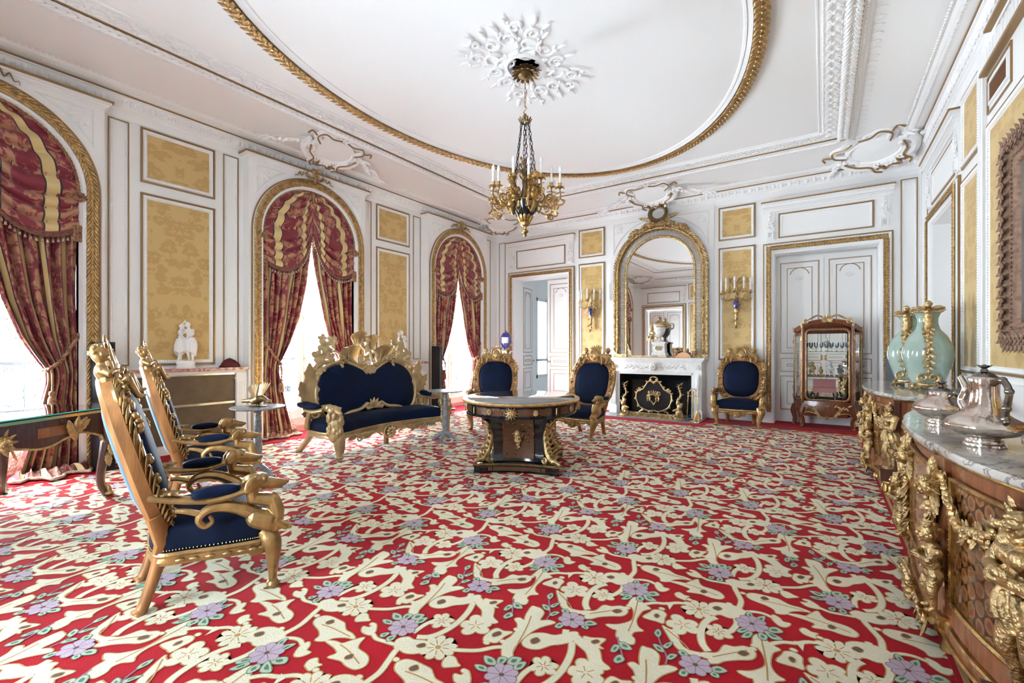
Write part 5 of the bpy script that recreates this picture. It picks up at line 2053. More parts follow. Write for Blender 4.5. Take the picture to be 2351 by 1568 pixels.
        for k in (-1, 1):
            hs += [ell((X + k * .045, .19, .622), (.017, .055, .036), 8, 6, rot=(.7, 0, k * .35)), ell((X + k * .030, .270, .640), (.012, .015, .012), 6, 5), cap_cone((X + k * .03, .33, .40), (X + k * .03, .395, .36), .024, .022)]
            for q in range(3):
                hs.append(ell((X + k * .03 + (q - 1) * .012, .418, .353), (.007, .014, .012), 6, 5))
        me = sculpt('hound', hs, GW, .004, 1)
        link('hound', me, root)['label'] = 'gilt carved hound at the arm end'
    return root


def orient_r(vf, loc, R, s=1.0):
    return A(vf[0]) * s @ R.T + A(loc), vf[1]


def aim(fx, fy):
    """rotation that turns local +y to the floor direction (fx, fy)"""
    return math.atan2(-fx, fy)


chair = chair_protos()
grp = 'gilt armchairs with blue velvet'
chair['label'] = 'nearest gilt carved armchair in dark blue velvet, seen from its side'
chair['group'] = grp
chair.location = (-3.0, 1.235, 0)
chair.rotation_euler = (0, 0, aim(.30, .95))
chair.scale = (1, .84, 1)
dup(chair, (-4.60, 1.90, 0), aim(.30, .95), 'gilt blue velvet armchair between the desk corner and the small bird table')
dup(chair, (-4.74, 6.42, 0), aim(.48, -.88), 'gilt blue velvet armchair behind the left end of the oval table')
dup(chair, (-3.13, 6.58, 0), aim(-.10, -.99), 'gilt blue velvet armchair with white papers on the seat, left of the fireplace')
dup(chair, (-1.25, 9.10, 0), aim(.04, -1.0), 'gilt blue velvet armchair against the wall between fireplace and glass cabinet')
pp = MB()
for k, (dx, dy, a) in enumerate(((0, 0, .3), (.05, .04, -.4), (-.04, .05, .9))):
    v_, f_ = box((0, 0, 0), (.13, .17, .003))
    v_ = v_ + np.c_[np.zeros(8), np.zeros(8), .02 * np.sin(v_[:, 0] * 20)]
    pp.add((v_, f_), 0, xf((dx, dy, .012 * k), (0.25 * (k - 1), .15, a)))
tag(part('white_papers', pp, MAT['paper'], None, False, loc=(-3.24, 6.40, .505)), 'crumpled white papers lying on the seat of an armchair', 'paper')
# ---------------------------------------------------------------- sofa
PG = MAT['pale_gilt']


def vine_leaf(s):
    k = 40
    t = np.linspace(0, 2 * PI, k, endpoint=False)
    r = s * (.62 + .38 * np.abs(np.cos(2.5 * t)) ** .8) * (1 - .25 * (np.sin(t) < -.8))
    P = np.c_[np.cos(t + PI / 2), np.sin(t + PI / 2)] * r[:, None]
    L = []
    for q, h in ((1.0, 0), (.96, .06), (.6, .16), (.25, .10), (.02, .05)):
        L.append(np.c_[P * q, h * s + .12 * s * np.abs(P[:, 0] * q / s) ** 1.5])
    L = [np.c_[P * .1, np.full(k, -.04 * s)], np.c_[P * .9, np.full(k, -.04 * s)]] + L
    return loft(L, cap=True)


def make_sofa():
    root = thing('gilt_sofa', 'gilt carved sofa in dark blue velvet before the middle window', 'sofa', (-5.33, 4.44, 0), -PI / 2)
    o0, vd, wd = A((0, -.20, .46)), A((0, -.16, .987)), A((0, .987, .16))

    def B(u, v, w=0.0):
        return o0 + A((u, 0, 0)) + vd * v + wd * w
    # bean-shaped back upholstery
    half = crv([(0, .585), (.10, .60), (.2, .66), (.40, .695), (.62, .655), (.78, .54), (.86, .34), (.835, .13), (.73, -.01), (.5, -.06), (.25, -.05), (0, -.02)], 48)
    ol_ = np.concatenate([half, (half * A((-1, 1)))[::-1][1:-1]])
    c0 = A((0, .33))

    def sc(s):
        return c0 + (ol_ - c0) * s
    vc = MB()
    vc.add(loft([[B(u, v, w) for u, v in sc(s)] for s, w in ((1.02, .02), (1.0, .05), (.93, .075), (.75, .09), (.4, .095), (.02, .095))], cap=True))
    part('back_cushion', vc, VB, root, 'all')
    fr = MB()
    of = offset_poly(ol_, .055)
    if len(of) == len(ol_) and np.linalg.norm(of[0] - ol_[0]) > .2:
        of = offset_poly(ol_[::-1], .055)[::-1]
    oi = sc(1.0)
    # match orientation by nearest point
    of = A([of[np.argmin(np.linalg.norm(of - p, axis=1))] for p in ol_])
    fr.add(loft([[B(u, v, w) for u, v in P] for P, w in ((oi, .03), (oi, .055), ((oi + of) / 2, .075), (of, .05), (of, -.03), (oi, -.04))], cv=True))
    fr.add(loft([[B(u, v, w) for u, v in sc(s)] for s, w in ((1.0, -.04), (.5, -.045), (.02, -.045))]))
    part('back_frame', fr, PG, root)
    # side acanthus wings and scrolls
    sw = MB()
    for s in (-1, 1):
        for (u, v, l, w, a, c) in ((.90, .10, .62, .26, .12, .5), (.93, .12, .42, .2, .5, .8), (.88, .36, .30, .17, .35, .9), (.87, .02, .26, .13, 1.4, .6)):
            sw.add(orient(leaf(l, w, 5, c, .2, .05), B(s * u, v, .03), A((s * math.sin(a), 0, 0)) + vd * math.cos(a), wd))
        sw.add(tube([B(s * (.92 + x), .05 + z, .05) for x, _, z in spiral((.0, 0, .0), .085, .015, PI / 2, -1.6 * 1, 30)] if s > 0 else [B(-(.92 + x), .05 + z, .05) for x, _, z in spiral((.0, 0, .0), .085, .015, PI / 2, -1.6, 30)], [.03, .016], 8))
        P = crv([(.86, -.02), (.80, -.10), (.66, -.13), (.5, -.10), (.40, -.05)], 20)
        sw.add(tube([B(s * u, v, .05) for u, v in P], [.045, .03, .022], 8))
        P = crv([(.50, .69), (.7, .72), (.86, .62), (.95, .44), (.965, .30)], 24)
        sw.add(tube([B(s * u, v, .03) for u, v in P], [.03, .035, .04, .02], 8))
        # lower open scrolls below the back
        P = crv([(.12, -.0), (.25, -.07), (.45, -.10), (.60, -.17), (.55, -.22)], 20)
        sw.add(tube([B(s * u, v + .10, .105) for u, v in P], [.028, .022], 8))
        sw.add(tube([B(s * (.12 + x), .05 + z, .11) for x, _, z in spiral((0, 0, 0), .055, .01, 0, 1.5, 22)], [.022, .012], 7))
    for k in range(7):
        a = (k - 3) * .5
        sw.add(orient(leaf(.15, .075, 2, .5, .1, .15, 8, 5), B(0, .03, .10), A((math.sin(a), 0, 0)) + vd * math.cos(a), wd))
    part('side_scrolls', sw, PG, root)
    # crest: shells, central child on a throne of scrolls, vine leaves and grapes
    cr = MB()
    for s in (-1, 1):
        cr.add(tube([B(s * u, v, .06) for u, v in crv([(.02, .54), (.10, .585), (.24, .66), (.36, .71)], 16)], [.035, .03, .022], 8))
        cr.add(tube([B(s * (.055 + x), .575 + z, .07) for x, _, z in spiral((0, 0, 0), .05, .008, -PI / 2, 1.6, 22)], [.022, .012], 7))
        cr.add(tube([B(s * (.12 + x), .74 + z, .10) for x, _, z in spiral((0, 0, 0), .07, .01, -PI / 2, 1.6, 24)], [.026, .012], 7))
        cr.add(tube([B(s * u, v, .07) for u, v in crv([(.06, .68), (.15, .66), (.26, .72), (.32, .80)], 14)], [.03, .02], 7))
    for k in range(5):
        a = (k - 2) * .55 + PI
        cr.add(orient(leaf(.15, .09, 4, .5, .1, .15, 8, 5), B(0, .66, .07), A((math.sin(a), 0, 0)) + vd * math.cos(a), wd))
    part('crest_scrolls', cr, PG, root)
    for s, u, v, h, wdt in ((-1, .285, .72, .33, .2), (1, .285, .72, .33, .2), (1, .10, 1.0, .24, .18), (-1, .115, .93, .27, .16)):
        shell = MB()
        for k in (-2, 2, -1, 1, 0):
            a = k * .17
            shell.add(orient(leaf(h * (1.12 - .05 * abs(k)), wdt * .62, 2, 2.3, .12, .07, 18, 7), B(s * u + .022 * k, v - .02, .012 * (2 - abs(k))), A((math.sin(a), 0, 0)) + vd * math.cos(a), wd))
        part('shell_plume', shell, PG, root)
    Rw = np.stack([A((1, 0, 0)), wd, vd], axis=1)
    me = sculpt('crest_child', [orient_r(q, o0 + Rw @ A((.0, .07, .735)), Rw, .34) for q in putto(1, 'up', legs='sit', look=(.3, .9, -.1))], PG, .005, 1)
    link('crest_child', me, root)['label'] = 'carved child seated at the centre of the crest'
    for s in (-1, 1):
        vn = MB()
        vn.add(tube([B(s * u, v, .05) for u, v in crv([(.38, .72), (.50, .86), (.62, .84), (.74, .72), (.80, .6)], 20)], [.022, .014, .010], 7))
        vn.add(tube([B(s * u, v, .04) for u, v in crv([(.5, .86), (.58, .97), (.70, .98)], 10)], [.014, .008], 6))
        part('vine_stem', vn, PG, root)
        for (u, v, r, a) in ((.55, 1.0, .10, .6), (.68, .93, .115, -.5), (.78, .80, .12, -1.2), (.62, .78, .09, 2.2), (.80, .64, .10, -1.8), (.70, 1.04, .075, .1)):
            lf = MB()
            lf.add(orient(vine_leaf(r), B(s * u, v, .05), A((s * -math.sin(a), 0, 0)) + vd * math.cos(a), wd + A((s * .3, 0, .2))))
            part('vine_leaf', lf, PG, root)
        gp = MB()
        g = np.random.default_rng(5)
        for k in range(22):
            q = k / 22
            gp.add(ell(B(s * (.46 + g.uniform(-.05, .05) * (1 - q)), .80 - .17 * q, .075 + g.uniform(-.02, .02)), .020, 7, 5))
        part('grapes', gp, PG, root)
    # seat: concave front
    so = crv([(-.92, -.26), (-.5, -.28), (0, -.28), (.5, -.28), (.92, -.26), (1.0, -.05), (1.0, .22), (.93, .36), (.78, .36), (.5, .27), (0, .20), (-.5, .27), (-.78, .36), (-.93, .36), (-1.0, .22), (-1.0, -.05)], 110, True)
    st = MB()
    P = so
    # inset rings for a concave plan: move towards a spine instead of the centroid
    sp_ = np.c_[np.clip(P[:, 0], -.8, .8) * .9, np.full(len(P), -.03)]
    L = [np.c_[P, np.full(len(P), .30)]]
    for q, z in ((1.012, .33), (1.012, .38), (.97, .425), (.85, .448), (.6, .462), (.3, .468), (.0, .47)):
        L.append(np.c_[sp_ + (P - sp_) * q, np.full(len(P), z)])
    st.add(loft(L, cap=False))
    part('seat_cushion', st, VB, root, 'all')
    ra = MB()
    lows = []
    for x, y in P:
        if y > .12:
            lows.append(.235 - .055 * math.exp(-(((abs(x) - .42) / .17) ** 2)) - .10 * math.exp(-((x / .14) ** 2)))
        else:
            lows.append(.23)
    lows = A(lows)

    def rim(q, z):
        return np.c_[sp_ + (P - sp_) * q, z if not np.isscalar(z) else np.full(len(P), z)]
    ra.add(loft([rim(.95, .31), rim(1.02, .312), rim(1.035, .295), rim(1.01, .28), rim(1.02, lows + .03), rim(1.035, lows + .012), rim(1.0, lows), rim(.9, lows + .01), rim(.9, .3)], cv=True))
    for s in (-1, 1):
        for (x, l, d) in ((.30, .22, 1), (.56, .2, -1), (.62, .18, 1)):
            y = np.interp(x, (0, .5, .78), (.20, .27, .36)) + .012
            ra.add(orient(leaf(l, .085, 5, .3, .1, .08), (s * x, y, .235), (s * d, .12 * d, -.15), (0, 1, 0)))
        ra.add(tube(spiral((s * .60, .335, .20), .05, .01, PI / 2, 1.5 * s, 20), [.014, .008], 6))
        ra.add(tube(crv([(s * .15, .235, .16), (s * .27, .25, .225), (s * .42, .275, .175), (s * .55, .30, .19), (s * .66, .33, .24)], 30), .012, 6))
    ra.add(orient(rosette(.085, 9, .07), (0, .225, .185), (0, 0, 1), (0, 1, 0)))
    ra.add(tube([(.10 * math.cos(t), .225, .19 + .085 * math.sin(t)) for t in np.linspace(0, 2 * PI, 24, endpoint=False)], .015, 6, closed=True))
    part('seat_rail', ra, PG, root)
    sb = MB()
    sb.add(bbox(-.025, .025, .12, .17, 0, .22))
    part('centre_support', sb, BWD, root, False)
    for s in (-1, 1):
        l = MB()
        l.add(cabriole((s * .97, .42, 0), (s * .96, .40, .24), (s * .93, .32, .31), .055, 12))
        for k in range(3):
            l.add(orient(leaf(.24, .05, 3, -.2, .1, .08), (s * (.94 + .035 * (k - 1)), .43, .29), (s * .02, 0, -1), (s * .2 + .3 * (k - 1), 1, 0)))
        part('leg', l, PG, root)
        l = MB()
        l.add(tube(crv([(s * .90, -.24, .28), (s * .93, -.29, .17), (s * 1.0, -.37, .03), (s * 1.02, -.40, .02)], 14), [.055, .038, .035, .03], 10))
        l.add(tube(spiral((s * 1.01, -.385, .035), .03, .006, 0, 1.3, 16, 'yz'), [.012, .007], 6))
        part('leg', l, PG, root)
        ar = MB()
        pth = crv([B(s * .90, .16, .02), (s * 1.02, -.18, .60), (s * 1.05, .02, .575), (s * 1.02, .20, .60)], 26)
        ar.add(tube(pth, [.05, .042, .045, .04], 10, flat=(1.3, .7)))
        ar.add(tube(crv([(s * 1.0, -.2, .33), (s * 1.04, -.12, .45), (s * 1.04, -.08, .56)], 10), [.04, .03], 8))
        part('arm', ar, PG, root)
        pd = MB()
        po = crv([(-.06, -.20), (0, -.22), (.06, -.20), (.07, 0), (.05, .16), (0, .18), (-.05, .16), (-.07, 0)], 36, True)
        v_, f_ = cushion(po, 0, .04, .035, 4)
        pd.add((A([(p[0] + s * 1.045, p[1] - .06, p[2] + np.interp(p[1], (-.2, 0, .2), (.625, .60, .61))) for p in v_]), f_))
        part('arm_pad', pd, VB, root, 'all')
        X = s * .985
        es = [cap_cone((X, .38, .28), (X, .37, .44), .085, .09), cap_cone((X, .37, .44), (X, .33, .56), .08, .06), ell((X, .33, .60), (.07, .10, .065), 12, 8), cap_cone((X, .38, .60), (X, .47, .57), .045, .028), cap_cone((X, .46, .575), (X, .485, .525), .026, .010), cap_cone((X, .40, .565), (X, .45, .545), .022, .014),
              cap_cone((X, .25, .62), (X, .12, .625), .055, .03)]
        g = np.random.default_rng(9)
        for k in range(30):
            a, z = g.uniform(0, 2 * PI), g.uniform(.30, .55)
            es.append(ell((X + .085 * math.cos(a), .37 + .085 * math.sin(a), z), (.025, .025, .04), 6, 5))
        for k in (-1, 1):
            es += [ell((X + k * .052, .385, .628), (.018, .035, .014), 8, 6), ell((X + k * .05, .40, .605), (.012, .014, .012), 6, 5)]
        me = sculpt('eagle', es, PG, .006, 1)
        link('eagle', me, root)['label'] = 'carved eagle at the arm end'
    return root


make_sofa()


# ---------------------------------------------------------------- oval table
def oval(a, b, n=72):
    t = np.linspace(0, 2 * PI, n, endpoint=False)
    return np.c_[a * np.cos(t), b * np.sin(t)]


def oloop(a, b, z, n=72):
    return np.c_[oval(a, b, n), np.full(n, z)]


mat('table_glass', (0.20, 0.20, 0.20), 0.03, coat=1.0, spec=1.0)


def make_table():
    root = thing('oval_table', 'black and gilt inlaid oval table at the centre of the carpet', 'table', (-2.935, 4.53, 0), math.radians(25.3))
    a, b = .68, .80
    t = MB()
    t.add(loft([oloop(a - d, b - d, z) for d, z in ((.03, .765), (.005, .77), (0, .785), (.006, .797), (.03, .80), (.06, .798))], cap=True))
    part('top_rim', t, MAT['gilt_band'], root)
    gl = MB()
    gl.add(loft([oloop(a - .06, b - .06, .797), oloop(a - .06, b - .06, .803), oloop(.02, .02, .804)], cap=True))
    part('top_panel', gl, MAT['table_glass'], root, 'all', 'glossy inset table top')
    ap_ = MB()
    ap_.add(loft([oloop(a - d, b - d, z) for d, z in ((.05, .765), (.045, .755), (.06, .75), (.06, .655), (.045, .648), (.045, .635), (.08, .63))], cap=True), 0)
    part('apron', ap_, MAT['black_lacquer'], root)
    inl = MB()
    for k in range(8):
        t0 = 2 * PI * k / 8 + .1
        tt_ = np.linspace(t0, t0 + 2 * PI / 8 - .2, 12)
        inl.add(loft([[((a - .0585) * math.cos(x), (b - .0585) * math.sin(x), z) for x in tt_] for z in (.668, .738)], cu=False))
    part('apron_inlay', inl, MAT['boulle'], root)
    mk = MB()
    for k in range(4):
        x = 2 * PI * k / 4 - PI / 2
        c = A(((a - .05) * math.cos(x), (b - .05) * math.sin(x), .70))
        n_ = A((math.cos(x), math.sin(x), 0))
        for sh in head_shapes(c + n_ * .012, .042, n_):
            mk.add(sh)
        for q in range(12):
            w_ = 2 * PI * q / 12
            mk.add(orient(leaf(.07, .03, 2, .2, .1, .15, 6, 5), c, np.cross(n_, (0, 0, 1)) * math.cos(w_) + A((0, 0, 1)) * math.sin(w_), n_))
    for k in range(8):
        x = 2 * PI * (k + .5) / 8 - PI / 2 + .0
        c = A(((a - .056) * math.cos(x), (b - .056) * math.sin(x), .70))
        n_ = A((math.cos(x), math.sin(x), 0))
        mk.add(orient(rosette(.034, 8, .02), c, (0, 0, 1), n_))
    for k in range(8):
        x = 2 * PI * k / 8
        c = A(((a - .055) * math.cos(x), (b - .055) * math.sin(x), .70))
        mk.add(box(c, (.012, .03, .07)))
    part('apron_mask', mk, MAT['gilt'], root)

    # pedestal: four concave sides with flared corners
    def sq(hw, hd, conc, z, n=12):
        P = []
        cs = [(-hw, -hd), (hw, -hd), (hw, hd), (-hw, hd)]
        for i in range(4):
            p, q = A(cs[i]), A(cs[(i + 1) % 4])
            nn = A((-(q - p)[1], (q - p)[0])) / np.linalg.norm(q - p)
            for k in range(n):
                u = k / n
                P.append(p + (q - p) * u + nn * conc * math.sin(PI * u))
        return np.c_[A(P), np.full(len(P), z)]
    pd = MB()
    pd.add(loft([sq(.42, .40, .06, .63), sq(.36, .34, .06, .56), sq(.30, .28, .05, .42), sq(.28, .26, .05, .28), sq(.285, .265, .05, .15), sq(.30, .28, .05, .10)], cap=True))
    part('pedestal', pd, MAT['black_lacquer'], root)
    for k in range(4):
        w_ = .285 if k % 2 == 0 else .265
        d_ = .265 if k % 2 == 0 else .285
        pn = MB()
        rows = []
        for z, q in ((.60, 1.22), (.52, 1.12), (.42, 1.03), (.30, .97), (.18, .985), (.13, 1.0)):
            rr_ = []
            for u in np.linspace(-.62, .62, 10):
                dep = d_ * (np.interp(z, (.1, .28, .42, .56, .63), (1.05, .99, 1.06, 1.27, 1.48))) + .008 - .05 * math.sin(PI * (u * w_ / w_ + 1) / 2) ** 1
                rr_.append((u * w_, -dep, z))
            rows.append(rr_)
        v_, f_ = loft(rows, cu=False)
        pn.add((v_ @ rotm(0, 0, k * PI / 2).T, f_))
        part('inlaid_panel', pn, MAT['boulle'], root, True, 'copper and ebony scroll inlay')
        ms = MB()
        R = rotm(0, 0, k * PI / 2)
        c = R @ A((0, -d_ * 1.02 + .055 - .012, .385))
        n_ = R @ A((0, -1, 0))
        for sh in head_shapes(c + n_ * .02, .058, n_, beard=True):
            ms.add(sh)
        for q in range(13):
            w2 = PI * q / 12
            ms.add(orient(leaf(.12, .036, 1, .1, .1, .12, 6, 5), c + A((0, 0, .02)), R @ A((math.cos(w2), 0, math.sin(w2))), n_))
        for q in range(6):
            ms.add(ell(c + A((0, 0, -.075 - .012 * q)) + n_ * .03 + R @ A((.012 * math.sin(q * 2), 0, 0)), .016, 6, 5))
        part('gilt_mask', ms, MAT['gilt'], root, label='gilt bearded mask with rayed halo')
    for sx in (-1, 1):
        for sy in (-1, 1):
            d = A((sx, sy, 0)) / math.sqrt(2)
            cn = MB()
            base = A((sx * .33, sy * .31, .10))
            P = crv([base + d * .12 + A((0, 0, .03)), base + d * .05 + A((0, 0, .07)), base + A((0, 0, .16)), base - d * .03 + A((0, 0, .30)), base + d * .005 + A((0, 0, .42))], 20)
            cn.add(tube(P, [.035, .05, .042, .03, .016], 9))
            for q in range(9):
                p = P[2 + q * 2]
                for k in (-1, 1):
                    sd = np.cross(d, (0, 0, 1)) * k
                    cn.add(orient(leaf(.085, .045, 3, .6, .1, .15, 7, 5), p + d * .012, A((0, 0, .8)) + sd * .5 + d * .35, d + sd * .4))
            for k in (-1, 1):
                sd = np.cross(d, (0, 0, 1)) * k
                vp = spiral((0, 0, 0), .04, .006, PI, 1.5, 20)
                cn.add(tube([base + sd * .055 + d * (.02 + x) + A((0, 0, .045 + z)) for x, _, z in vp], [.016, .009], 6))
            cn.add(cap_cone(base + d * .09 + A((0, 0, .05)), base + d * .19 + A((0, 0, .025)), .032, .014))
            part('corner_mount', cn, MAT['gilt'], root)
    pl_ = MB()
    pl_.add(loft([sq(.47, .46, .075, z) if q == 0 else sq(.47 - q, .46 - q, .075, z) for q, z in ((0, 0), (0, .012), (.008, .016), (.008, .075), (0, .08), (0, .092), (.02, .10))], cap=True))
    part('plinth', pl_, MAT['black_lacquer'], root)
    pi_ = MB()
    for k in range(4):
        hw, hd = (.47, .46) if k % 2 == 0 else (.46, .47)
        rows = []
        for z in (.024, .068):
            rows.append([(u * hw * .8, -hd + .0068 + .075 * math.sin(PI * (u * .8 + 1) / 2), z) for u in np.linspace(-1, 1, 14)])
        v_, f_ = loft(rows, cu=False)
        pi_.add((v_ @ rotm(0, 0, k * PI / 2).T, f_), 0)
        rows = [[(u * hw, -hd - .001 + q + .075 * math.sin(PI * (u + 1) / 2), z) for u in np.linspace(-1, 1, 24)] for q, z in ((.0, .084), (-.003, .09), (.02, .102))]
        v_, f_ = loft(rows, cu=False)
        pi_.add((v_ @ rotm(0, 0, k * PI / 2).T, f_), 1)
    part('plinth_inlay', pi_, [MAT['boulle'], MAT['gilt_band']], root)
    return root


make_table()


# ---------------------------------------------------------------- pedestal tables
def side_table(loc, label, h=.745):
    root = thing('pedestal_table', label, 'side table', loc, group='grey marble pedestal tables')
    t = MB()
    t.add(lathe([(.0, h - .022), (.235, h - .022), (.258, h - .014), (.263, h - .006), (.258, h), (0, h)], 36))
    part('table_top', t, MAT['stone_grey'], root)
    c = MB()
    c.add(lathe([(.05, h - .022), (.045, h - .05), (.028, h - .07), (.034, h - .16), (.04, h - .26), (.030, h - .30), (.036, h - .32), (.045, .34), (.040, .20), (.032, .15), (.05, .135), (.062, .11), (.05, .09), (0, .09)], 20))
    part('column', c, MAT['stone_grey'], root)
    for k in range(4):
        f = MB()
        a = k * PI / 2 + .4
        d = A((math.cos(a), math.sin(a), 0))
        f.add(tube(crv([d * .03 + A((0, 0, .11)), d * .10 + A((0, 0, .075)), d * .17 + A((0, 0, .02)), d * .20 + A((0, 0, .014))], 12), [.034, .03, .022, .016], 8))
        part('foot', f, MAT['stone_grey'], root)
    return root


side_table((-4.98, 2.53, 0), 'grey marble pedestal table carrying the gilt bird, behind the armchairs')
side_table((-4.655, 5.10, 0), 'grey marble pedestal table in front of the right end of the sofa')

# gilt bird on the table
bt = thing('gilt_bird', 'small gilt metal bird with raised wings on the pedestal table', 'ornament', (-4.98, 2.53, .746), math.radians(20))
bs = [ell((0, 0, .07), (.10, .045, .045), 14, 10, rot=(0, -.25, 0)), cap_cone((.07, 0, .085), (.13, 0, .06), .03, .018), ell((.145, 0, .055), (.028, .022, .022), 10, 8), cap_cone((.16, 0, .052), (.19, 0, .035), .01, .003), cap_cone((-.08, 0, .06), (-.19, 0, .05), .028, .02), cap_cone((0, .02, .04), (0, .02, .005), .008, .008), cap_cone((0, -.02, .04), (0, -.02, .005), .008, .008)]
link('body', sculpt('body', bs, MAT['old_bronze'], .005, 2), bt)
for s in (-1, 1):
    w_ = MB()
    for k in range(8):
        a = -.55 + k * .16
        w_.add(orient(leaf(.19 - .008 * k, .05, 1, .15, .1, .04, 10, 5), (.0, s * .03, .09), (-math.sin(a) * .9, s * .25, math.cos(a)), (.1, s, -.1)))
    part('wing', w_, MAT['pale_gilt'], bt)
bb = MB()
bb.add(lathe([(0, 0), (.07, 0), (.075, .006), (.06, .012), (0, .014)], 18, squash=(1.3, 1)))
part('base', bb, MAT['old_bronze'], bt)


# ---------------------------------------------------------------- writing desk
def make_desk():
    u, v = A((-.853, -.522, 0)), A((.522, -.853, 0))
    root = thing('writing_desk', 'dark wood and gilt writing desk with glass top at the left edge', 'desk', (-5.47, 1.42, 0), math.atan2(v[1], v[0]))
    # local: x along the long side (towards the camera), y = towards the windows is -? u = rot(v,-90)
    Lx, Ly, H_ = 1.75, 1.02, .825          # corner at origin, x 0..Lx, y 0..-Ly
    top = MB()
    top.add(bbox(-.06, Lx + .06, -Ly - .06, .06, H_ - .035, H_ - .008))
    part('desk_top', top, MAT['rosewood'], root, False)
    rim = MB()
    rim.add(loft([[(-.075 + o, -Ly - .075 + o, z), (Lx + .075 - o, -Ly - .075 + o, z), (Lx + .075 - o, .075 - o, z), (-.075 + o, .075 - o, z)] for o, z in ((.02, H_ - .045), (0, H_ - .035), (0, H_ - .012), (.02, H_ - .005))]))
    part('brass_rim', rim, MAT['brass'], root, False)
    g = MB()
    g.add(bbox(-.07, Lx + .07, -Ly - .07, .07, H_ - .003, H_ + .007))
    part('glass_sheet', g, MAT['desk_glass'], root, False)
    ge = MB()
    for q in ((-.071, -.069, -Ly - .07, .07), (-.07, Lx + .07, .069, .071), (-.07, Lx + .07, -Ly - .071, -Ly - .069)):
        ge.add(bbox(*q, H_ - .003, H_ + .007))
    part('glass_edge', ge, MAT['green_glass_edge'], root, False)
    # apron: serpentine lower edge on each side
    for (p, q, n_, nm) in (((0, 0), (Lx, 0), (0, 1), 'long'), ((0, -Ly), (Lx, -Ly), (0, -1), 'long'), ((0, -Ly), (0, 0), (-1, 0), 'short'), ((Lx, -Ly), (Lx, 0), (1, 0), 'short')):
        p, q, n_ = A(p), A(q), A(n_)
        L_ = np.linalg.norm(q - p)
        t = np.linspace(0, 1, 50)
        low = .60 - .035 * np.sin(PI * t * (6 if nm == 'long' else 2) + (PI / 2)) - .03 * np.exp(-((t - .5) / .1) ** 2)
        low = np.where((t < .03) | (t > .97), .50, low)
        bul = .035 * np.sin(PI * t)
        rows = []
        for w_, zz in ((0, None), (1, H_ - .045)):
            rows.append([(*(p + (q - p) * tt_ + n_ * (b_ - .0)), (lo if zz is None else zz)) for tt_, lo, b_ in zip(t, low, bul)])
        rb = [[(*(A(r_[:2]) - n_ * .03), r_[2]) for r_ in row] for row in rows[::-1]]
        m_ = MB()
        m_.add(loft(rows + rb, cu=False, cv=True))
        ap_ = part('apron', m_, MAT['rosewood'], root)
        mt = MB()
        mt.add(tube([(*(A(r_[:2]) + n_ * .006), r_[2]) for r_ in rows[0]], .010, 6))
        part('gilt_edge', mt, MAT['gilt_band'], ap_)
        ks = ((.14, .36), (.64, .86)) if nm == 'long' else ((.12, .40), (.60, .88))
        for (k0, k1) in ks:
            tt_ = np.linspace(k0, k1, 10)
            m2 = MB()
            m2.add(loft([[(*(p + (q - p) * x + n_ * (.035 * math.sin(PI * x) + .003)), z) for x in tt_] for z in (.645, .725)], cu=False))
            part('veneer_panel', m2, MAT['tulipwood'], ap_)
        m3 = MB()
        for x in ((.19, .81) if nm == 'long' else (.25, .75)):
            c = A((*(p + (q - p) * x + n_ * .04), .60))
            for k in range(4):
                m3.add(orient(leaf(.21 - .02 * k, .085, 4, .5, .2, .1), c + A((0, 0, .02 * k - .02)), A((*((q - p) / L_ * (.5 if x > .5 else -.5) * (k - 1)), 1.0)), A((*n_, 0))))
        c = A((*(p + (q - p) * .5 + n_ * .045), .655))
        for sh in head_shapes(c, .05, A((*n_, 0)), beard=True):
            m3.add(sh)
        for k in range(10):
            w_ = 2 * PI * k / 10
            m3.add(orient(leaf(.11, .05, 3, .4, .1, .12, 8, 5), c - A((*n_, 0)) * .02, A((*((q - p) / L_ * math.cos(w_)), math.sin(w_) * .8)), A((*n_, 0))))
        part('gilt_mount', m3, MAT['gilt_band'], ap_)
    for cx in (0, Lx):
        for cy in (0, -Ly):
            d = A((1 if cx else -1, 1 if cy == 0 else -1, 0)) / math.sqrt(2)
            b0 = A((cx, cy, 0)) - d * .02
            l = MB()
            P = crv([b0 + A((0, 0, H_ - .05)) + d * .01, b0 + d * .035 + A((0, 0, .62)), b0 + d * .0 + A((0, 0, .40)), b0 - d * .035 + A((0, 0, .16)), b0 + d * .0 + A((0, 0, .03)), b0 + d * .02 + A((0, 0, .012))], 24)
            l.add(tube(P, [.05, .062, .042, .028, .024, .03], 8, flat=(1, 1)))
            lg_ = part('leg', l, MAT['rosewood'], root)
            m_ = MB()
            m_.add(tube([p + d * .042 for p in P[2:12]], [.03, .036, .026, .016], 8, flat=(1, .6)))
            for rot_ in (-1.25, 0, 1.25):
                dd_ = rotm(0, 0, rot_) @ d
                for k in range(5):
                    m_.add(orient(leaf(.13, .07, 4, .5, .2, .12), P[1 + k * 2] + dd_ * .052, A((0, 0, -1)) + dd_ * .2, dd_))
                m_.add(ell(P[3] + dd_ * .06, (.03, .03, .045), 8, 6))
            m_.add(tube([p + d * .027 for p in P[11:22]], .010, 6))
            m_.add(ell(P[-1] + A((0, 0, .015)) + d * .01, (.04, .04, .028), 10, 6))
            for k in (-1, 0, 1):
                sd = np.cross(d, (0, 0, 1)) * k
                m_.add(orient(leaf(.11, .045, 2, -.4, .1, .15, 8, 5), P[-1] + sd * .015 + d * .02, A((0, 0, 1)) - d * .15, d + sd))
            part('gilt_mount', m_, MAT['gilt_band'], lg_)
    ph = MB()
    ph.add(bbox(.95, 1.09, -.25, -.18, H_ + .007, H_ + .016))
    return root


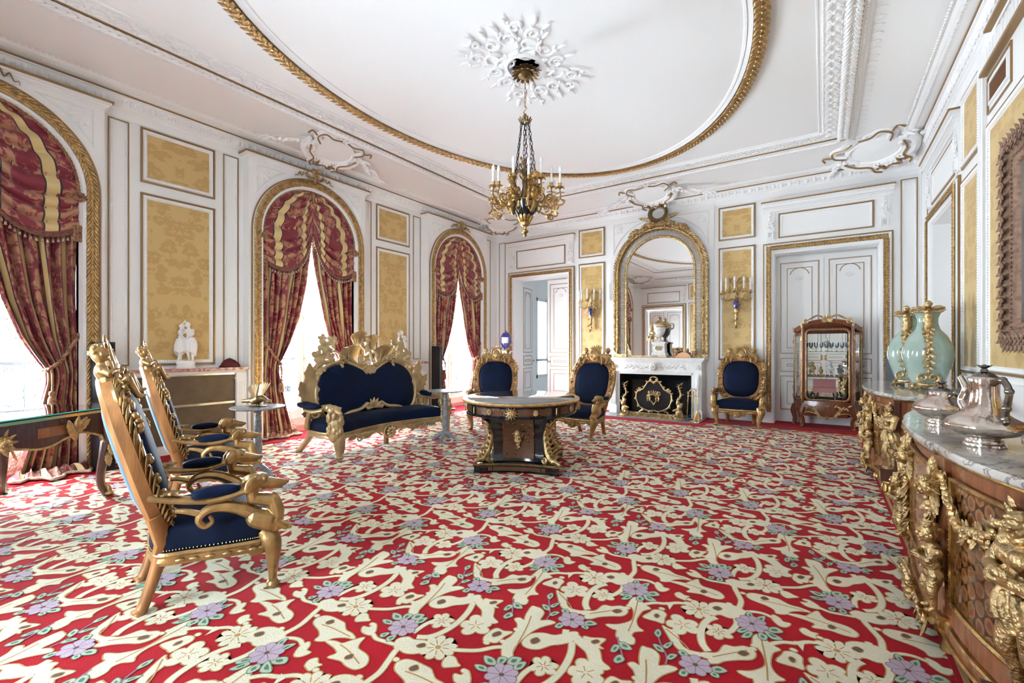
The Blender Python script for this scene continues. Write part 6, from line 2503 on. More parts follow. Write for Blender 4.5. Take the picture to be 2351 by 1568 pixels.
pane('desk_glass', (0.80, 0.95, 0.92), refl=2.6)
make_desk()
tag(part('phone', MB().add(bbox(-.07, .07, -.035, .035, 0, .008)), MAT['black_box'], None, False, loc=(-5.32, .66, .833)), 'small black phone lying on the glass of the desk', 'phone')
# ================================================================ FIREPLACE WALL
MW, GT = MAT['marble_white'], MAT['gilt']
MF = 9.33            # front plane of the mantel frieze


def make_fireplace():
    root = thing('fireplace', 'white carved marble fireplace with black hearth opening', 'fireplace', (FX, YW, 0))
    d = YW - MF - .0
    # local: x along wall, y towards the wall is +, front = -y
    f = MB()
    f.add(bbox(-.985, .985, -d - .09, 0.0, 1.155, 1.185))
    f.add(bbox(-.965, .965, -d - .06, 0.0, 1.125, 1.155))
    f.add(bbox(-.94, .94, -d - .03, 0.0, 1.105, 1.125))
    part('mantel_shelf', f, MW, root, False)
    fz_ = MB()
    fz_.add(bbox(-.92, .92, -d, -.0, .90, 1.105))
    fz_.add(bbox(-.93, .93, -d - .012, -.0, .895, .915))
    fz_.add(bbox(-.73, .73, -d + .005, 0, .845, .90))
    fz = part('frieze', fz_, MW, root, False)
    cv_ = MB()
    cv_.add(orient(rosette(.085, 9, .07), (0, -d - .005, 1.0), (0, 0, 1), (0, -1, 0)))
    for s in (-1, 1):
        for k in range(12):
            cv_.add(orient(leaf(.075, .04, 3, .4, .1, .15, 7, 5), (s * (.09 + k * .042), -d - .003, 1.0 + .012 * math.sin(k * 1.6)), (s, 0, .5 * (-1) ** k), (0, -1, 0)))
        cv_.add(orient(rosette(.05, 8, .03), (s * .855, -d - .012, 1.0), (0, 0, 1), (0, -1, 0)))
    part('frieze_carving', cv_, MW, fz)
    for s in (-1, 1):
        j = MB()
        j.add(bbox(*sorted((s * .925, s * .785)), -d - .01, 0, 0.0, .90))
        j.add(bbox(*sorted((s * .94, s * .77)), -d - .03, 0, 0.0, .165))
        j.add(bbox(*sorted((s * .785, s * .725)), -d + .03, 0, 0, .90))
        for k in range(4):
            j.add(bbox(*sorted((s * (.80 + k * .031), s * (.816 + k * .031))), -d - .022, -d, .20, .66))
        jj = part('jamb', j, MW, root, False)
        c_ = MB()
        for k in range(5):
            c_.add(orient(leaf(.16, .10, 4, .8, .15, .10), (s * .855, -d - .015, .88 - k * .05), (0, -.15, -1), (0, -1, 0)))
        part('jamb_carving', c_, MW, jj)
    fb = MB()
    x0, x1, z1 = -.725, .725, .845
    P0 = [(x0, -d + .03, 0), (x0, -d + .03, z1), (x1, -d + .03, z1), (x1, -d + .03, 0)]
    P1 = [(x0 + .11, -d + .20, 0), (x0 + .11, -d + .20, z1 - .12), (x1 - .11, -d + .20, z1 - .12), (x1 - .11, -d + .20, 0)]
    fb.add(loft([P0, P1], cu=False))
    fb.add(loft([P1, [(a, b_ + .13, c) for a, b_, c in P1]], cu=False))
    fb.add(([(x0 + .11, -d + .33, 0), (x1 - .11, -d + .33, 0), (x1 - .11, -d + .33, z1 - .12), (x0 + .11, -d + .33, z1 - .12)], [(0, 1, 2, 3)]))
    fb.add(tube([(a, b_ - .006, c) for a, b_, c in P1], .01, 6))
    part('firebox', fb, MAT['firebox'], root)
    hb = MB()
    for i in range(46):
        hb.add(bead((x0 + .015 + i * (x1 - x0 - .03) / 45, -d + .035, z1 - .012), .008))
    part('firebox_beading', hb, MAT['chrome'], root)
    h = MB()
    h.add(bbox(-.97, .97, 8.80 - YW, -.02, .0052, .014))
    part('hearth_slab', h, MAT['stone_grey'], root, False)
    hs = MB()
    hs.add(bbox(-.93, .93, -1, -1 + .0, .0, .0))
    lk = MB()
    lk.add(lathe([(.0, 0), (.045, .0), (.05, .01), (.0, .012)], 16, squash=(.6, 1.3)), 0, (rotm(0, PI / 2, 0), A((.945, -.22, .62))))
    return root


make_fireplace()

# ---- fire screen, andirons, fender, tools
fs = thing('fire_screen', 'gilt scrolled fire screen with black mesh in front of the hearth', 'fire screen', (-2.815, 9.23, .0145))
half = crv([(0, .115), (.10, .10), (.21, .135), (.29, .19), (.345, .31), (.35, .43), (.30, .505), (.22, .53), (.17, .60), (.11, .685), (.05, .70), (0, .655)], 40)
olf = np.concatenate([half, (half * A((-1, 1)))[::-1][1:-1]])
sm = MB()
sm.add(loft([[(u, -.006, v) for u, v in olf], [(u, .006, v) for u, v in olf]], cap=True))
part('mesh_panel', sm, MAT['black_box'], fs, False)
sf = MB()
sf.add(tube([(u, -.01, v) for u, v in olf], .019, 8, closed=True, flat=(1, .8)))
for i in range(0, len(olf), 2):
    u, v = olf[i]
    c = A((u, -.02, v))
    out = A((u, 0, v - .4))
    out /= np.linalg.norm(out)
    sf.add(orient(leaf(.065, .03, 3, .7, .1, .15, 7, 5), c, out * .6 + A((-out[2], 0, out[0])) * (1 if (i // 2) % 2 else -1) * .8, (0, -1, 0)))
for s in (-1, 1):
    sf.add(tube([(s * (.29 + x), -.015, .53 + z) for x, _, z in spiral((0, 0, 0), .05, .01, 0, -1.4, 20)], [.014, .007], 6))
    sf.add(tube(crv([(s * .2, -.01, .12), (s * .28, -.01, .08), (s * .30, -.03, .0)], 12), [.018, .014], 7))
    sf.add(tube(crv([(s * .04, -.01, .69), (s * .075, -.01, .75), (s * .02, -.01, .79), (0, -.01, .775)], 14), [.014, .010], 6))
part('gilt_frame', sf, GT, fs)
sc2 = MB()
for s in (-1, 1):
    for sh in putto(.17, 'up', legs='sit', look=(-s, .2, 0)):
        v_ = A(sh[0]) * A((1, -.6, 1)) + A((s * .085, -.018, .33))
        sc2.add((v_, sh[1]))
    sc2.add(tube(crv([(s * .10, -.016, .33), (s * .04, -.016, .29), (0, -.016, .23)], 10), [.012, .008], 6))
for k in range(7):
    a = (k - 3) * .5
    sc2.add(orient(leaf(.11, .04, 3, .5, .1, .15, 8, 5), (0, -.012, .42), (math.sin(a), 0, math.cos(a)), (0, -1, 0)))
part('applied_group', sc2, GT, fs)

for s, lx in ((-1, -3.345), (1, -2.275)):
    an = thing('andiron', 'gilt andiron with curling leaf spire on the %s of the hearth' % ('left' if s < 0 else 'right'), 'andiron', (lx, 9.02, .0145), group='gilt andirons')
    b = MB()
    b.add(lathe([(0, 0), (.10, 0), (.105, .012), (.085, .03), (.09, .05), (.06, .06), (0, .06)], 20, squash=(1.1, .8)))
    g = np.random.default_rng(4)
    for k in range(16):
        a = 2 * PI * k / 16
        b.add(orient(leaf(.085, .05, 4, .8, .2, .12, 8, 5), (.06 * math.cos(a), .05 * math.sin(a), .03 + .02 * (k % 2)), (math.cos(a), math.sin(a), .5), (0, 0, 1)))
    part('base', b, GT, an)
    bo = [ell((0, 0, .14), (.065, .055, .08), 10, 8), ell((s * .02, -.02, .25), (.05, .045, .06), 10, 8), cap_cone((0, -.02, .2), (-s * .09, -.04, .17), .03, .02), cap_cone((0, 0, .2), (s * .06, -.03, .3), .03, .025), cap_cone((-s * .03, -.03, .09), (-s * .09, -.05, .06), .03, .02)]
    bo += head_shapes((-s * .01, -.03, .315), .04, (-s * .6, -.8, 0))
    link('figure', sculpt('figure', bo, GT, .006, 1), an)
    sp = MB()
    P = crv([(s * .0, 0, .24), (-s * .02, 0, .36), (s * .035, 0, .45), (s * .02, 0, .55), (-s * .005, 0, .61), (s * .02, 0, .665), (s * .06, 0, .655)], 36)
    if s < 0:
        P = P * A((-1, 1, 1))
    sp.add(tube(P, [.03, .024, .020, .016, .012, .010, .006], 8))
    for k in range(10):
        p = P[3 + 3 * k]
        sp.add(orient(leaf(.07, .035, 3, .9, .1, .15, 7, 5), p, (math.cos(k * 2.1), -abs(math.sin(k * 2.1)), .7), (math.cos(k * 2.1), -1, -.4)))
    part('leaf_spire', sp, GT, an)
fe = thing('fender_bar', 'low gilt pierced fender bar between the andirons', 'fender', (-2.81, 9.0, .0145))
f_ = MB()
f_.add(bbox(-.42, .42, -.012, .012, 0, .018))
f_.add(bbox(-.42, .42, -.014, .014, .075, .09))
f_.add(bbox(-.42, .42, -.004, .004, .0, .08))
part('bar', f_, GT, fe, False)
f_ = MB()
for i in range(14):
    f_.add(orient(rosette(.026, 6, .02), (-.39 + i * .06, -.006, .046), (0, 0, 1), (0, -1, 0)))
part('rosettes', f_, GT, fe)
ft = thing('fire_tools', 'brass fire tools on a stand at the right of the hearth', 'fire tools', (-2.02, 9.05, .0145))
t_ = MB()
t_.add(lathe([(0, 0), (.085, 0), (.08, .012), (.03, .022), (.012, .04), (.010, .55), (.0, .56)], 16))
t_.add(tube([(.06 * math.cos(a), 0, .55 + .05 * math.sin(a)) for a in np.linspace(0, PI, 12)], .008, 6))
t_.add(tube([(-.10, 0, .46), (.10, 0, .46)], .007, 6))
part('stand', t_, MAT['brass'], ft)
t_ = MB()
t_.add(tube([(.08, -.02, .56), (.085, -.02, .16)], .007, 6))
t_.add(loft([[(.085 + x * w, -.02 - .012 * math.cos(x * 1.5), z) for x in np.linspace(-1, 1, 7)] for w, z in ((.015, .18), (.045, .13), (.055, .05), (.06, .015))] + [[(.085 + x * w, -.012 - .012 * math.cos(x * 1.5), z) for x in np.linspace(-1, 1, 7)] for w, z in ((.06, .015), (.045, .13), (.015, .18))], cu=False))
part('shovel', t_, MAT['brass'], ft)
t_ = MB()
t_.add(tube([(-.085, -.02, .50), (-.11, -.02, .03)], .007, 6))
t_.add(lathe([(0, .05), (.018, .04), (.02, .0), (.012, -.03), (0, -.03)], 10, (-.083, -.02, .50)))
part('poker', t_, MAT['brass'], ft)

# ---- arched overmantel mirror
MX, MY = FX + .02, YW - .03
mr = thing('overmantel_mirror', 'tall arched gilt mirror above the white marble fireplace', 'mirror', (MX, MY, 1.187))
ZSM = 2.99 - 1.187


def ma(hw, n, z0=0.0, k=44):
    t = np.linspace(PI, 0, k + 1)
    return [(-hw, -n, z0)] + [(hw * math.cos(x), -n, ZSM + hw * math.sin(x)) for x in t] + [(hw, -n, z0)]


gl = MB()
pts = ma(.68, .03)
gl.add((A(pts), [tuple(range(len(pts)))[::-1]]))
gl.add(loft([ma(.68, .028), ma(.68, .0)], cu=False))
part('mirror_glass', gl, mirror_m, mr, False)
f1 = MB()
f1.add(loft([ma(.955, 0), ma(.955, .05), ma(.935, .085), ma(.90, .095), ma(.875, .075), ma(.87, .05)], cu=False))
f1.add(loft([ma(.87, .05), ma(.865, .07), ma(.84, .075), ma(.83, .05)], cu=False))
f1.add(loft([ma(.735, .045), ma(.725, .06), ma(.695, .06), ma(.685, .04), ma(.68, .028)], cu=False))
f1.add(bbox(-.70, .70, -.05, 0, -.0, .035))
for s in (-1, 1):
    f1.add(bbox(*sorted((s * .96, s * .68)), -.10, 0, 0, .07))
part('mirror_frame', f1, GT, mr)
f2 = MB()
rib0, rib1 = A(ma(.835, .045, k=160)), A(ma(.732, .042, k=160))
f2.add(loft([rib0, rib1], cu=False))
part('frame_bed', f2, MAT['old_bronze'], mr, False)
f3 = MB()
dpts = resample(ma(.783, .05, .06, k=60), 210)
for i in range(len(dpts)):                     # cream reeding across the inner slope
    p = A(dpts[i])
    q = A((0, 0, ZSM))
    if p[2] < ZSM:
        out = A((np.sign(p[0]), 0, 0))
    else:
        out = p - q
        out[1] = 0
        out /= np.linalg.norm(out)
    f3.add(tube([p - out * .045, p + out * .045], .008, 5))
part('frame_reeding', f3, MAT['porcelain'], mr)
f4 = MB()
laurel_band(f4, ma(.915, .093, .08, k=80), (0, -1, 0), .085, .055, .025)
for p in resample(ma(.852, .078, .05, k=60), 240):
    f4.add(bead(p, .011))
part('frame_carving', f4, GT, mr)
f5 = MB()
for k in range(30):
    a = 2 * PI * k / 30
    c = A((.16 * math.cos(a), -.10, 2.98 + .14 * math.sin(a) - .0))
    tg = A((-math.sin(a), 0, math.cos(a)))
    for q in (-1, 1):
        f5.add(orient(leaf(.085, .045, 2, .6, .1, .15, 7, 5), c, tg + A((math.cos(a), -.4, math.sin(a))) * q * .6, (0, -1, 0)))
    f5.add(ell(c + A((0, -.02, 0)), .022, 6, 5))
part('wreath', f5, MAT['old_bronze'], mr, label='dark gilt leaf wreath at the mirror top')
f6 = MB()
g = np.random.default_rng(8)
for s in (-1, 1):
    for k in range(9):
        a = PI / 2 - s * (.12 + .06 * k)
        c = A((.93 * math.cos(a), -.09, ZSM + .955 * math.sin(a)))
        f6.add(orient(leaf(.19 - .008 * k, .10, 5, .7, .15, .10), c, (s * math.sin(a + .5 * s) * .8, -.1, -.2 + .3 * math.cos(k)), (0, -1, .2)))
        for q in range(2):
            f6.add(ell(c + A((g.uniform(-.05, .05), -.03, g.uniform(-.05, .05))), g.uniform(.018, .032), 7, 5))
        if k % 3 == 0:
            f6.add(orient(rosette(.06, 7, .05), c + A((0, -.03, .01)), (0, 0, 1), (0, -1, 0)))
    f6.add(tube([(s * (.09 + x), -.09, 2.83 + z) for x, _, z in spiral((0, 0, 0), .08, .015, PI / 2, -1.5, 24)], [.025, .012], 7))
    f6.add(orient(leaf(.30, .09, 5, .5, .2, .08), (s * .12, -.08, 2.86), (s, 0, .25), (0, -1, 0)))
part('crest_carving', f6, GT, mr)

# ---- mantel ornaments
ck = thing('urn_clock', 'cream and gilt urn with a child on a pedestal upon the mantel', 'clock', (-2.76, 9.44, 1.193))
ck.scale = (1.2, 1.0, 1.32)
p_ = MB()
p_.add(loft([[(-w, -w * .8, z), (w, -w * .8, z), (w, w * .8, z), (-w, w * .8, z)] for w, z in ((.135, .0), (.135, .03), (.125, .035), (.12, .06), (.105, .075), (.10, .20), (.115, .215), (.115, .235), (.09, .24))], cap=True))
part('pedestal', p_, MAT['porcelain'], ck, False)
p_ = MB()
for sx in (-1, 1):
    for sy in (-1, 1):
        p_.add(ell((sx * .115, sy * .09, .008), (.025, .02, .014), 8, 6))
p_.add(bbox(-.128, .128, -.11, -.1, .006, .03))
for k in range(9):
    p_.add(ell((-.05 + .0125 * k, -.088, .14 + .02 * math.sin(k * 1.9)), (.014, .01, .018), 6, 5))
part('gilt_mounts', p_, GT, ck)
u_ = MB()
u_.add(lathe([(.0, .24), (.06, .24), (.062, .255), (.03, .265), (.022, .30), (.035, .315), (.075, .36), (.098, .42), (.10, .47), (.095, .50), (.085, .51)], 28))
part('urn', u_, MAT['porcelain'], ck)
u_ = MB()
u_.add(lathe([(.105, .495), (.11, .505), (.105, .515), (.085, .53), (.05, .555), (.025, .565), (.02, .58), (.028, .595), (.018, .615), (.01, .63), (0, .635)], 24))
for s in (-1, 1):
    u_.add(tube(crv([(s * .095, 0, .44), (s * .14, 0, .46), (s * .145, 0, .52), (s * .10, 0, .535)], 14), [.012, .008], 6))
part('gilt_lid', u_, GT, ck)
u_ = MB()
u_.add(lathe([(.098, .455), (.104, .46), (.104, .475), (.098, .48)], 24))
part('gilt_band', u_, GT, ck)
link('child', sculpt('child', [orient_r(q, (-.115, -.02, .27), rotm(0, 0, -.6 + PI), .20) for q in putto(1, 'up', legs='sit', look=(.5, .8, .2))], GT, .005, 1), ck)
rc = thing('gilt_group', 'low gilt group of two reclining children on the mantel', 'ornament', (-2.29, 9.44, 1.186))
for a_ in ((-.13, .45, -.5, .17), (.15, -.55, .5, .16)):
    link('child', sculpt('child', [orient_r(q, (a_[0], 0, .045), rotm(0, a_[1], a_[2] + PI), a_[3]) for q in putto(1, 'lap')], MAT['terracotta'], .005, 1), rc)
q_ = MB()
q_.add(loft([[(x * w, -.05 + .1 * (k > 6), z_) for k, x in enumerate(np.r_[np.linspace(-1, 1, 7), np.linspace(1, -1, 7)])] for w, z_ in ((.15, 0), (.14, .03), (.08, .085), (.02, .11))], cap=True))
q_.add(lathe([(0, 0), (.17, 0), (.16, .012), (0, .014)], 20, squash=(1.1, .4)))
part('drapery', q_, MAT['terracotta'], rc)


# ---------------------------------------------------------------- wall sconces
def candle_arm(root_mb, wax_mb, bulb_mb, P, cup, h=.14):
    root_mb.add(tube(P, [.011, .009, .008], 7))
    c = A(cup)
    root_mb.add(lathe([(.0, -.02), (.012, -.015), (.02, -.004), (.042, .004), (.040, .010), (.014, .012), (.018, .03), (.021, .05), (.016, .052), (0, .052)], 14, c))
    for k in range(6):
        a = k * PI / 3
        root_mb.add(orient(leaf(.04, .022, 2, -.9, .1, .15, 6, 5), c + A((.025 * math.cos(a), .025 * math.sin(a), .006)), (math.cos(a), math.sin(a), -.3), (0, 0, 1)))
    wax_mb.add(lathe([(.0, .05), (.0135, .05), (.0135, .05 + h), (0, .05 + h)], 12, c))
    bulb_mb.add(lathe([(.008, .05 + h), (.011, .06 + h), (.018, .075 + h), (.019, .095 + h), (.013, .12 + h), (.004, .142 + h), (0, .145 + h)], 14, c))


def make_sconce(x, label):
    root = thing('wall_sconce', label, 'wall lamp', (x, YW - .012, 0), group='gilt five-light wall sconces')
    b = MB()
    b.add(lathe([(0, 1.76), (.012, 1.79), (.02, 1.84), (.015, 1.90), (.03, 1.96), (.022, 2.02), (.045, 2.10), (.055, 2.20), (.04, 2.28), (.028, 2.34), (.02, 2.40), (.012, 2.62), (0, 2.63)], 16, (0, -.06, 0)))
    for k in range(10):
        b.add(orient(leaf(.10, .05, 4, .8, .15, .12, 8, 5), (0, -.07, 1.82 + k * .05), (math.sin(k * 2.2), -.5, -1), (math.sin(k * 2.2), -1, 0)))
    b.add(orient(leaf(.20, .10, 5, .5, .1, .1), (0, -.05, 2.36), (0, -.1, 1), (0, -1, 0)))
    for s in (-1, 1):
        b.add(tube(crv([(0, -.04, 2.62), (s * .05, -.05, 2.70), (s * .10, -.05, 2.69), (s * .10, -.05, 2.63), (s * .04, -.05, 2.61)], 20), [.016, .012], 6, flat=(1, .5)))
        b.add(tube(crv([(s * .03, -.05, 2.62), (s * .07, -.05, 2.55), (s * .05, -.05, 2.48)], 10), [.012, .006], 6))
    part('backplate', b, GT, root)
    cb = MB()
    cb.add(lathe([(.0, 2.12), (.035, 2.125), (.052, 2.18), (.05, 2.24), (.03, 2.28), (0, 2.28)], 16, (0, -.085, 0)))
    part('enamel_body', cb, MAT['cobalt'], root)
    for k, (dx, dy, z) in enumerate(((-.25, -.12, 2.42), (-.15, -.22, 2.43), (0, -.26, 2.44), (.15, -.22, 2.43), (.25, -.12, 2.42))):
        am, wx, bu = MB(), MB(), MB()
        P = crv([(0, -.08, 2.26), (dx * .35, dy * .45 - .03, 2.32), (dx * .65, dy * .8, 2.27), (dx, dy, 2.33), (dx, dy, z - .02)], 22)
        candle_arm(am, wx, bu, P, (dx, dy, z))
        o = part('arm', am, GT, root)
        part('candle', wx, MAT['candle'], o)
        part('bulb', bu, MAT['bulb'], o)
    return root


make_sconce(-4.36, 'gilt wall sconce with five candles on the damask panel left of the mirror')
make_sconce(-1.37, 'gilt wall sconce with five candles on the damask panel right of the mirror')


# ---------------------------------------------------------------- chandelier
def chain(mb, p0, p1, link_l=.045, r=.0035, w=.011):
    p0, p1 = A(p0), A(p1)
    n = max(2, int(np.linalg.norm(p1 - p0) / link_l))
    d = (p1 - p0) / n
    Bm = basis(d)
    for i in range(n):
        c = p0 + d * (i + .5)
        e = Bm[:, 0] if i % 2 else Bm[:, 1]
        ln = np.linalg.norm(d) * .62
        mb.add(tube([c + e * w * math.cos(t) + Bm[:, 2] * ln * math.sin(t) for t in np.linspace(0, 2 * PI, 10, endpoint=False)], r, 4, closed=True))


def make_chandelier():
    cx, cy = -2.80, 4.40
    root = thing('chandelier', 'gilt bronze chandelier with candle arms hanging from the ceiling rosette', 'chandelier', (cx, cy, 0))
    c = MB()
    c.add(lathe([(0, 4.42), (.05, 4.43), (.08, 4.45), (.09, 4.49), (.08, 4.55), (0, 4.558)], 20))
    for k in range(14):
        a = 2 * PI * k / 14
        for q in (0, 1):
            c.add(orient(leaf(.09, .06, 4, .7, .2, .12, 8, 5), (.075 * math.cos(a + q * .2), .075 * math.sin(a + q * .2), 4.53 - .045 * q), (math.cos(a) * .8, math.sin(a) * .8, -.5), (math.cos(a), math.sin(a), 0)))
    part('canopy', c, MAT['old_bronze'], root)
    h = MB()
    chain(h, (0, 0, 4.42), (0, 0, 4.10), .05, .004, .010)
    h.add(tube(crv([(0, 0, 4.11), (.02, 0, 4.085), (0, 0, 4.065), (-.02, 0, 4.045), (0, 0, 4.02)], 20), .006, 6))
    part('main_chain', h, MAT['gilt_band'], root)
    k_ = MB()
    k_.add(tube([(.052 * math.cos(t), .052 * math.sin(t), 3.93) for t in np.linspace(0, 2 * PI, 24, endpoint=False)], .010, 6, closed=True))
    k_.add(lathe([(0, 4.03), (.014, 4.02), (.02, 3.99), (.012, 3.965), (0, 3.96)], 12))
    for k in range(10):
        a = 2 * PI * k / 10
        k_.add(orient(leaf(.06, .035, 3, .6, .1, .15, 7, 5), (.05 * math.cos(a), .05 * math.sin(a), 3.92), (math.cos(a) * .4, math.sin(a) * .4, 1), (math.cos(a), math.sin(a), 0)))
        if k % 2 == 0:
            k_.add(tube([(.05 * math.cos(a), .05 * math.sin(a), 3.94), (0, 0, 4.0)], .006, 5))
    part('crown', k_, MAT['old_bronze'], root)
    for k in range(6):
        a = 2 * PI * k / 6 + .2
        m_ = MB()
        chain(m_, (.045 * math.cos(a), .045 * math.sin(a), 3.92), (.155 * math.cos(a), .155 * math.sin(a), 3.10), .055, .0035, .011)
        part('chain', m_, MAT['iron'], root)
    # central spray
    s_ = MB()
    s_.add(lathe([(0, 3.02), (.05, 3.03), (.055, 3.10), (.035, 3.18), (.02, 3.26), (.03, 3.30), (.012, 3.36), (.010, 3.46), (.02, 3.50), (0, 3.53)], 14))
    for k in range(18):
        a = k * 2.4
        z = 3.20 + .016 * k
        s_.add(orient(leaf(.10, .04, 3, 1.2, .1, .12, 8, 5), (.02 * math.cos(a), .02 * math.sin(a), z), (math.cos(a) * .7, math.sin(a) * .7, .7), (-math.cos(a), -math.sin(a), .6)))
    for k in range(4):
        a = k * PI / 2 + .5
        s_.add(tube([(x * math.cos(a), x * math.sin(a), z) for x, z in crv([(.01, 3.30), (.06, 3.38), (.07, 3.44), (.04, 3.46), (.035, 3.43)], 14)], [.009, .005], 6))
    part('spray', s_, MAT['old_bronze'], root)
    v_ = MB()
    v_.add(lathe([(.0, 2.78), (.04, 2.785), (.075, 2.82), (.12, 2.90), (.15, 2.98), (.16, 3.02), (.14, 3.045), (.05, 3.05), (0, 3.05)], 24))
    part('vase_body', v_, MAT['black_lacquer'], root)
    vg = MB()
    vg.add(lathe([(.0, 2.625), (.016, 2.632), (.024, 2.65), (.014, 2.668), (.036, 2.68), (.04, 2.695), (.015, 2.715), (.018, 2.74), (.05, 2.755), (.062, 2.785), (.045, 2.80)], 20))
    vg.add(tube([(.160 * math.cos(t), .160 * math.sin(t), 3.02) for t in np.linspace(0, 2 * PI, 30, endpoint=False)], .010, 6, closed=True))
    for k in range(12):
        a = 2 * PI * k / 12
        d = A((math.cos(a), math.sin(a), 0))
        vg.add(orient(leaf(.15, .055, 4, -.25, .1, .10), d * .05 + A((0, 0, 2.78)), d * .45 + A((0, 0, 1)), d - A((0, 0, .5))))
        if k % 2:
            vg.add(tube([d * r_ + A((0, 0, z)) + np.cross(d, (0, 0, 1)) * q for r_, z, q in [(.135 + .002, 2.93 + .03 * math.sin(t), .03 * math.cos(t)) for t in np.linspace(0, 2 * PI, 14, endpoint=False)]], .006, 5, closed=True))
            vg.add(orient(leaf(.10, .07, 4, .2, .1, .12), d * .13 + A((0, 0, 2.94)), d * .2 + A((0, 0, 1)), d))
    part('gilt_mounts', vg, MAT['gilt_bronze'], root)
    for k in range(3):
        a = 2 * PI * k / 3 - .25
        R = rotm(0, 0, a - PI / 2)
        me = sculpt('child', [orient_r(q, A((math.cos(a) * .135, math.sin(a) * .135, 3.03)), R, .30) for q in putto(1, 'chest', legs='tail', look=(0, 1, -.25))], MAT['gilt_bronze'], .006, 1)
        link('child', me, root)['label'] = 'gilt child figure on the chandelier body'
    for k in range(12):
        a = 2 * PI * k / 12 + .13
        hi = k % 2
        R_ = .42 if not hi else .30
        zt = 3.12 if not hi else 3.20
        d = A((math.cos(a), math.sin(a), 0))
        am, wx, bu = MB(), MB(), MB()

        def q3(r_, z):
            return d * r_ + A((0, 0, z))
        P = [q3(r_, z) for r_, z in crv([(.12, 3.00 + .05 * hi), (.19, 2.95 + .08 * hi), (R_ - .10, 2.93 + .10 * hi), (R_, 3.0 + .08 * hi), (R_, zt - .02)], 26)]
        candle_arm(am, wx, bu, P, q3(R_, zt), .10)
        am.add(tube([q3(R_ - .13 + x, 3.02 + .07 * hi + z) for x, _, z in spiral((0, 0, 0), .06, .012, -PI / 2, 1.6, 26)], [.012, .006], 6))
        am.add(tube([q3(R_ - .05 + x, 2.92 + .10 * hi + z) for x, _, z in spiral((0, 0, 0), .045, .008, PI, 1.4, 20)], [.012, .006], 6))
        am.add(tube([q3(r_, z) for r_, z in crv([(R_ - .08, 2.94 + .1 * hi), (R_ + .02, 2.93 + .1 * hi), (R_ + .055, 2.97 + .1 * hi), (R_ + .03, 2.985 + .1 * hi)], 14)], [.012, .006], 6))
        for q in range(5):
            am.add(orient(leaf(.08, .035, 3, .9, .1, .15, 7, 5), P[3 + 4 * q], d * .7 + A((0, 0, 1 if q % 2 else -1)), A((0, 0, 1)) - d * .3))
        for q in range(2):
            am.add(orient(leaf(.06, .035, 3, 1.0, .1, .15, 7, 5), q3(R_, zt - .05), d * (1 if q else -1) + A((0, 0, -.4)), (0, 0, 1)))
        o = part('arm', am, MAT['gilt_bronze'], root)
        part('candle', wx, MAT['candle'], o)
        part('bulb', bu, MAT['bulb'], o)
    return root


make_chandelier()

# ---------------------------------------------------------------- ceiling rosette and cartouches
ros = MB()
for k in range(4):
    fx, fy = (1, 1, -1, -1)[k], (1, -1, 1, -1)[k]

    def q2(x, y, z=0.0):
        return (-2.79 + fx * x, 4.39 + fy * y, ZC - .012 - z)
    for (cx_, cy_, r0, r1, a0, tn) in ((.22, .30, .14, .03, PI, 1.3), (.33, .12, .10, .02, 0, -1.4), (.10, .50, .10, .02, PI / 2, 1.4), (.36, .42, .08, .02, PI, -1.3), (.14, .16, .13, .06, 0, .8), (.25, .60, .07, .015, 0, 1.3)):
        P = spiral((0, 0, 0), r0, r1, a0, tn, 26, 'xy')
        ros.add(tube([q2(cx_ + p[0], cy_ + p[1]) for p in P], [.022, .012], 6, flat=(1, .8)))
    g = np.random.default_rng(k)
    for (x, y, a, l) in ((.10, .30, .5, .16), (.28, .22, .9, .15), (.18, .45, .2, .15), (.40, .30, 1.0, .14), (.42, .52, .7, .16), (.30, .55, .4, .14), (.08, .64, -.1, .14), (.45, .08, 1.4, .12), (.20, .68, .3, .12), (.47, .42, 1.2, .12)):
        ros.add(orient(leaf(l, l * .5, 4, .6, .2, .12, 8, 5), q2(x, y), (fx * math.sin(a), fy * math.cos(a), 0), (0, 0, -1)))
        ros.add(ell(q2(x + g.uniform(-.04, .04), y + g.uniform(-.04, .04), .01), g.uniform(.014, .024), 6, 4))
for k in range(10):
    a = 2 * PI * k / 10
    ros.add(orient(leaf(.17, .10, 4, .5, .2, .12), (-2.79 + .13 * math.cos(a), 4.39 + .15 * math.sin(a), ZC - .01), (math.cos(a), math.sin(a), 0), (0, 0, -1)))
ros.add(lathe([(.24, 0), (.23, -.03), (.19, -.04), (.17, -.02), (.15, 0)], 40, (-2.79, 4.39, ZC - .003), (1, 1.2)))
part('ceiling_rosette', ros, PL, ceiling, label='white plaster scrolled rosette above the chandelier')


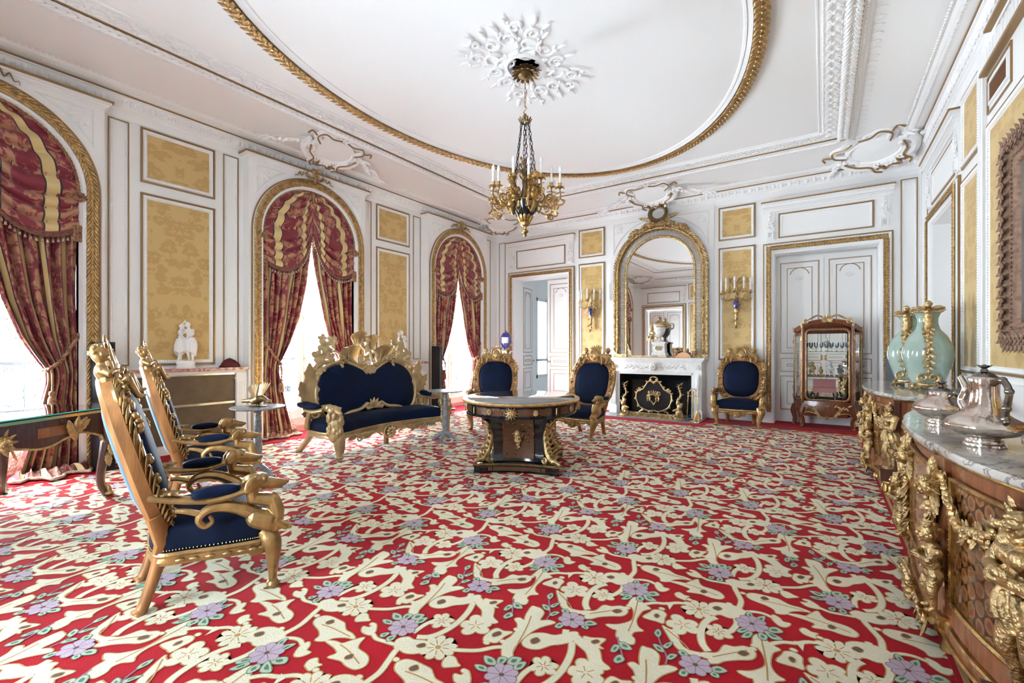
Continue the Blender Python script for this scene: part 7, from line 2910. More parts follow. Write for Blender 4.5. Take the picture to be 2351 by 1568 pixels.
def cartouche(c, ang, tilt, s, parent, lab):
    tilt, s = 1.2, s * 1.12
    """shield cartouche of the cove: local x along the wall, z up the cove, y = towards the viewer"""
    R = rotm(0, 0, ang) @ rotm(tilt, 0, 0)

    def T(x, y, z):
        return A(c) + R @ (A((x, y, z)) * s)
    sh = MB()
    n = 40
    t = np.linspace(0, 2 * PI, n, endpoint=False)
    ox, oz = .30 * np.sign(np.cos(t)) * np.abs(np.cos(t)) ** .9, .20 * np.sin(t)
    sh.add(loft([[T(x * q, -h, z * q) for x, z in zip(ox, oz)] for q, h in ((1.25, 0), (1.2, .05), (1.05, .06), (1.0, .035), (.5, .05), (.02, .055))]))
    for s2 in (-1, 1):
        sh.add(tube([T(s2 * u, -.05, v) for u, v in crv([(.30, .10), (.40, .20), (.33, .30), (.18, .27), (.05, .30)], 24)], .05 * s, 7, flat=(1, .6)))
        sh.add(tube([T(s2 * u, -.03, v) for u, v in crv([(.44, .10), (.47, -.05), (.36, -.20), (.2, -.26), (.0, -.24)], 24)], [.03 * s, .055 * s, .045 * s], 7))
        sh.add(tube([T(s2 * (.36 + x), -.05, -.06 + z) for x, _, z in spiral((0, 0, 0), .10, .02, PI / 2, -1.4, 24)], [.035 * s, .02 * s], 7))
        sh.add(tube([T(s2 * u, -.05, v) for u, v in crv([(.34, -.12), (.22, -.22), (.24, -.32), (.18, -.38)], 18)], .032 * s, 7))
        for k in range(9):
            sh.add(orient(leaf(.17 * s, .09 * s, 4, .8, .2, .12, 8, 5), T(s2 * (.42 + .075 * k), -.03, .05 - .035 * k + .02 * math.sin(k * 2)), R @ A((s2, -.3, .5 * math.sin(k * 1.7))), R @ A((0, -1, 0))))
            sh.add(ell(T(s2 * (.45 + .07 * k), -.06, .05 - .035 * k), .032 * s, 6, 4))
    for k in range(5):
        a = (k - 2) * .5
        sh.add(orient(leaf(.16 * s, .08 * s, 3, .8, .2, .12, 8, 5), T(.03 * (k - 2), -.04, .26), R @ A((math.sin(a), -.2, math.cos(a))), R @ A((0, -1, 0))))
    sh.add(orient(rosette(.09 * s, 8, .05 * s), T(0, -.04, -.30), R @ A((0, 0, 1)), R @ A((0, -1, 0))))
    o = part('cartouche', sh, PL, parent, label=lab)
    gl_ = MB()
    for s2 in (-1, 1):
        gl_.add(tube([T(s2 * u, -.085, v) for u, v in crv([(.30, .10), (.40, .20), (.33, .305), (.18, .275), (.05, .305)], 24)], .011 * s, 5))
        gl_.add(tube([T(s2 * u, -.085, v) for u, v in crv([(.40, .02), (.34, -.12), (.22, -.22), (.24, -.32), (.18, -.38)], 22)], .013 * s, 5))
        gl_.add(tube([T(s2 * u, -.07, v) for u, v in crv([(.42, .22), (.52, .27), (.55, .20)], 10)], .012 * s, 5))
        for k in range(3):
            gl_.add(tube([T(s2 * u, -.06, v) for u, v in crv([(.10 + .05 * k, -.33), (.13 + .05 * k, -.28), (.10 + .05 * k, -.23)], 8)], .013 * s, 5))
    gl_.add(tube([T(u, -.085, v) for u, v in crv([(-.12, -.24), (-.10, -.34), (0, -.30), (.10, -.34), (.12, -.24)], 20)], .013 * s, 5))
    part('cartouche_gilding', gl_, GL, o)


cartouche((-6.32, 4.36, 4.455), PI / 2, -.95, .88, ceiling, 'white and gilt plaster shield above the middle window')
cartouche((-2.84, 9.10, 4.45), 0, -.95, .92, ceiling, 'white and gilt plaster shield above the mirror')
cartouche((0.66, 8.94, 4.43), -PI / 4, -1.15, 1.05, ceiling, 'large white and gilt shield in the right back corner of the ceiling')
cartouche((-6.55, 9.20, 4.44), PI / 4, -.95, .85, ceiling, 'white and gilt shield in the left back corner of the ceiling')
cartouche((-6.55, -.40, 4.44), 3 * PI / 4, -.95, .85, ceiling, 'white and gilt shield in the ceiling corner seen in the mirror')
# ================================================================ GLASS CABINET
def make_vitrine():
    ox, oy = .055, 9.62
    root = thing('glass_cabinet', 'mahogany and gilt glass cabinet of porcelain before the closed double door', 'cabinet', (ox, oy, 0))
    C = [(-.48, .17), (-.35, -.13), (.35, -.13), (.48, .17)]
    MH = MAT['mahogany']
    lo = MB()
    # bombe lower body with serpentine edge
    def ring(s, z, dz=None):
        P = []
        for i in range(4):
            p, q = A(C[i]), A(C[(i + 1) % 4])
            for k in range(10):
                u = k / 10
                bow = (.035 * math.sin(PI * u) if i == 1 else .0)
                x, y = p + (q - p) * u
                zz = z
                if dz is not None and i in (0, 1, 2):
                    zz = z + dz * (math.cos(2 * PI * u) * .5 + .5 if i != 1 else -abs(math.cos(PI * u)) * .0 + (.0 - .055 * math.exp(-((u - .5) / .12) ** 2) + .05 * math.sin(PI * u) ** 2))
                P.append((x * s, (y - bow) * s, zz))
        return P
    lo.add(loft([ring(1.0, .46), ring(1.03, .42), ring(1.07, .34), ring(1.05, .26), ring(1.0, .20, .5)], cap=True))
    part('lower_body', lo, MH, root)
    tp = MB()
    def top(s, f):
        P = []
        for i in range(4):
            p, q = A(C[i]), A(C[(i + 1) % 4])
            for k in range(10):
                u = k / 10
                x, y = p + (q - p) * u
                P.append((x * s, y * s, f(i, u)))
        return P
    def crest(i, u):
        return {0: 1.70 + .09 * u ** .6, 1: 1.79 + .085 * math.sin(PI * u) ** .7, 2: 1.79 - .09 * u ** 1.6, 3: 1.70}[i]
    tp.add(loft([top(.97, lambda i, u: crest(i, u) - .075), top(1.0, lambda i, u: crest(i, u) - .07), top(1.02, lambda i, u: crest(i, u) - .03), top(1.05, crest), top(.9, lambda i, u: crest(i, u) + .005)], cap=True))
    part('cornice', tp, MH, root)
    for (x, y), zt in zip(C, (1.66, 1.72, 1.72, 1.66)):
        ps = MB()
        ps.add(tube([(x, y, .42), (x, y, zt)], .020, 8))
        pp_ = part('post', ps, MH, root)
        pg = MB()
        n_ = A((x, y - .05, 0))
        n_ /= np.linalg.norm(n_)
        pg.add(tube([A((x, y, .45)) + n_ * .018, A((x, y, zt)) + n_ * .018], .007, 6))
        for z, sg in ((.46, 1), (.6, 1), (zt - .12, -1), (zt, 1)):
            pg.add(orient(leaf(.10, .05, 4, .5, .1, .12, 8, 5), A((x, y, z)) + n_ * .022, (0, 0, sg), n_))
        pg.add(ell(A((x, y, zt + .04)) + n_ * .01, (.025, .025, .04), 8, 6))
        part('post_mount', pg, GT, pp_)
    # legs
    for (x, y) in C:
        l = MB()
        d = A((x, y, 0)) / np.linalg.norm((x, y))
        b0 = A((x, y, 0))
        l.add(tube(crv([b0 + A((0, 0, .36)), b0 + d * .03 + A((0, 0, .24)), b0 - d * .01 + A((0, 0, .10)), b0 + d * .01 + A((0, 0, .01))], 16), [.05, .045, .026, .02], 8))
        lg_ = part('leg', l, MH, root)
        m_ = MB()
        for k in range(3):
            m_.add(orient(leaf(.11, .06, 4, .4, .1, .12), b0 + d * (.045 - .012 * k) + A((0, 0, .30 - .07 * k)), A((0, 0, -1)), d))
        m_.add(ell(b0 + d * .02 + A((0, 0, .018)), (.026, .026, .018), 8, 6))
        m_.add(orient(leaf(.10, .045, 3, .2, .1, .12, 8, 5), b0 + d * .03 + A((0, 0, .02)), A((0, 0, 1)), d))
        part('leg_mount', m_, GT, lg_)
    # glazing: door and two splayed sides, mirror back
    for i, nm in ((0, 'side_glass'), (1, 'door_glass'), (2, 'side_glass')):
        p, q = A(C[i]), A(C[i + 1])
        e = (q - p) / np.linalg.norm(q - p)
        L_ = np.linalg.norm(q - p)
        n2 = A((-e[1], e[0])) * -1
        zb, zt = .47, (1.70 if i == 1 else 1.63)
        r_ = .09 if i == 1 else .06
        def loop(o, w):
            a0, a1, z0, z1 = .03 + o, L_ - .03 - o, zb + o, zt - o
            R_ = max(r_ - o, .01)
            pts_ = []
            for (cx_, cz_, t0) in ((a1 - R_, z1 - R_, 0), (a0 + R_, z1 - R_, PI / 2), (a0 + R_, z0 + R_, PI), (a1 - R_, z0 + R_, 1.5 * PI)):
                for t in np.linspace(t0, t0 + PI / 2, 6):
                    pts_.append((cx_ + R_ * math.cos(t), cz_ + R_ * math.sin(t)))
            return [(p[0] + e[0] * a + n2[0] * w, p[1] + e[1] * a + n2[1] * w, z) for a, z in pts_]
        fm = MB()
        fm.add(loft([loop(-.02, .0), loop(-.01, .02), loop(.015, .02), loop(.025, .0)]))
        fo = part('sash', fm, MH, root)
        fg = MB()
        fg.add(tube(loop(.018, .018), .006, 5, closed=True))
        part('sash_gilding', fg, GT, fo)
        gg = MB()
        gg.add((A(loop(.02, .006)), [tuple(range(24))]))
        part(nm, gg, MAT['vitrine_glass'], fo, False)
    bk = MB()
    bk.add(bbox(-.45, .45, .158, .166, .46, 1.70))
    part('mirror_back', bk, mirror_m, root, False)
    bo = MB()
    bo.add(([(x * .97, y * .95, .465) for x, y in C], [(0, 1, 2, 3)]))
    part('base_board', bo, MH, root, False)
    for z in (.87, 1.305):
        s_ = MB()
        s_.add(loft([[(x * .94, y * .9, z) for x, y in C], [(x * .94, y * .9, z + .008) for x, y in C]], cap=True))
        part('glass_shelf', s_, MAT['vitrine_glass'], root, False)
    # gilt crest and apron mounts
    mt, ma_ = MB(), MB()
    for k in range(9):
        a = (k - 4) * .42
        mt.add(orient(leaf(.13 - .012 * abs(k - 4), .05, 3, .5, .1, .12, 8, 5), (0, -.16, 1.83), (math.sin(a), -.1, math.cos(a)), (0, -1, 0)))
    for s in (-1, 1):
        mt.add(tube(crv([(s * .06, -.15, 1.90), (s * .14, -.15, 1.935), (s * .24, -.15, 1.88), (s * .35, -.14, 1.83)], 16), [.018, .012], 6))
        mt.add(tube([(s * (.30 + x), -.16, 1.83 + z) for x, _, z in spiral((0, 0, 0), .045, .01, PI / 2, -1.4, 18)], [.015, .008], 6))
        ma_.add(tube(crv([(s * .34, -.175, .20), (s * .30, -.175, .27), (s * .18, -.19, .26), (s * .08, -.195, .205), (0, -.20, .175)], 22), .009, 6))
        for k in range(7):
            ma_.add(orient(leaf(.075, .035, 3, .6, .1, .12, 7, 5), (s * (.10 + .03 * k), -.185, .36 + .03 * math.sin(k * 1.4)), (s * .8, 0, math.cos(k * 1.9)), (0, -1, .1)))
            ma_.add(orient(leaf(.06, .03, 3, .6, .1, .12, 7, 5), (s * (.16 - .012 * k), -.19, .34 - .02 * k), (s * .5, 0, -.8), (0, -1, .1)))
    ma_.add(orient(rosette(.04, 7, .03), (0, -.19, .40), (0, 0, 1), (0, -1, 0)))
    ma_.add(orient(rosette(.04, 7, .03), (0, -.19, .19), (0, 0, 1), (0, -1, 0)))
    part('crest_mount', mt, GT, root)
    part('apron_mount', ma_, GT, root)
    return ox, oy


vx, vy = make_vitrine()


def goblet(x, y, z, h, lab):
    o = link('goblet', GOB, None, (vx + x, vy + y, z))
    tag(o, lab, 'glass', 'crystal goblets in the glass cabinet')


gm = MB()
gm.add(lathe([(0, 0), (.026, 0), (.024, .004), (.005, .012), (.004, .06), (.012, .07), (.026, .09), (.03, .13), (.028, .16), (.026, .16), (.026, .10), (.01, .075), (0, .074)], 16))
GOB = gm.mesh('goblet', MAT['crystal'])
for i in range(9):
    goblet(-.31 + .075 * i, -.075 + .03 * (i % 2), 1.314, .16, 'one of the crystal goblets in the row on the upper glass shelf')
cb_ = MB()
cb_.add(lathe([(0, 0), (.05, 0), (.045, .01), (.012, .02), (.012, .06), (.07, .10), (.085, .14), (.08, .15), (.05, .17), (.012, .20), (.018, .22), (0, .24)], 20))
tag(part('covered_bowl', cb_, MAT['porcelain'], None, loc=(vx, vy + .065, 1.314)), 'white covered bowl behind the goblets on the upper shelf', 'bowl')


def figurine(x, z, s, m, lab, pose='lap', legs='sit', dy=0.0):
    o = thing('figurine', lab, 'figurine', (vx + x, vy + dy, z), .2 + x, 'porcelain figurines in the glass cabinet')
    b = MB()
    b.add(lathe([(0, 0), (.05, 0), (.055, .01), (.045, .025), (0, .027)], 16, squash=(1.2, .8)))
    part('base', b, GT, o)
    me = sculpt('figure', [orient_r(q, (0, .0, .035 + .12 * s), rotm(0, 0, PI), s) for q in putto(1, pose, legs=legs)], m, .006 if s < .25 else .008, 1)
    link('figure', me, o)


figurine(-.34, .879, .16, MAT['porcelain'], 'white porcelain figurine at the left of the middle shelf', 'up')
figurine(-.22, .879, .19, MAT['pale_gilt'], 'gilt figurine holding an arm up on the middle shelf', 'up')
figurine(.04, .879, .20, MAT['porcelain'], 'large white porcelain figurine in the centre of the middle shelf', 'lap')
figurine(-.09, .879, .12, MAT['gilt_band'], 'small bronze figurine beside the large white one', 'lap')
figurine(.18, .879, .15, MAT['stone_grey'], 'grey painted lady figurine on the middle shelf', 'chest')
figurine(.31, .879, .12, MAT['porcelain'], 'small white figurine at the right of the middle shelf', 'lap')
pk = thing('reflected_seat', 'small pink seat low in the glass cabinet, standing in for a reflected armchair', 'seat', (vx - .04, vy + .06, .467))  # modelled in place of an armchair's reflection in the mirror back
b = MB()
b.add(loft([[(x * (1 - o), y * (1 - o), z) for x, y in ((-.17, -.06), (.17, -.06), (.17, .06), (-.17, .06))] for o, z in ((0, .14), (-.02, .16), (-.02, .2), (.05, .215), (.6, .225))], cap=True))
part('seat', b, MAT['pink_cloth'], pk, False)
b = MB()
b.add(bbox(-.165, .165, .05, .08, .20, .36))
part('backrest', b, MAT['pink_cloth'], pk, False)
for sx in (-1, 1):
    for sy in (-1, 1):
        b = MB()
        b.add(tube([(sx * .15, sy * .05, .14), (sx * .155, sy * .055, 0)], [.014, .008], 6))
        part('leg', b, GT, pk)
for k, (x, y, r) in enumerate(((-.26, -.03, .06), (.24, -.05, .07), (.12, -.07, .045), (-.16, -.08, .04), (.33, .06, .05))):
    b = MB()
    b.add(lathe([(0, 0), (r * .5, 0), (r * .45, .01), (r * .15, .02), (r * .15, .05), (r * .8, .09), (r, .13), (r * .95, .13), (r * .7, .09), (0, .07)], 16))
    tag(part('glass_bowl', b, MAT['crystal'], None, loc=(vx + x, vy + y, .467)),
        ['clear glass bowl at the left of the cabinet floor', 'largest clear glass bowl right of the pink seat', 'clear glass bowl in front of the pink seat on its right', 'smallest clear glass bowl in front of the pink seat on its left', 'clear glass bowl in the right back corner of the cabinet floor'][k], 'bowl', 'glass bowls in the cabinet')
# ================================================================ COMMODES, VASES AND SILVER
def com_front(x):
    a = abs(x)
    if a <= .42:
        return -.90 + .02 * (a / .42) ** 2
    if a <= 1.06:
        u = (a - .42) / .64
        return -.865 + .12 * u - .03 * math.sin(PI * u)
    return -.745


def com_outline(o=0.0, n=64):
    xs = np.r_[np.linspace(-1.25, -1.201, 2), np.linspace(-1.2, -1.061, 3), np.linspace(-1.06, -.4201, 14), np.linspace(-.42, .42, 12), np.linspace(.4201, 1.06, 14), np.linspace(1.061, 1.2, 3), np.linspace(1.201, 1.25, 2)]
    P = []
    for x in xs:
        y = com_front(x) if abs(x) <= 1.2 else -.70
        P.append((x * (1 - o / 1.25), y + o))
    return A([(-1.25 + o, -.03)] + P + [(1.25 - o, -.03)])


def atlante(s=1.0):
    """standing bearded man, arms crossed, cloth round the hips; facing +y, unit height 1"""
    o = head_shapes((0, .02, .925), .068, (-.3, 1, -.25), beard=True)
    o += [cap_cone((0, 0, .80), (0, .01, .88), .045, .04), ell((0, .0, .745), (.125, .082, .095), 14, 10), ell((-.055, .055, .76), (.06, .04, .05), 10, 8), ell((.055, .055, .76), (.06, .04, .05), 10, 8), ell((0, .01, .63), (.098, .072, .10), 12, 8), ell((0, 0, .53), (.108, .082, .085), 12, 8)]
    for k in range(3):
        for q in (-1, 1):
            o.append(ell((q * .03, .072, .685 - .045 * k), (.028, .016, .022), 8, 6))
    for q in (-1, 1):
        sh, el_, ha = A((q * .13, 0, .80)), A((q * .185, .05, .655)), A((-q * .02, .125, .66 + .02 * q))
        o += [ell(sh, (.055, .055, .055), 10, 8), cap_cone(sh, el_, .048, .038), cap_cone(el_, ha, .040, .026), ell(ha, (.032, .024, .028), 8, 6)]
        o += fingers(ha + A((-q * .02, .005, 0)), (-q, .1, .15), (0, 1, 0), .0085, .05)
        hp, kn, an = A((q * .055, 0, .50)), A((q * .068, .045 if q > 0 else .01, .27)), A((q * .055, -.01, .05))
        o += [cap_cone(hp, kn, .078, .05), cap_cone(kn, (kn + an) / 2 + A((0, -.018, .03)), .046, .046), cap_cone((kn + an) / 2 + A((0, -.01, .03)), an, .044, .026), ell(an + A((0, .045, -.03)), (.032, .07, .022), 10, 6)]
    for k in range(12):
        a = 2 * PI * k / 12
        o.append(tube(crv([(.10 * math.cos(a), .078 * math.sin(a), .58), (.125 * math.cos(a + .2), .10 * math.sin(a + .2), .50), (.13 * math.cos(a + .5), .105 * math.sin(a + .5), .38 + .05 * math.sin(a * 2))], 8), [.026, .032, .022], 7))
    return [(A(v) * s, f) for v, f in o]


FIG = sculpt('atlante', atlante(.60), GT, .0036, 1)
PUT = sculpt('corner_child', putto(.26, 'chest', legs='stand'), GT, .0034, 1)


def make_commode(yc, label):
    root = thing('commode', label, 'commode', (XR - .0, yc, 0), -PI / 2, 'marquetry commodes along the right wall')
    TW = MAT['tulipwood']
    O0 = com_outline(0)
    tp = MB()
    tp.add(loft([np.c_[com_outline(o), np.full(len(O0), z)] for o, z in ((.02, .892), (.006, .897), (.0, .907), (.0, .922), (.008, .93))], cap=True))
    part('marble_top', tp, MAT['marble_vein'], root)
    bd_ = MB()
    bd_.add(loft([np.c_[com_outline(o), np.full(len(O0), z)] for o, z in ((.035, .08), (.035, .12), (.05, .14), (.05, .88), (.03, .89), (.02, .893))], cap=True))
    part('carcass', bd_, TW, root)
    gb = MB()
    for z, o, r in ((.884, .028, .011), (.135, .042, .012), (.09, .03, .012)):
        L_ = com_outline(o)
        gb.add(tube(np.c_[L_, np.full(len(L_), z)], r, 6))
    part('gilt_mouldings', gb, MAT['gilt_bronze'], root)

    def face(x, z, off=0.0):
        e = 1e-3
        y = com_front(x) + .05
        dy = (com_front(x + e) - com_front(x - e)) / (2 * e)
        dy = max(-1.0, min(1.0, dy))
        n_ = A((dy, -1, 0)) / math.hypot(dy, 1)
        return A((x, y, z)) + n_ * off, n_

    def panel_c(x0, x1, z0, z1, m, nm):
        xs = np.linspace(x0, x1, 12)
        zs = (z0, (z0 + z1) / 2, z1)
        rows = [[face(x, z, .006)[0] for x in xs] for z in zs]
        p_ = MB()
        v_, f_ = loft(rows, cu=False)
        p_.add((v_, f_), 0, uv=[(x / 1.0 + .01, z + .01) for z in zs for x in xs])
        o = part(nm, p_, m, root, True)
        fr = MB()
        loop = [face(x, z1, .012)[0] for x in xs] + [face(x, z0, .012)[0] for x in xs[::-1]]
        fr.add(tube(loop, .012, 6, closed=True))
        for q in resample(np.concatenate([loop, loop[:1]]), 90):
            fr.add(bead(q + A((0, -.006, 0)), .009))
        part('panel_frame', fr, MAT['gilt_bronze'], o)
        return o
    for s in (-1, 1):
        a, b_ = sorted((s * .53, s * .96))
        panel_c(a, b_, .27, .80, MAT['marquetry'], 'side_panel')
        ps = MB()
        ps.add(bbox(*sorted((s * .43, s * .47)), -.835, -.78, .19, .88))
        part('stile', ps, TW, root, False)
    panel_c(-.33, .33, .30, .80, MAT['picture_wood'], 'centre_panel')
    # end panels facing along the wall
    for s in (-1, 1):
        e_ = MB()
        e_.add(([(s * 1.203, -.60, .25), (s * 1.203, -.10, .25), (s * 1.203, -.10, .80), (s * 1.203, -.60, .80)], [(0, 1, 2, 3)]), 0, uv=[(.01, .01), (.5, .01), (.5, .55), (.01, .55)])
        o = part('end_panel', e_, MAT['marquetry'], root, False)
        fr = MB()
        fr.add(tube([(s * 1.207, -.60, .25), (s * 1.207, -.10, .25), (s * 1.207, -.10, .80), (s * 1.207, -.60, .80)], .012, 6, closed=True))
        for k in range(12):
            fr.add(orient(leaf(.10, .05, 4, .7, .2, .12, 8, 5), (s * 1.21, -.60 + .012 * k, .80 - .04 * abs(math.sin(k))), (0, math.cos(k * 1.3), -.6 + math.sin(k)), (s, 0, 0)))
        part('panel_frame', fr, MAT['gilt_bronze'], o)
    # sunburst, mask, garlands
    g = np.random.default_rng(2)
    for xc in (-.36, .36):
        sb_ = MB()
        c, n_ = face(xc, .72, .015)
        for k in range(15):
            a = 2 * PI * k / 15
            sb_.add(orient(leaf(.14, .04, 2, .2, .1, .14, 8, 5), c, (math.cos(a), 0, math.sin(a)), n_))
        for sh in head_shapes(c + n_ * .025, .045, n_):
            sb_.add(sh)
        for k in range(16):
            p, nn = face(xc + g.uniform(-.04, .04), .66 - .022 * k, .02)
            sb_.add(orient(leaf(.085, .05, 4, .8, .2, .12, 8, 5), p, (g.uniform(-.6, .6), -.3, -1), nn))
            sb_.add(ell(p + nn * .015, g.uniform(.012, .02), 6, 5))
        part('sunburst_mount', sb_, GT, root, label='gilt sunburst mask with leaf drop')
    for s in (-1, 1):
        gr = MB()
        for u in np.linspace(0, 1, 30):
            x = s * (.45 + .52 * u)
            z = .80 - .17 * math.sin(PI * u) ** .8
            p, nn = face(x, z, .015)
            gr.add(orient(leaf(.06, .04, 3, .4, .2, .14, 7, 5), p, (s * (.6 - u), -.1, math.sin(u * 40)), nn))
            for q in range(2):
                gr.add(ell(p + A((g.uniform(-.018, .018), -.012, g.uniform(-.02, .02))), g.uniform(.011, .02), 6, 5))
        for k in range(10):
            p, nn = face(s * .98, .78 - .045 * k, .025)
            gr.add(orient(leaf(.08, .045, 3, .8, .2, .14, 7, 5), p, (math.sin(k * 2.0), -.3, -.8), nn))
            gr.add(ell(p + nn * .012, .014, 6, 5))
        part('garland', gr, GT, root, label='gilt flower garland')
        ch = link('corner_child', PUT, root)
        p, nn = face(s * .49, .33, .06)
        ch.location = p
        ch.rotation_euler = (0, 0, math.atan2(nn[1], nn[0]) - PI / 2)
        fg = link('atlante', FIG, root)
        fg['label'] = 'gilt standing figure with crossed arms'
        fg.location = (s * 1.13, -.755, .245)
        fg.rotation_euler = (0, 0, PI + s * .25)
        bl_ = MB()
        bl_.add(bbox(*sorted((s * 1.06, s * 1.20)), -.845, -.70, .235, .255))
        bl_.add(bbox(*sorted((s * 1.07, s * 1.19)), -.835, -.70, .14, .235))
        bl_.add(bbox(*sorted((s * 1.075, s * 1.185)), -.74, -.70, .255, .88))
        part('pilaster', bl_, MAT['rosewood'], root, False)
        bp_ = MB()
        for k in range(16):
            bp_.add(tube([(s * 1.13 + (k % 4 - 1.5) * .024 + .011 * math.cos(t), -.838, .187 + (k // 4 - 1.5) * .018 + .009 * math.sin(t)) for t in np.linspace(0, 2 * PI, 8, endpoint=False)], .003, 4, closed=True))
        part('pierced_plaque', bp_, GT, root)
        f_ = MB()
        f_.add(lathe([(.055, .14), (.06, .125), (.05, .10), (.055, .07), (.035, .03), (.045, .02), (.045, 0), (0, 0)], 12, (s * 1.13, -.765, 0)))
        for k in range(8):
            a = 2 * PI * k / 8
            f_.add(orient(leaf(.09, .045, 3, .4, .1, .12, 7, 5), (s * 1.13 + .05 * math.cos(a), -.765 + .05 * math.sin(a), .115), (math.cos(a) * .1, math.sin(a) * .1, -1), (math.cos(a), math.sin(a), 0)))
        part('foot', f_, MAT['gilt_bronze'], root)
        f_ = MB()
        f_.add(lathe([(.05, .16), (.045, .10), (.03, .05), (.04, .02), (.04, 0), (0, 0)], 12, (s * .40, -.80, 0)))
        part('foot', f_, MAT['gilt_bronze'], root)
    # apron mount below the centre
    am = MB()
    for s in (-1, 1):
        am.add(tube(crv([(0, -.88, .04), (s * .12, -.88, .09), (s * .25, -.875, .05), (s * .38, -.86, .11)], 22), [.022, .016], 7))
        for k in range(8):
            am.add(orient(leaf(.09, .05, 4, .7, .2, .12, 8, 5), (s * (.04 + .045 * k), -.875, .08 + .02 * math.sin(k * 2)), (s, -.2, math.sin(k * 1.7)), (0, -1, 0)))
            am.add(ell((s * (.04 + .045 * k), -.885, .09), .018, 6, 5))
    am.add(orient(rosette(.07, 8, .05), (0, -.88, .09), (0, 0, 1), (0, -1, 0)))
    part('apron_mount', am, GT, root)
    return root


wood('picture_wood', (0.20, 0.05, 0.03), (0.50, 0.26, 0.14), scale=3.5, rough=0.2, axis=(2, 2, 5))
make_commode(6.60, 'marquetry commode with marble top carrying the celadon vases')
make_commode(3.20, 'nearest marquetry commode with marble top carrying the silver pots')


def make_vase(x, y, rz, label):
    root = thing('celadon_vase', label, 'vase', (x, y, .931), rz, 'celadon vases on the far commode')
    b = MB()
    b.add(lathe([(0, .05), (.12, .05), (.13, .06), (.15, .12), (.19, .25), (.212, .36), (.20, .46), (.155, .56), (.10, .63), (.085, .69), (.085, .75), (.105, .80), (.135, .83), (.13, .835), (.075, .78), (0, .77)], 40))
    part('vase_body', b, MAT['celadon'], root, 'all')
    m_ = MB()
    m_.add(lathe([(.12, .045), (.145, .05), (.145, .065), (.13, .075)], 30))
    for k in range(4):
        a = k * PI / 2 + PI / 4
        d = A((math.cos(a), math.sin(a), 0))
        m_.add(tube([d * r_ + A((0, 0, z)) for r_, z in crv([(.12, .06), (.16, .045), (.17, .02), (.19, .012)], 12)], [.018, .014], 7))
        m_.add(ell(d * .19 + A((0, 0, .014)), (.02, .02, .014), 8, 6))
        nx = A((math.cos(a + PI / 4), math.sin(a + PI / 4), 0))
        m_.add(tube(crv([d * .16 + A((0, 0, .03)), nx * .15 + A((0, 0, .045)), A((math.cos(a + PI / 2), math.sin(a + PI / 2), 0)) * .16 + A((0, 0, .03))], 14), .010, 6))
    part('gilt_base', m_, GT, root)
    for s in (-1, 1):
        h = MB()
        def q(r_, z):
            return A((s * r_, 0, z))
        prof = [(.135, .84), (.12, .80), (.105, .72), (.115, .64), (.165, .56), (.205, .46), (.22, .36), (.20, .25), (.165, .12)]
        P = A([q(a, z) for a, z in crv(prof, 40)])
        h.add(tube(P[6:], [.016, .012, .008], 7))
        for k in range(9):
            p = P[10 + 3 * k]
            w_ = .062 + .018 * math.sin(k * 1.2)
            for t in (-1, 1):
                h.add(orient(leaf(w_, .045, 3, .9, .2, .12, 8, 5), p + A((s * .006, 0, 0)), (s * .2, t * .8, -.75), (s, 0, .1)))
            h.add(ell(p + A((s * .012, 0, 0)), .018, 7, 5))
        for t in (-1, 1):
            h.add(tube([A((s * .175, t * (.04 + x), .13 + z)) for x, _, z in spiral((0, 0, 0), .05, .01, -PI / 2, 1.3, 16)], [.016, .008], 6))
        for k in range(7):
            h.add(orient(leaf(.12, .05, 3, .6, .1, .12, 8, 5), (s * .13, .0, .835), (s * .5, (k - 3) * .4, -.1), (0, 0, 1)))
        for t in (-1, 1):
            h.add(tube(crv([(s * .13, t * .02, .84), (s * .11, t * .08, .855), (s * .06, t * .13, .85)], 10), [.016, .02, .008], 7))
        part('handle_mount', h, GT, root)
        me = sculpt('child', [orient_r(z_, (s * .125, 0, .70), rotm(0, 0, -s * PI / 2), .22) for z_ in putto(1, 'wide', legs='tail', look=(0, 1, -.2))], GT, .0055, 1)
        link('child', me, root)['label'] = 'gilt child figure on the vase neck'
    return root


make_vase(.91, 6.46, math.radians(84), 'nearer celadon vase with gilt child and leaf mounts on the far commode')
make_vase(.84, 7.05, math.radians(70), 'celadon vase half hidden behind the nearer one on the far commode')


def handle(mb, pts, r, mi=0):
    P = crv(pts, 30)
    mb.add(tube(P, r, 8), mi)
    for k in (6, 12, 19, 25):
        mb.add(ell(P[k], A((1, 1, 1)) * (r if np.isscalar(r) else max(r)) * 1.35, 8, 6), mi)


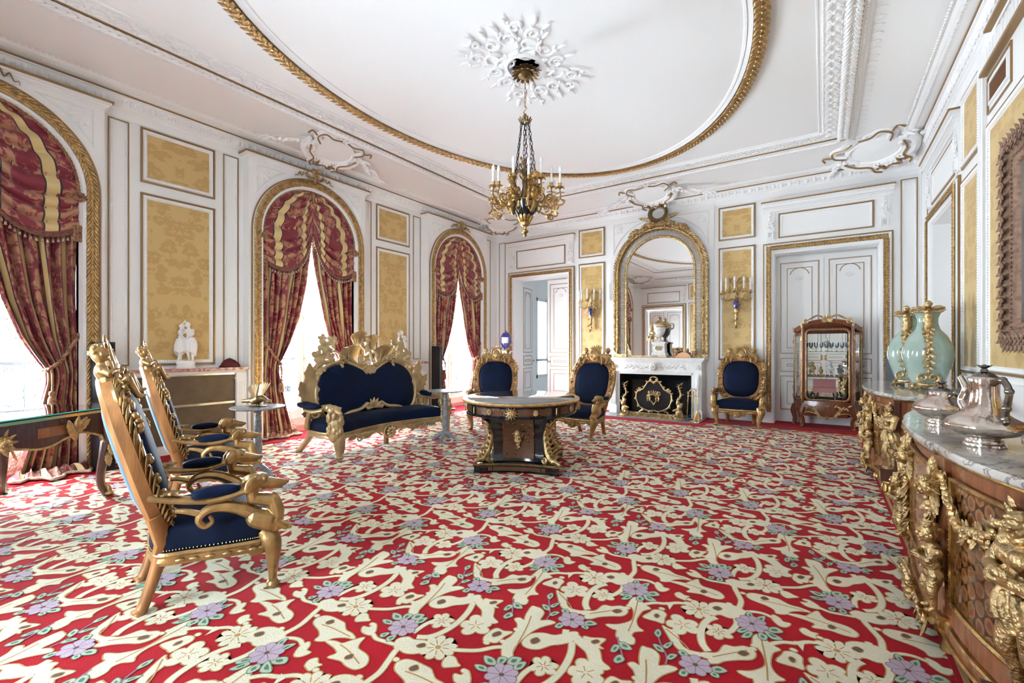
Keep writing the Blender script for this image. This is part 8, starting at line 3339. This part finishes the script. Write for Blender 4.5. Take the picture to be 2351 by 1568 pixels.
def pot(name, label, loc, rz, prof, mbody, hpts, spout=None, finial=.0, group='silver pots on the near commode', hmat=None, r=.011):
    root = thing(name, label, 'pot', loc, rz, group)
    b = MB()
    v_, f_ = lathe(prof, 40)
    a = np.arctan2(v_[:, 1], v_[:, 0])
    rr_ = np.hypot(v_[:, 0], v_[:, 1])
    lob = 1 + .025 * np.cos(8 * a) * np.clip(rr_ / .1, 0, 1)
    v_ = v_ * np.c_[lob, lob, np.ones(len(lob))]
    b.add((v_, f_))
    part('pot_body', b, mbody, root, 'all')
    zt = prof[-1][1]
    l = MB()
    rt = [p for p in prof if p[1] > zt * .8][0][0]
    l.add(lathe([(rt * .85, zt - .01), (rt * .9, zt), (rt * .6, zt + .015), (.014, zt + .022), (.010, zt + .035), (.0, zt + .036)], 20))
    for k in range(5):
        aa = 2 * PI * k / 5
        l.add(orient(leaf(.032, .024, 2, .5, .2, .2, 6, 5), (0, 0, zt + .034), (math.cos(aa), math.sin(aa), .5), (0, 0, 1)))
    l.add(ell((0, 0, zt + .045), .010, 8, 6))
    part('lid', l, MAT['silver_dark'], root)
    h = MB()
    handle(h, hpts, r)
    part('handle', h, hmat or MAT['silver_dark'], root)
    if spout:
        s_ = MB()
        s_.add(tube(crv(spout, 24), [.026, .020, .014, .012], 10))
        s_.add(ell(spout[0], (.035, .035, .03), 10, 8))
        part('spout', s_, mbody, root)
    f_ = MB()
    r0 = prof[1][0]
    f_.add(lathe([(r0 * .95, .03), (r0 * 1.02, .022), (r0, .012), (r0 * 1.12, .008), (r0 * 1.14, 0), (0, 0)], 32))
    part('foot_ring', f_, MAT['silver'], root)
    return root


CP = [(0, 0), (.062, .0), (.06, .025), (.05, .035), (.10, .05), (.136, .075), (.138, .09), (.12, .112), (.088, .13), (.066, .15), (.055, .18), (.049, .22), (.049, .265), (.056, .29), (.05, .30)]
pot('coffee_pot', 'tall tarnished silver coffee pot at the front of the near commode', (.585, 2.83, .931), math.radians(-70), CP, MAT['silver'],
    [(.05, 0, .27), (.10, 0, .29), (.135, 0, .25), (.125, 0, .19), (.115, 0, .14), (.125, 0, .115)], [(-.09, 0, .13), (-.135, 0, .18), (-.115, 0, .24), (-.15, 0, .29)], hmat=MAT['silver_dark'], r=.012)
SP = [(0, 0), (.058, .0), (.055, .03), (.045, .04), (.09, .055), (.122, .085), (.125, .10), (.105, .125), (.07, .145), (.052, .165), (.055, .18), (.05, .19)]
pot('sugar_pot', 'squat bright silver pot at the far corner of the near commode', (.54, 3.44, .931), math.radians(-60), SP, MAT['silver'],
    [(.05, 0, .165), (.10, 0, .19), (.13, 0, .165), (.125, 0, .12), (.11, 0, .09)], None, r=.010)
pot('tea_pot', 'amber toned silver pot behind the coffee pot', (.86, 2.72, .931), math.radians(-100), CP, MAT['silver_amber'],
    [(.05, 0, .27), (.10, 0, .30), (.14, 0, .26), (.13, 0, .19), (.115, 0, .14)], [(-.09, 0, .13), (-.135, 0, .18), (-.12, 0, .24), (-.15, 0, .29)], r=.012)
pot('cream_pot', 'small dark silver pot between the squat pot and the coffee pot', (.88, 3.05, .931), math.radians(-75), [(r_ * .85, z * .95) for r_, z in SP], MAT['silver_dark'],
    [(.045, 0, .155), (.09, 0, .19), (.12, 0, .16), (.11, 0, .11), (.095, 0, .08)], None, r=.010)
BP = [(0, 0), (.05, .0), (.05, .02), (.045, .03), (.09, .05), (.115, .085), (.115, .105), (.10, .13), (.09, .15), (.085, .155)]
pot('round_pot', 'round polished silver pot at the right frame edge', (.70, 2.36, .931), 0, BP, MAT['silver'],
    [(.08, 0, .13), (.12, 0, .16), (.145, 0, .13), (.13, 0, .08)], None, r=.009)
dv = thing('black_device', 'flat black box with clear front on the far commode', 'box', (.95, 5.72, .931), .3)
part('case', MB().add(bbox(-.12, .12, -.09, .09, 0, .05)), MAT['black_box'], dv, False)
part('clear_front', MB().add(bbox(-.125, .125, -.098, -.092, 0, .085)), MAT['vitrine_glass'], dv, False)
# ================================================================ WALL CONSOLES, STATUES, SPEAKERS, PAINTING
def make_console(y0, y1, label):
    root = thing('radiator_console', label, 'console', (XW, (y0 + y1) / 2, 0), 0, 'marble topped radiator consoles')
    w = (y1 - y0) / 2
    t = MB()
    t.add(bbox(.0, .215, -w, w, 1.075, 1.10))
    t.add(bbox(.0, .20, -w, w, 1.06, 1.075))
    part('marble_shelf', t, MAT['marble_red'], root, False)
    b = MB()
    b.add(bbox(0, .13, -w, w, .0, .12))
    b.add(bbox(0, .13, -w, w, 1.02, 1.06))
    part('carcass', b, WP, root, False)
    for s in (-1, 1):
        p = MB()
        p.add(bbox(0, .14, *sorted((s * w, s * (w - .14))), .12, 1.02))
        p.add(bbox(0, .15, *sorted((s * w, s * (w - .15))), .93, .955))
        for k in range(4):
            p.add(bbox(.14, .148, *sorted((s * (w - .02 - .03 * k), s * (w - .036 - .03 * k))), .17, .90))
        part('fluted_post', p, WP, root, False)
    for (z0, z1) in ((.12, .595), (.625, 1.02)):
        g_ = MB()
        g_.add(bbox(.085, .10, -w + .14, w - .14, z0, z1))
        part('grille_panel', g_, MAT['grille'], root, False)
    r = MB()
    r.add(bbox(.09, .112, -w + .14, w - .14, .595, .625))
    r.add(bbox(.09, .112, -w + .14, w - .14, 1.0, 1.02))
    part('chrome_rail', r, MAT['chrome'], root, False)
    return root


make_console(1.77, 3.355, 'radiator console with red marble shelf behind the two near armchairs')
make_console(5.42, 7.0, 'radiator console with red marble shelf to the right of the sofa')


def woman(s=1.0, arm_up=1, lean=0.0):
    """draped dancing woman, unit height 1, facing +y"""
    o = head_shapes((lean * .9, .02, .92), .062, (.5 * arm_up, .8, -.1))
    o += [cap_cone((lean * .8, 0, .81), (lean * .88, .01, .88), .034, .032), ell((lean * .7, 0, .745), (.088, .062, .085), 12, 8), ell((lean * .5, 0, .63), (.068, .055, .08), 12, 8), ell((lean * .3, 0, .54), (.10, .08, .08), 12, 8)]
    for q in (-1, 1):
        o.append(ell((lean * .7 + q * .04, .05, .755), (.036, .03, .034), 8, 6))
        sh = A((lean * .75 + q * .095, 0, .79))
        if q == arm_up:
            el_, ha = A((lean + q * .17, .0, .90)), A((lean + q * .06, .03, 1.0))
        else:
            el_, ha = A((lean + q * .16, .06, .68)), A((lean + q * .05, .12, .60))
        o += [cap_cone(sh, el_, .032, .026), cap_cone(el_, ha, .026, .018), ell(ha, (.02, .02, .024), 8, 6)]
        o += fingers(ha, ha - el_, (0, 1, 0), .006, .035)
        kn, an = A((q * .05, .05 if q > 0 else 0, .28)), A((q * .045, -.03 if q > 0 else 0, .04))
        o += [cap_cone((lean * .3 + q * .05, 0, .52), kn, .072, .048), cap_cone(kn, an, .045, .024), ell(an + A((0, .035, -.02)), (.022, .05, .018), 8, 6)]
    for k in range(14):
        a = 2 * PI * k / 14
        o.append(tube(crv([(lean * .35 + .085 * math.cos(a), .07 * math.sin(a), .60), (.12 * math.cos(a + .2), .10 * math.sin(a + .2), .42), (.13 * math.cos(a + .4) + .03, .11 * math.sin(a + .4), .20 + .07 * math.sin(a * 1.5))], 8), [.022, .034, .020], 7))
    return [(A(v) * s, f) for v, f in o]


def statue(y, label, rz, s):
    root = thing('marble_statue', label, 'statue', (-6.925, y, 1.101), rz, 'white marble statues on the consoles')
    sh = [orient_r(q, (-.055, 0, .09), rotm(0, 0, -.9), .53 * s) for q in woman(1, 1, .06)] + [orient_r(q, (.06, -.02, .09), rotm(0, 0, .9), .50 * s) for q in woman(1, -1, -.06)]
    link('figures', sculpt('figures', sh, MAT['statue'], .0062, 2), root)
    b = MB()
    b.add(lathe([(0, 0), (.115, 0), (.12, .01), (.105, .02), (.10, .05), (.11, .06), (.11, .085), (.10, .10), (0, .10)], 28, squash=(1.0, .62)))
    part('base', b, MAT['statue'], root)


statue(2.594, 'white marble group of two dancing women on the console behind the armchairs', -PI / 2, 1.0)
statue(6.319, 'white marble group of two women on the console right of the sofa', -PI / 2, 1.0)

rcm = MB()
n = 26
th_ = np.linspace(0, 2 * PI, 40, endpoint=False)
L_ = []
for q, h in ((1.0, 0), (1.03, .012), (.85, .05), (.6, .075), (.3, .09), (.02, .10)):
    L_.append([(q * .085 * math.cos(t) * (1 + .12 * math.sin(5 * t)), q * .13 * math.sin(t) * (1 + .1 * math.sin(7 * t)), h * (1 + .35 * math.sin(3 * t + q * 4))) for t in th_])
rcm.add(loft(L_, cap=True))
tag(part('red_cloth', rcm, MAT['red_cloth'], None, 'all', loc=(-6.945, 3.14, 1.101)), 'crumpled dark red cloth at the right end of the console', 'cloth')


def speaker(loc, h, rz, label):
    root = thing('tall_speaker', label, 'speaker', loc, rz, 'tall black speakers')
    b = MB()
    b.add(bbox(-.065, .065, -.09, .09, .02, h))
    part('cabinet', b, MAT['black_box'], root, False)
    f = MB()
    f.add(bbox(-.055, .055, .09, .096, .05, h - .03))
    part('cloth_front', f, MAT['firebox'], root, False)
    p = MB()
    p.add(bbox(-.10, .10, -.12, .12, 0, .02))
    part('base_plate', p, MAT['black_box'], root, False)


speaker((-6.70, 1.70, 0), 1.435, -PI / 2 + .3, 'tall black speaker between the first window and the console')
speaker((-6.70, 7.09, 0), 1.42, -PI / 2 + .2, 'tall black speaker beside the last window')
speaker((.86, 8.62, 0), 1.27, .6, 'dark speaker behind the celadon vases')

# ---- painting
pt = thing('framed_painting', 'dark painting in a carved brown frame on the right wall', 'painting', (XR - .028, 4.0, 2.155))
hw, hh = 1.20, .815


def pf(o, n):
    return [(-n, -hw + o, -hh + o), (-n, hw - o, -hh + o), (-n, hw - o, hh - o), (-n, -hw + o, hh - o)]


fm = MB()
fm.add(loft([pf(o, n) for o, n in ((0, 0), (0, .05), (.03, .09), (.09, .075), (.12, .06), (.15, .065), (.19, .05), (.21, .025), (.215, .015))]))
part('picture_frame', fm, MAT['frame_brown'], pt)
fc = MB()
for e in range(4):
    p, q = A(pf(.06, .085)[e]), A(pf(.06, .085)[(e + 1) % 4])
    d = (q - p) / np.linalg.norm(q - p)
    n = int(np.linalg.norm(q - p) / .085)
    sd = np.cross(d, (-1, 0, 0))
    for i in range(n):
        c = p + (q - p) * (i + .5) / n
        for k in (-1, 1):
            fc.add(orient(leaf(.09, .05, 4, .9, .2, .14, 7, 5), c, d * .5 * k + sd * .8 * k, (-1, 0, 0)))
        fc.add(tube([c + d * .035 * math.cos(t) * (1 - t / 10) + sd * .04 * math.sin(t) * (1 - t / 10) + A((-.012, 0, 0)) for t in np.linspace(0, 6, 10)], .007, 4))
    p, q = A(pf(.165, .062)[e]), A(pf(.165, .062)[(e + 1) % 4])
    bead_line(fc, p, q, .035, .011)
part('frame_carving', fc, MAT['frame_brown'], pt)
cn = MB()
cn.add((A(pf(.21, .018)), [(0, 1, 2, 3)]))
part('canvas', cn, MAT['canvas'], pt, False)

# ---- blue porcelain jar on its column, half hidden by an armchair
jx, jy = -6.42, 9.22
cl = thing('white_column', 'slim white column under the blue jar behind an armchair', 'pedestal', (jx, jy, 0))
b = MB()
b.add(lathe([(0, 0), (.14, 0), (.14, .06), (.11, .08), (.085, .10), (.08, 1.20), (.10, 1.23), (.12, 1.25), (.12, 1.29), (0, 1.29)], 24))
part('shaft', b, WP, cl)
b = MB()
b.add(bbox(-.13, .13, -.13, .13, 1.29, 1.315))
part('top_slab', b, WP, cl, False)
jr = thing('blue_jar', 'cobalt blue porcelain jar with white panel on a column in the back corner', 'jar', (jx, jy, 1.316))
b = MB()
b.add(lathe([(0, .02), (.06, .02), (.065, .03), (.055, .05), (.09, .09), (.135, .20), (.14, .32), (.12, .38), (.10, .40), (.105, .41), (.08, .44), (.03, .46), (0, .47)], 32))
part('jar_body', b, MAT['cobalt'], jr)
b = MB()
b.add(loft([[( .139 * math.cos(a) * r_, .139 * math.sin(a) * r_, z) for a in np.linspace(-1.85, -.55, 12)] for r_, z in ((1.0, .19), (1.022, .26), (1.02, .33))], cu=False))
part('white_panel', b, MAT['porcelain'], jr)
b = MB()
b.add(lathe([(.0, 0), (.075, 0), (.07, .015), (.058, .03)], 24))
b.add(ell((0, 0, .485), (.02, .02, .025), 8, 6))
for s in (-1, 1):
    b.add(tube(crv([(s * .12, 0, .12), (s * .17, 0, .16), (s * .16, 0, .24), (s * .135, 0, .26)], 12), .010, 6))
part('gilt_mounts', b, GT, jr)
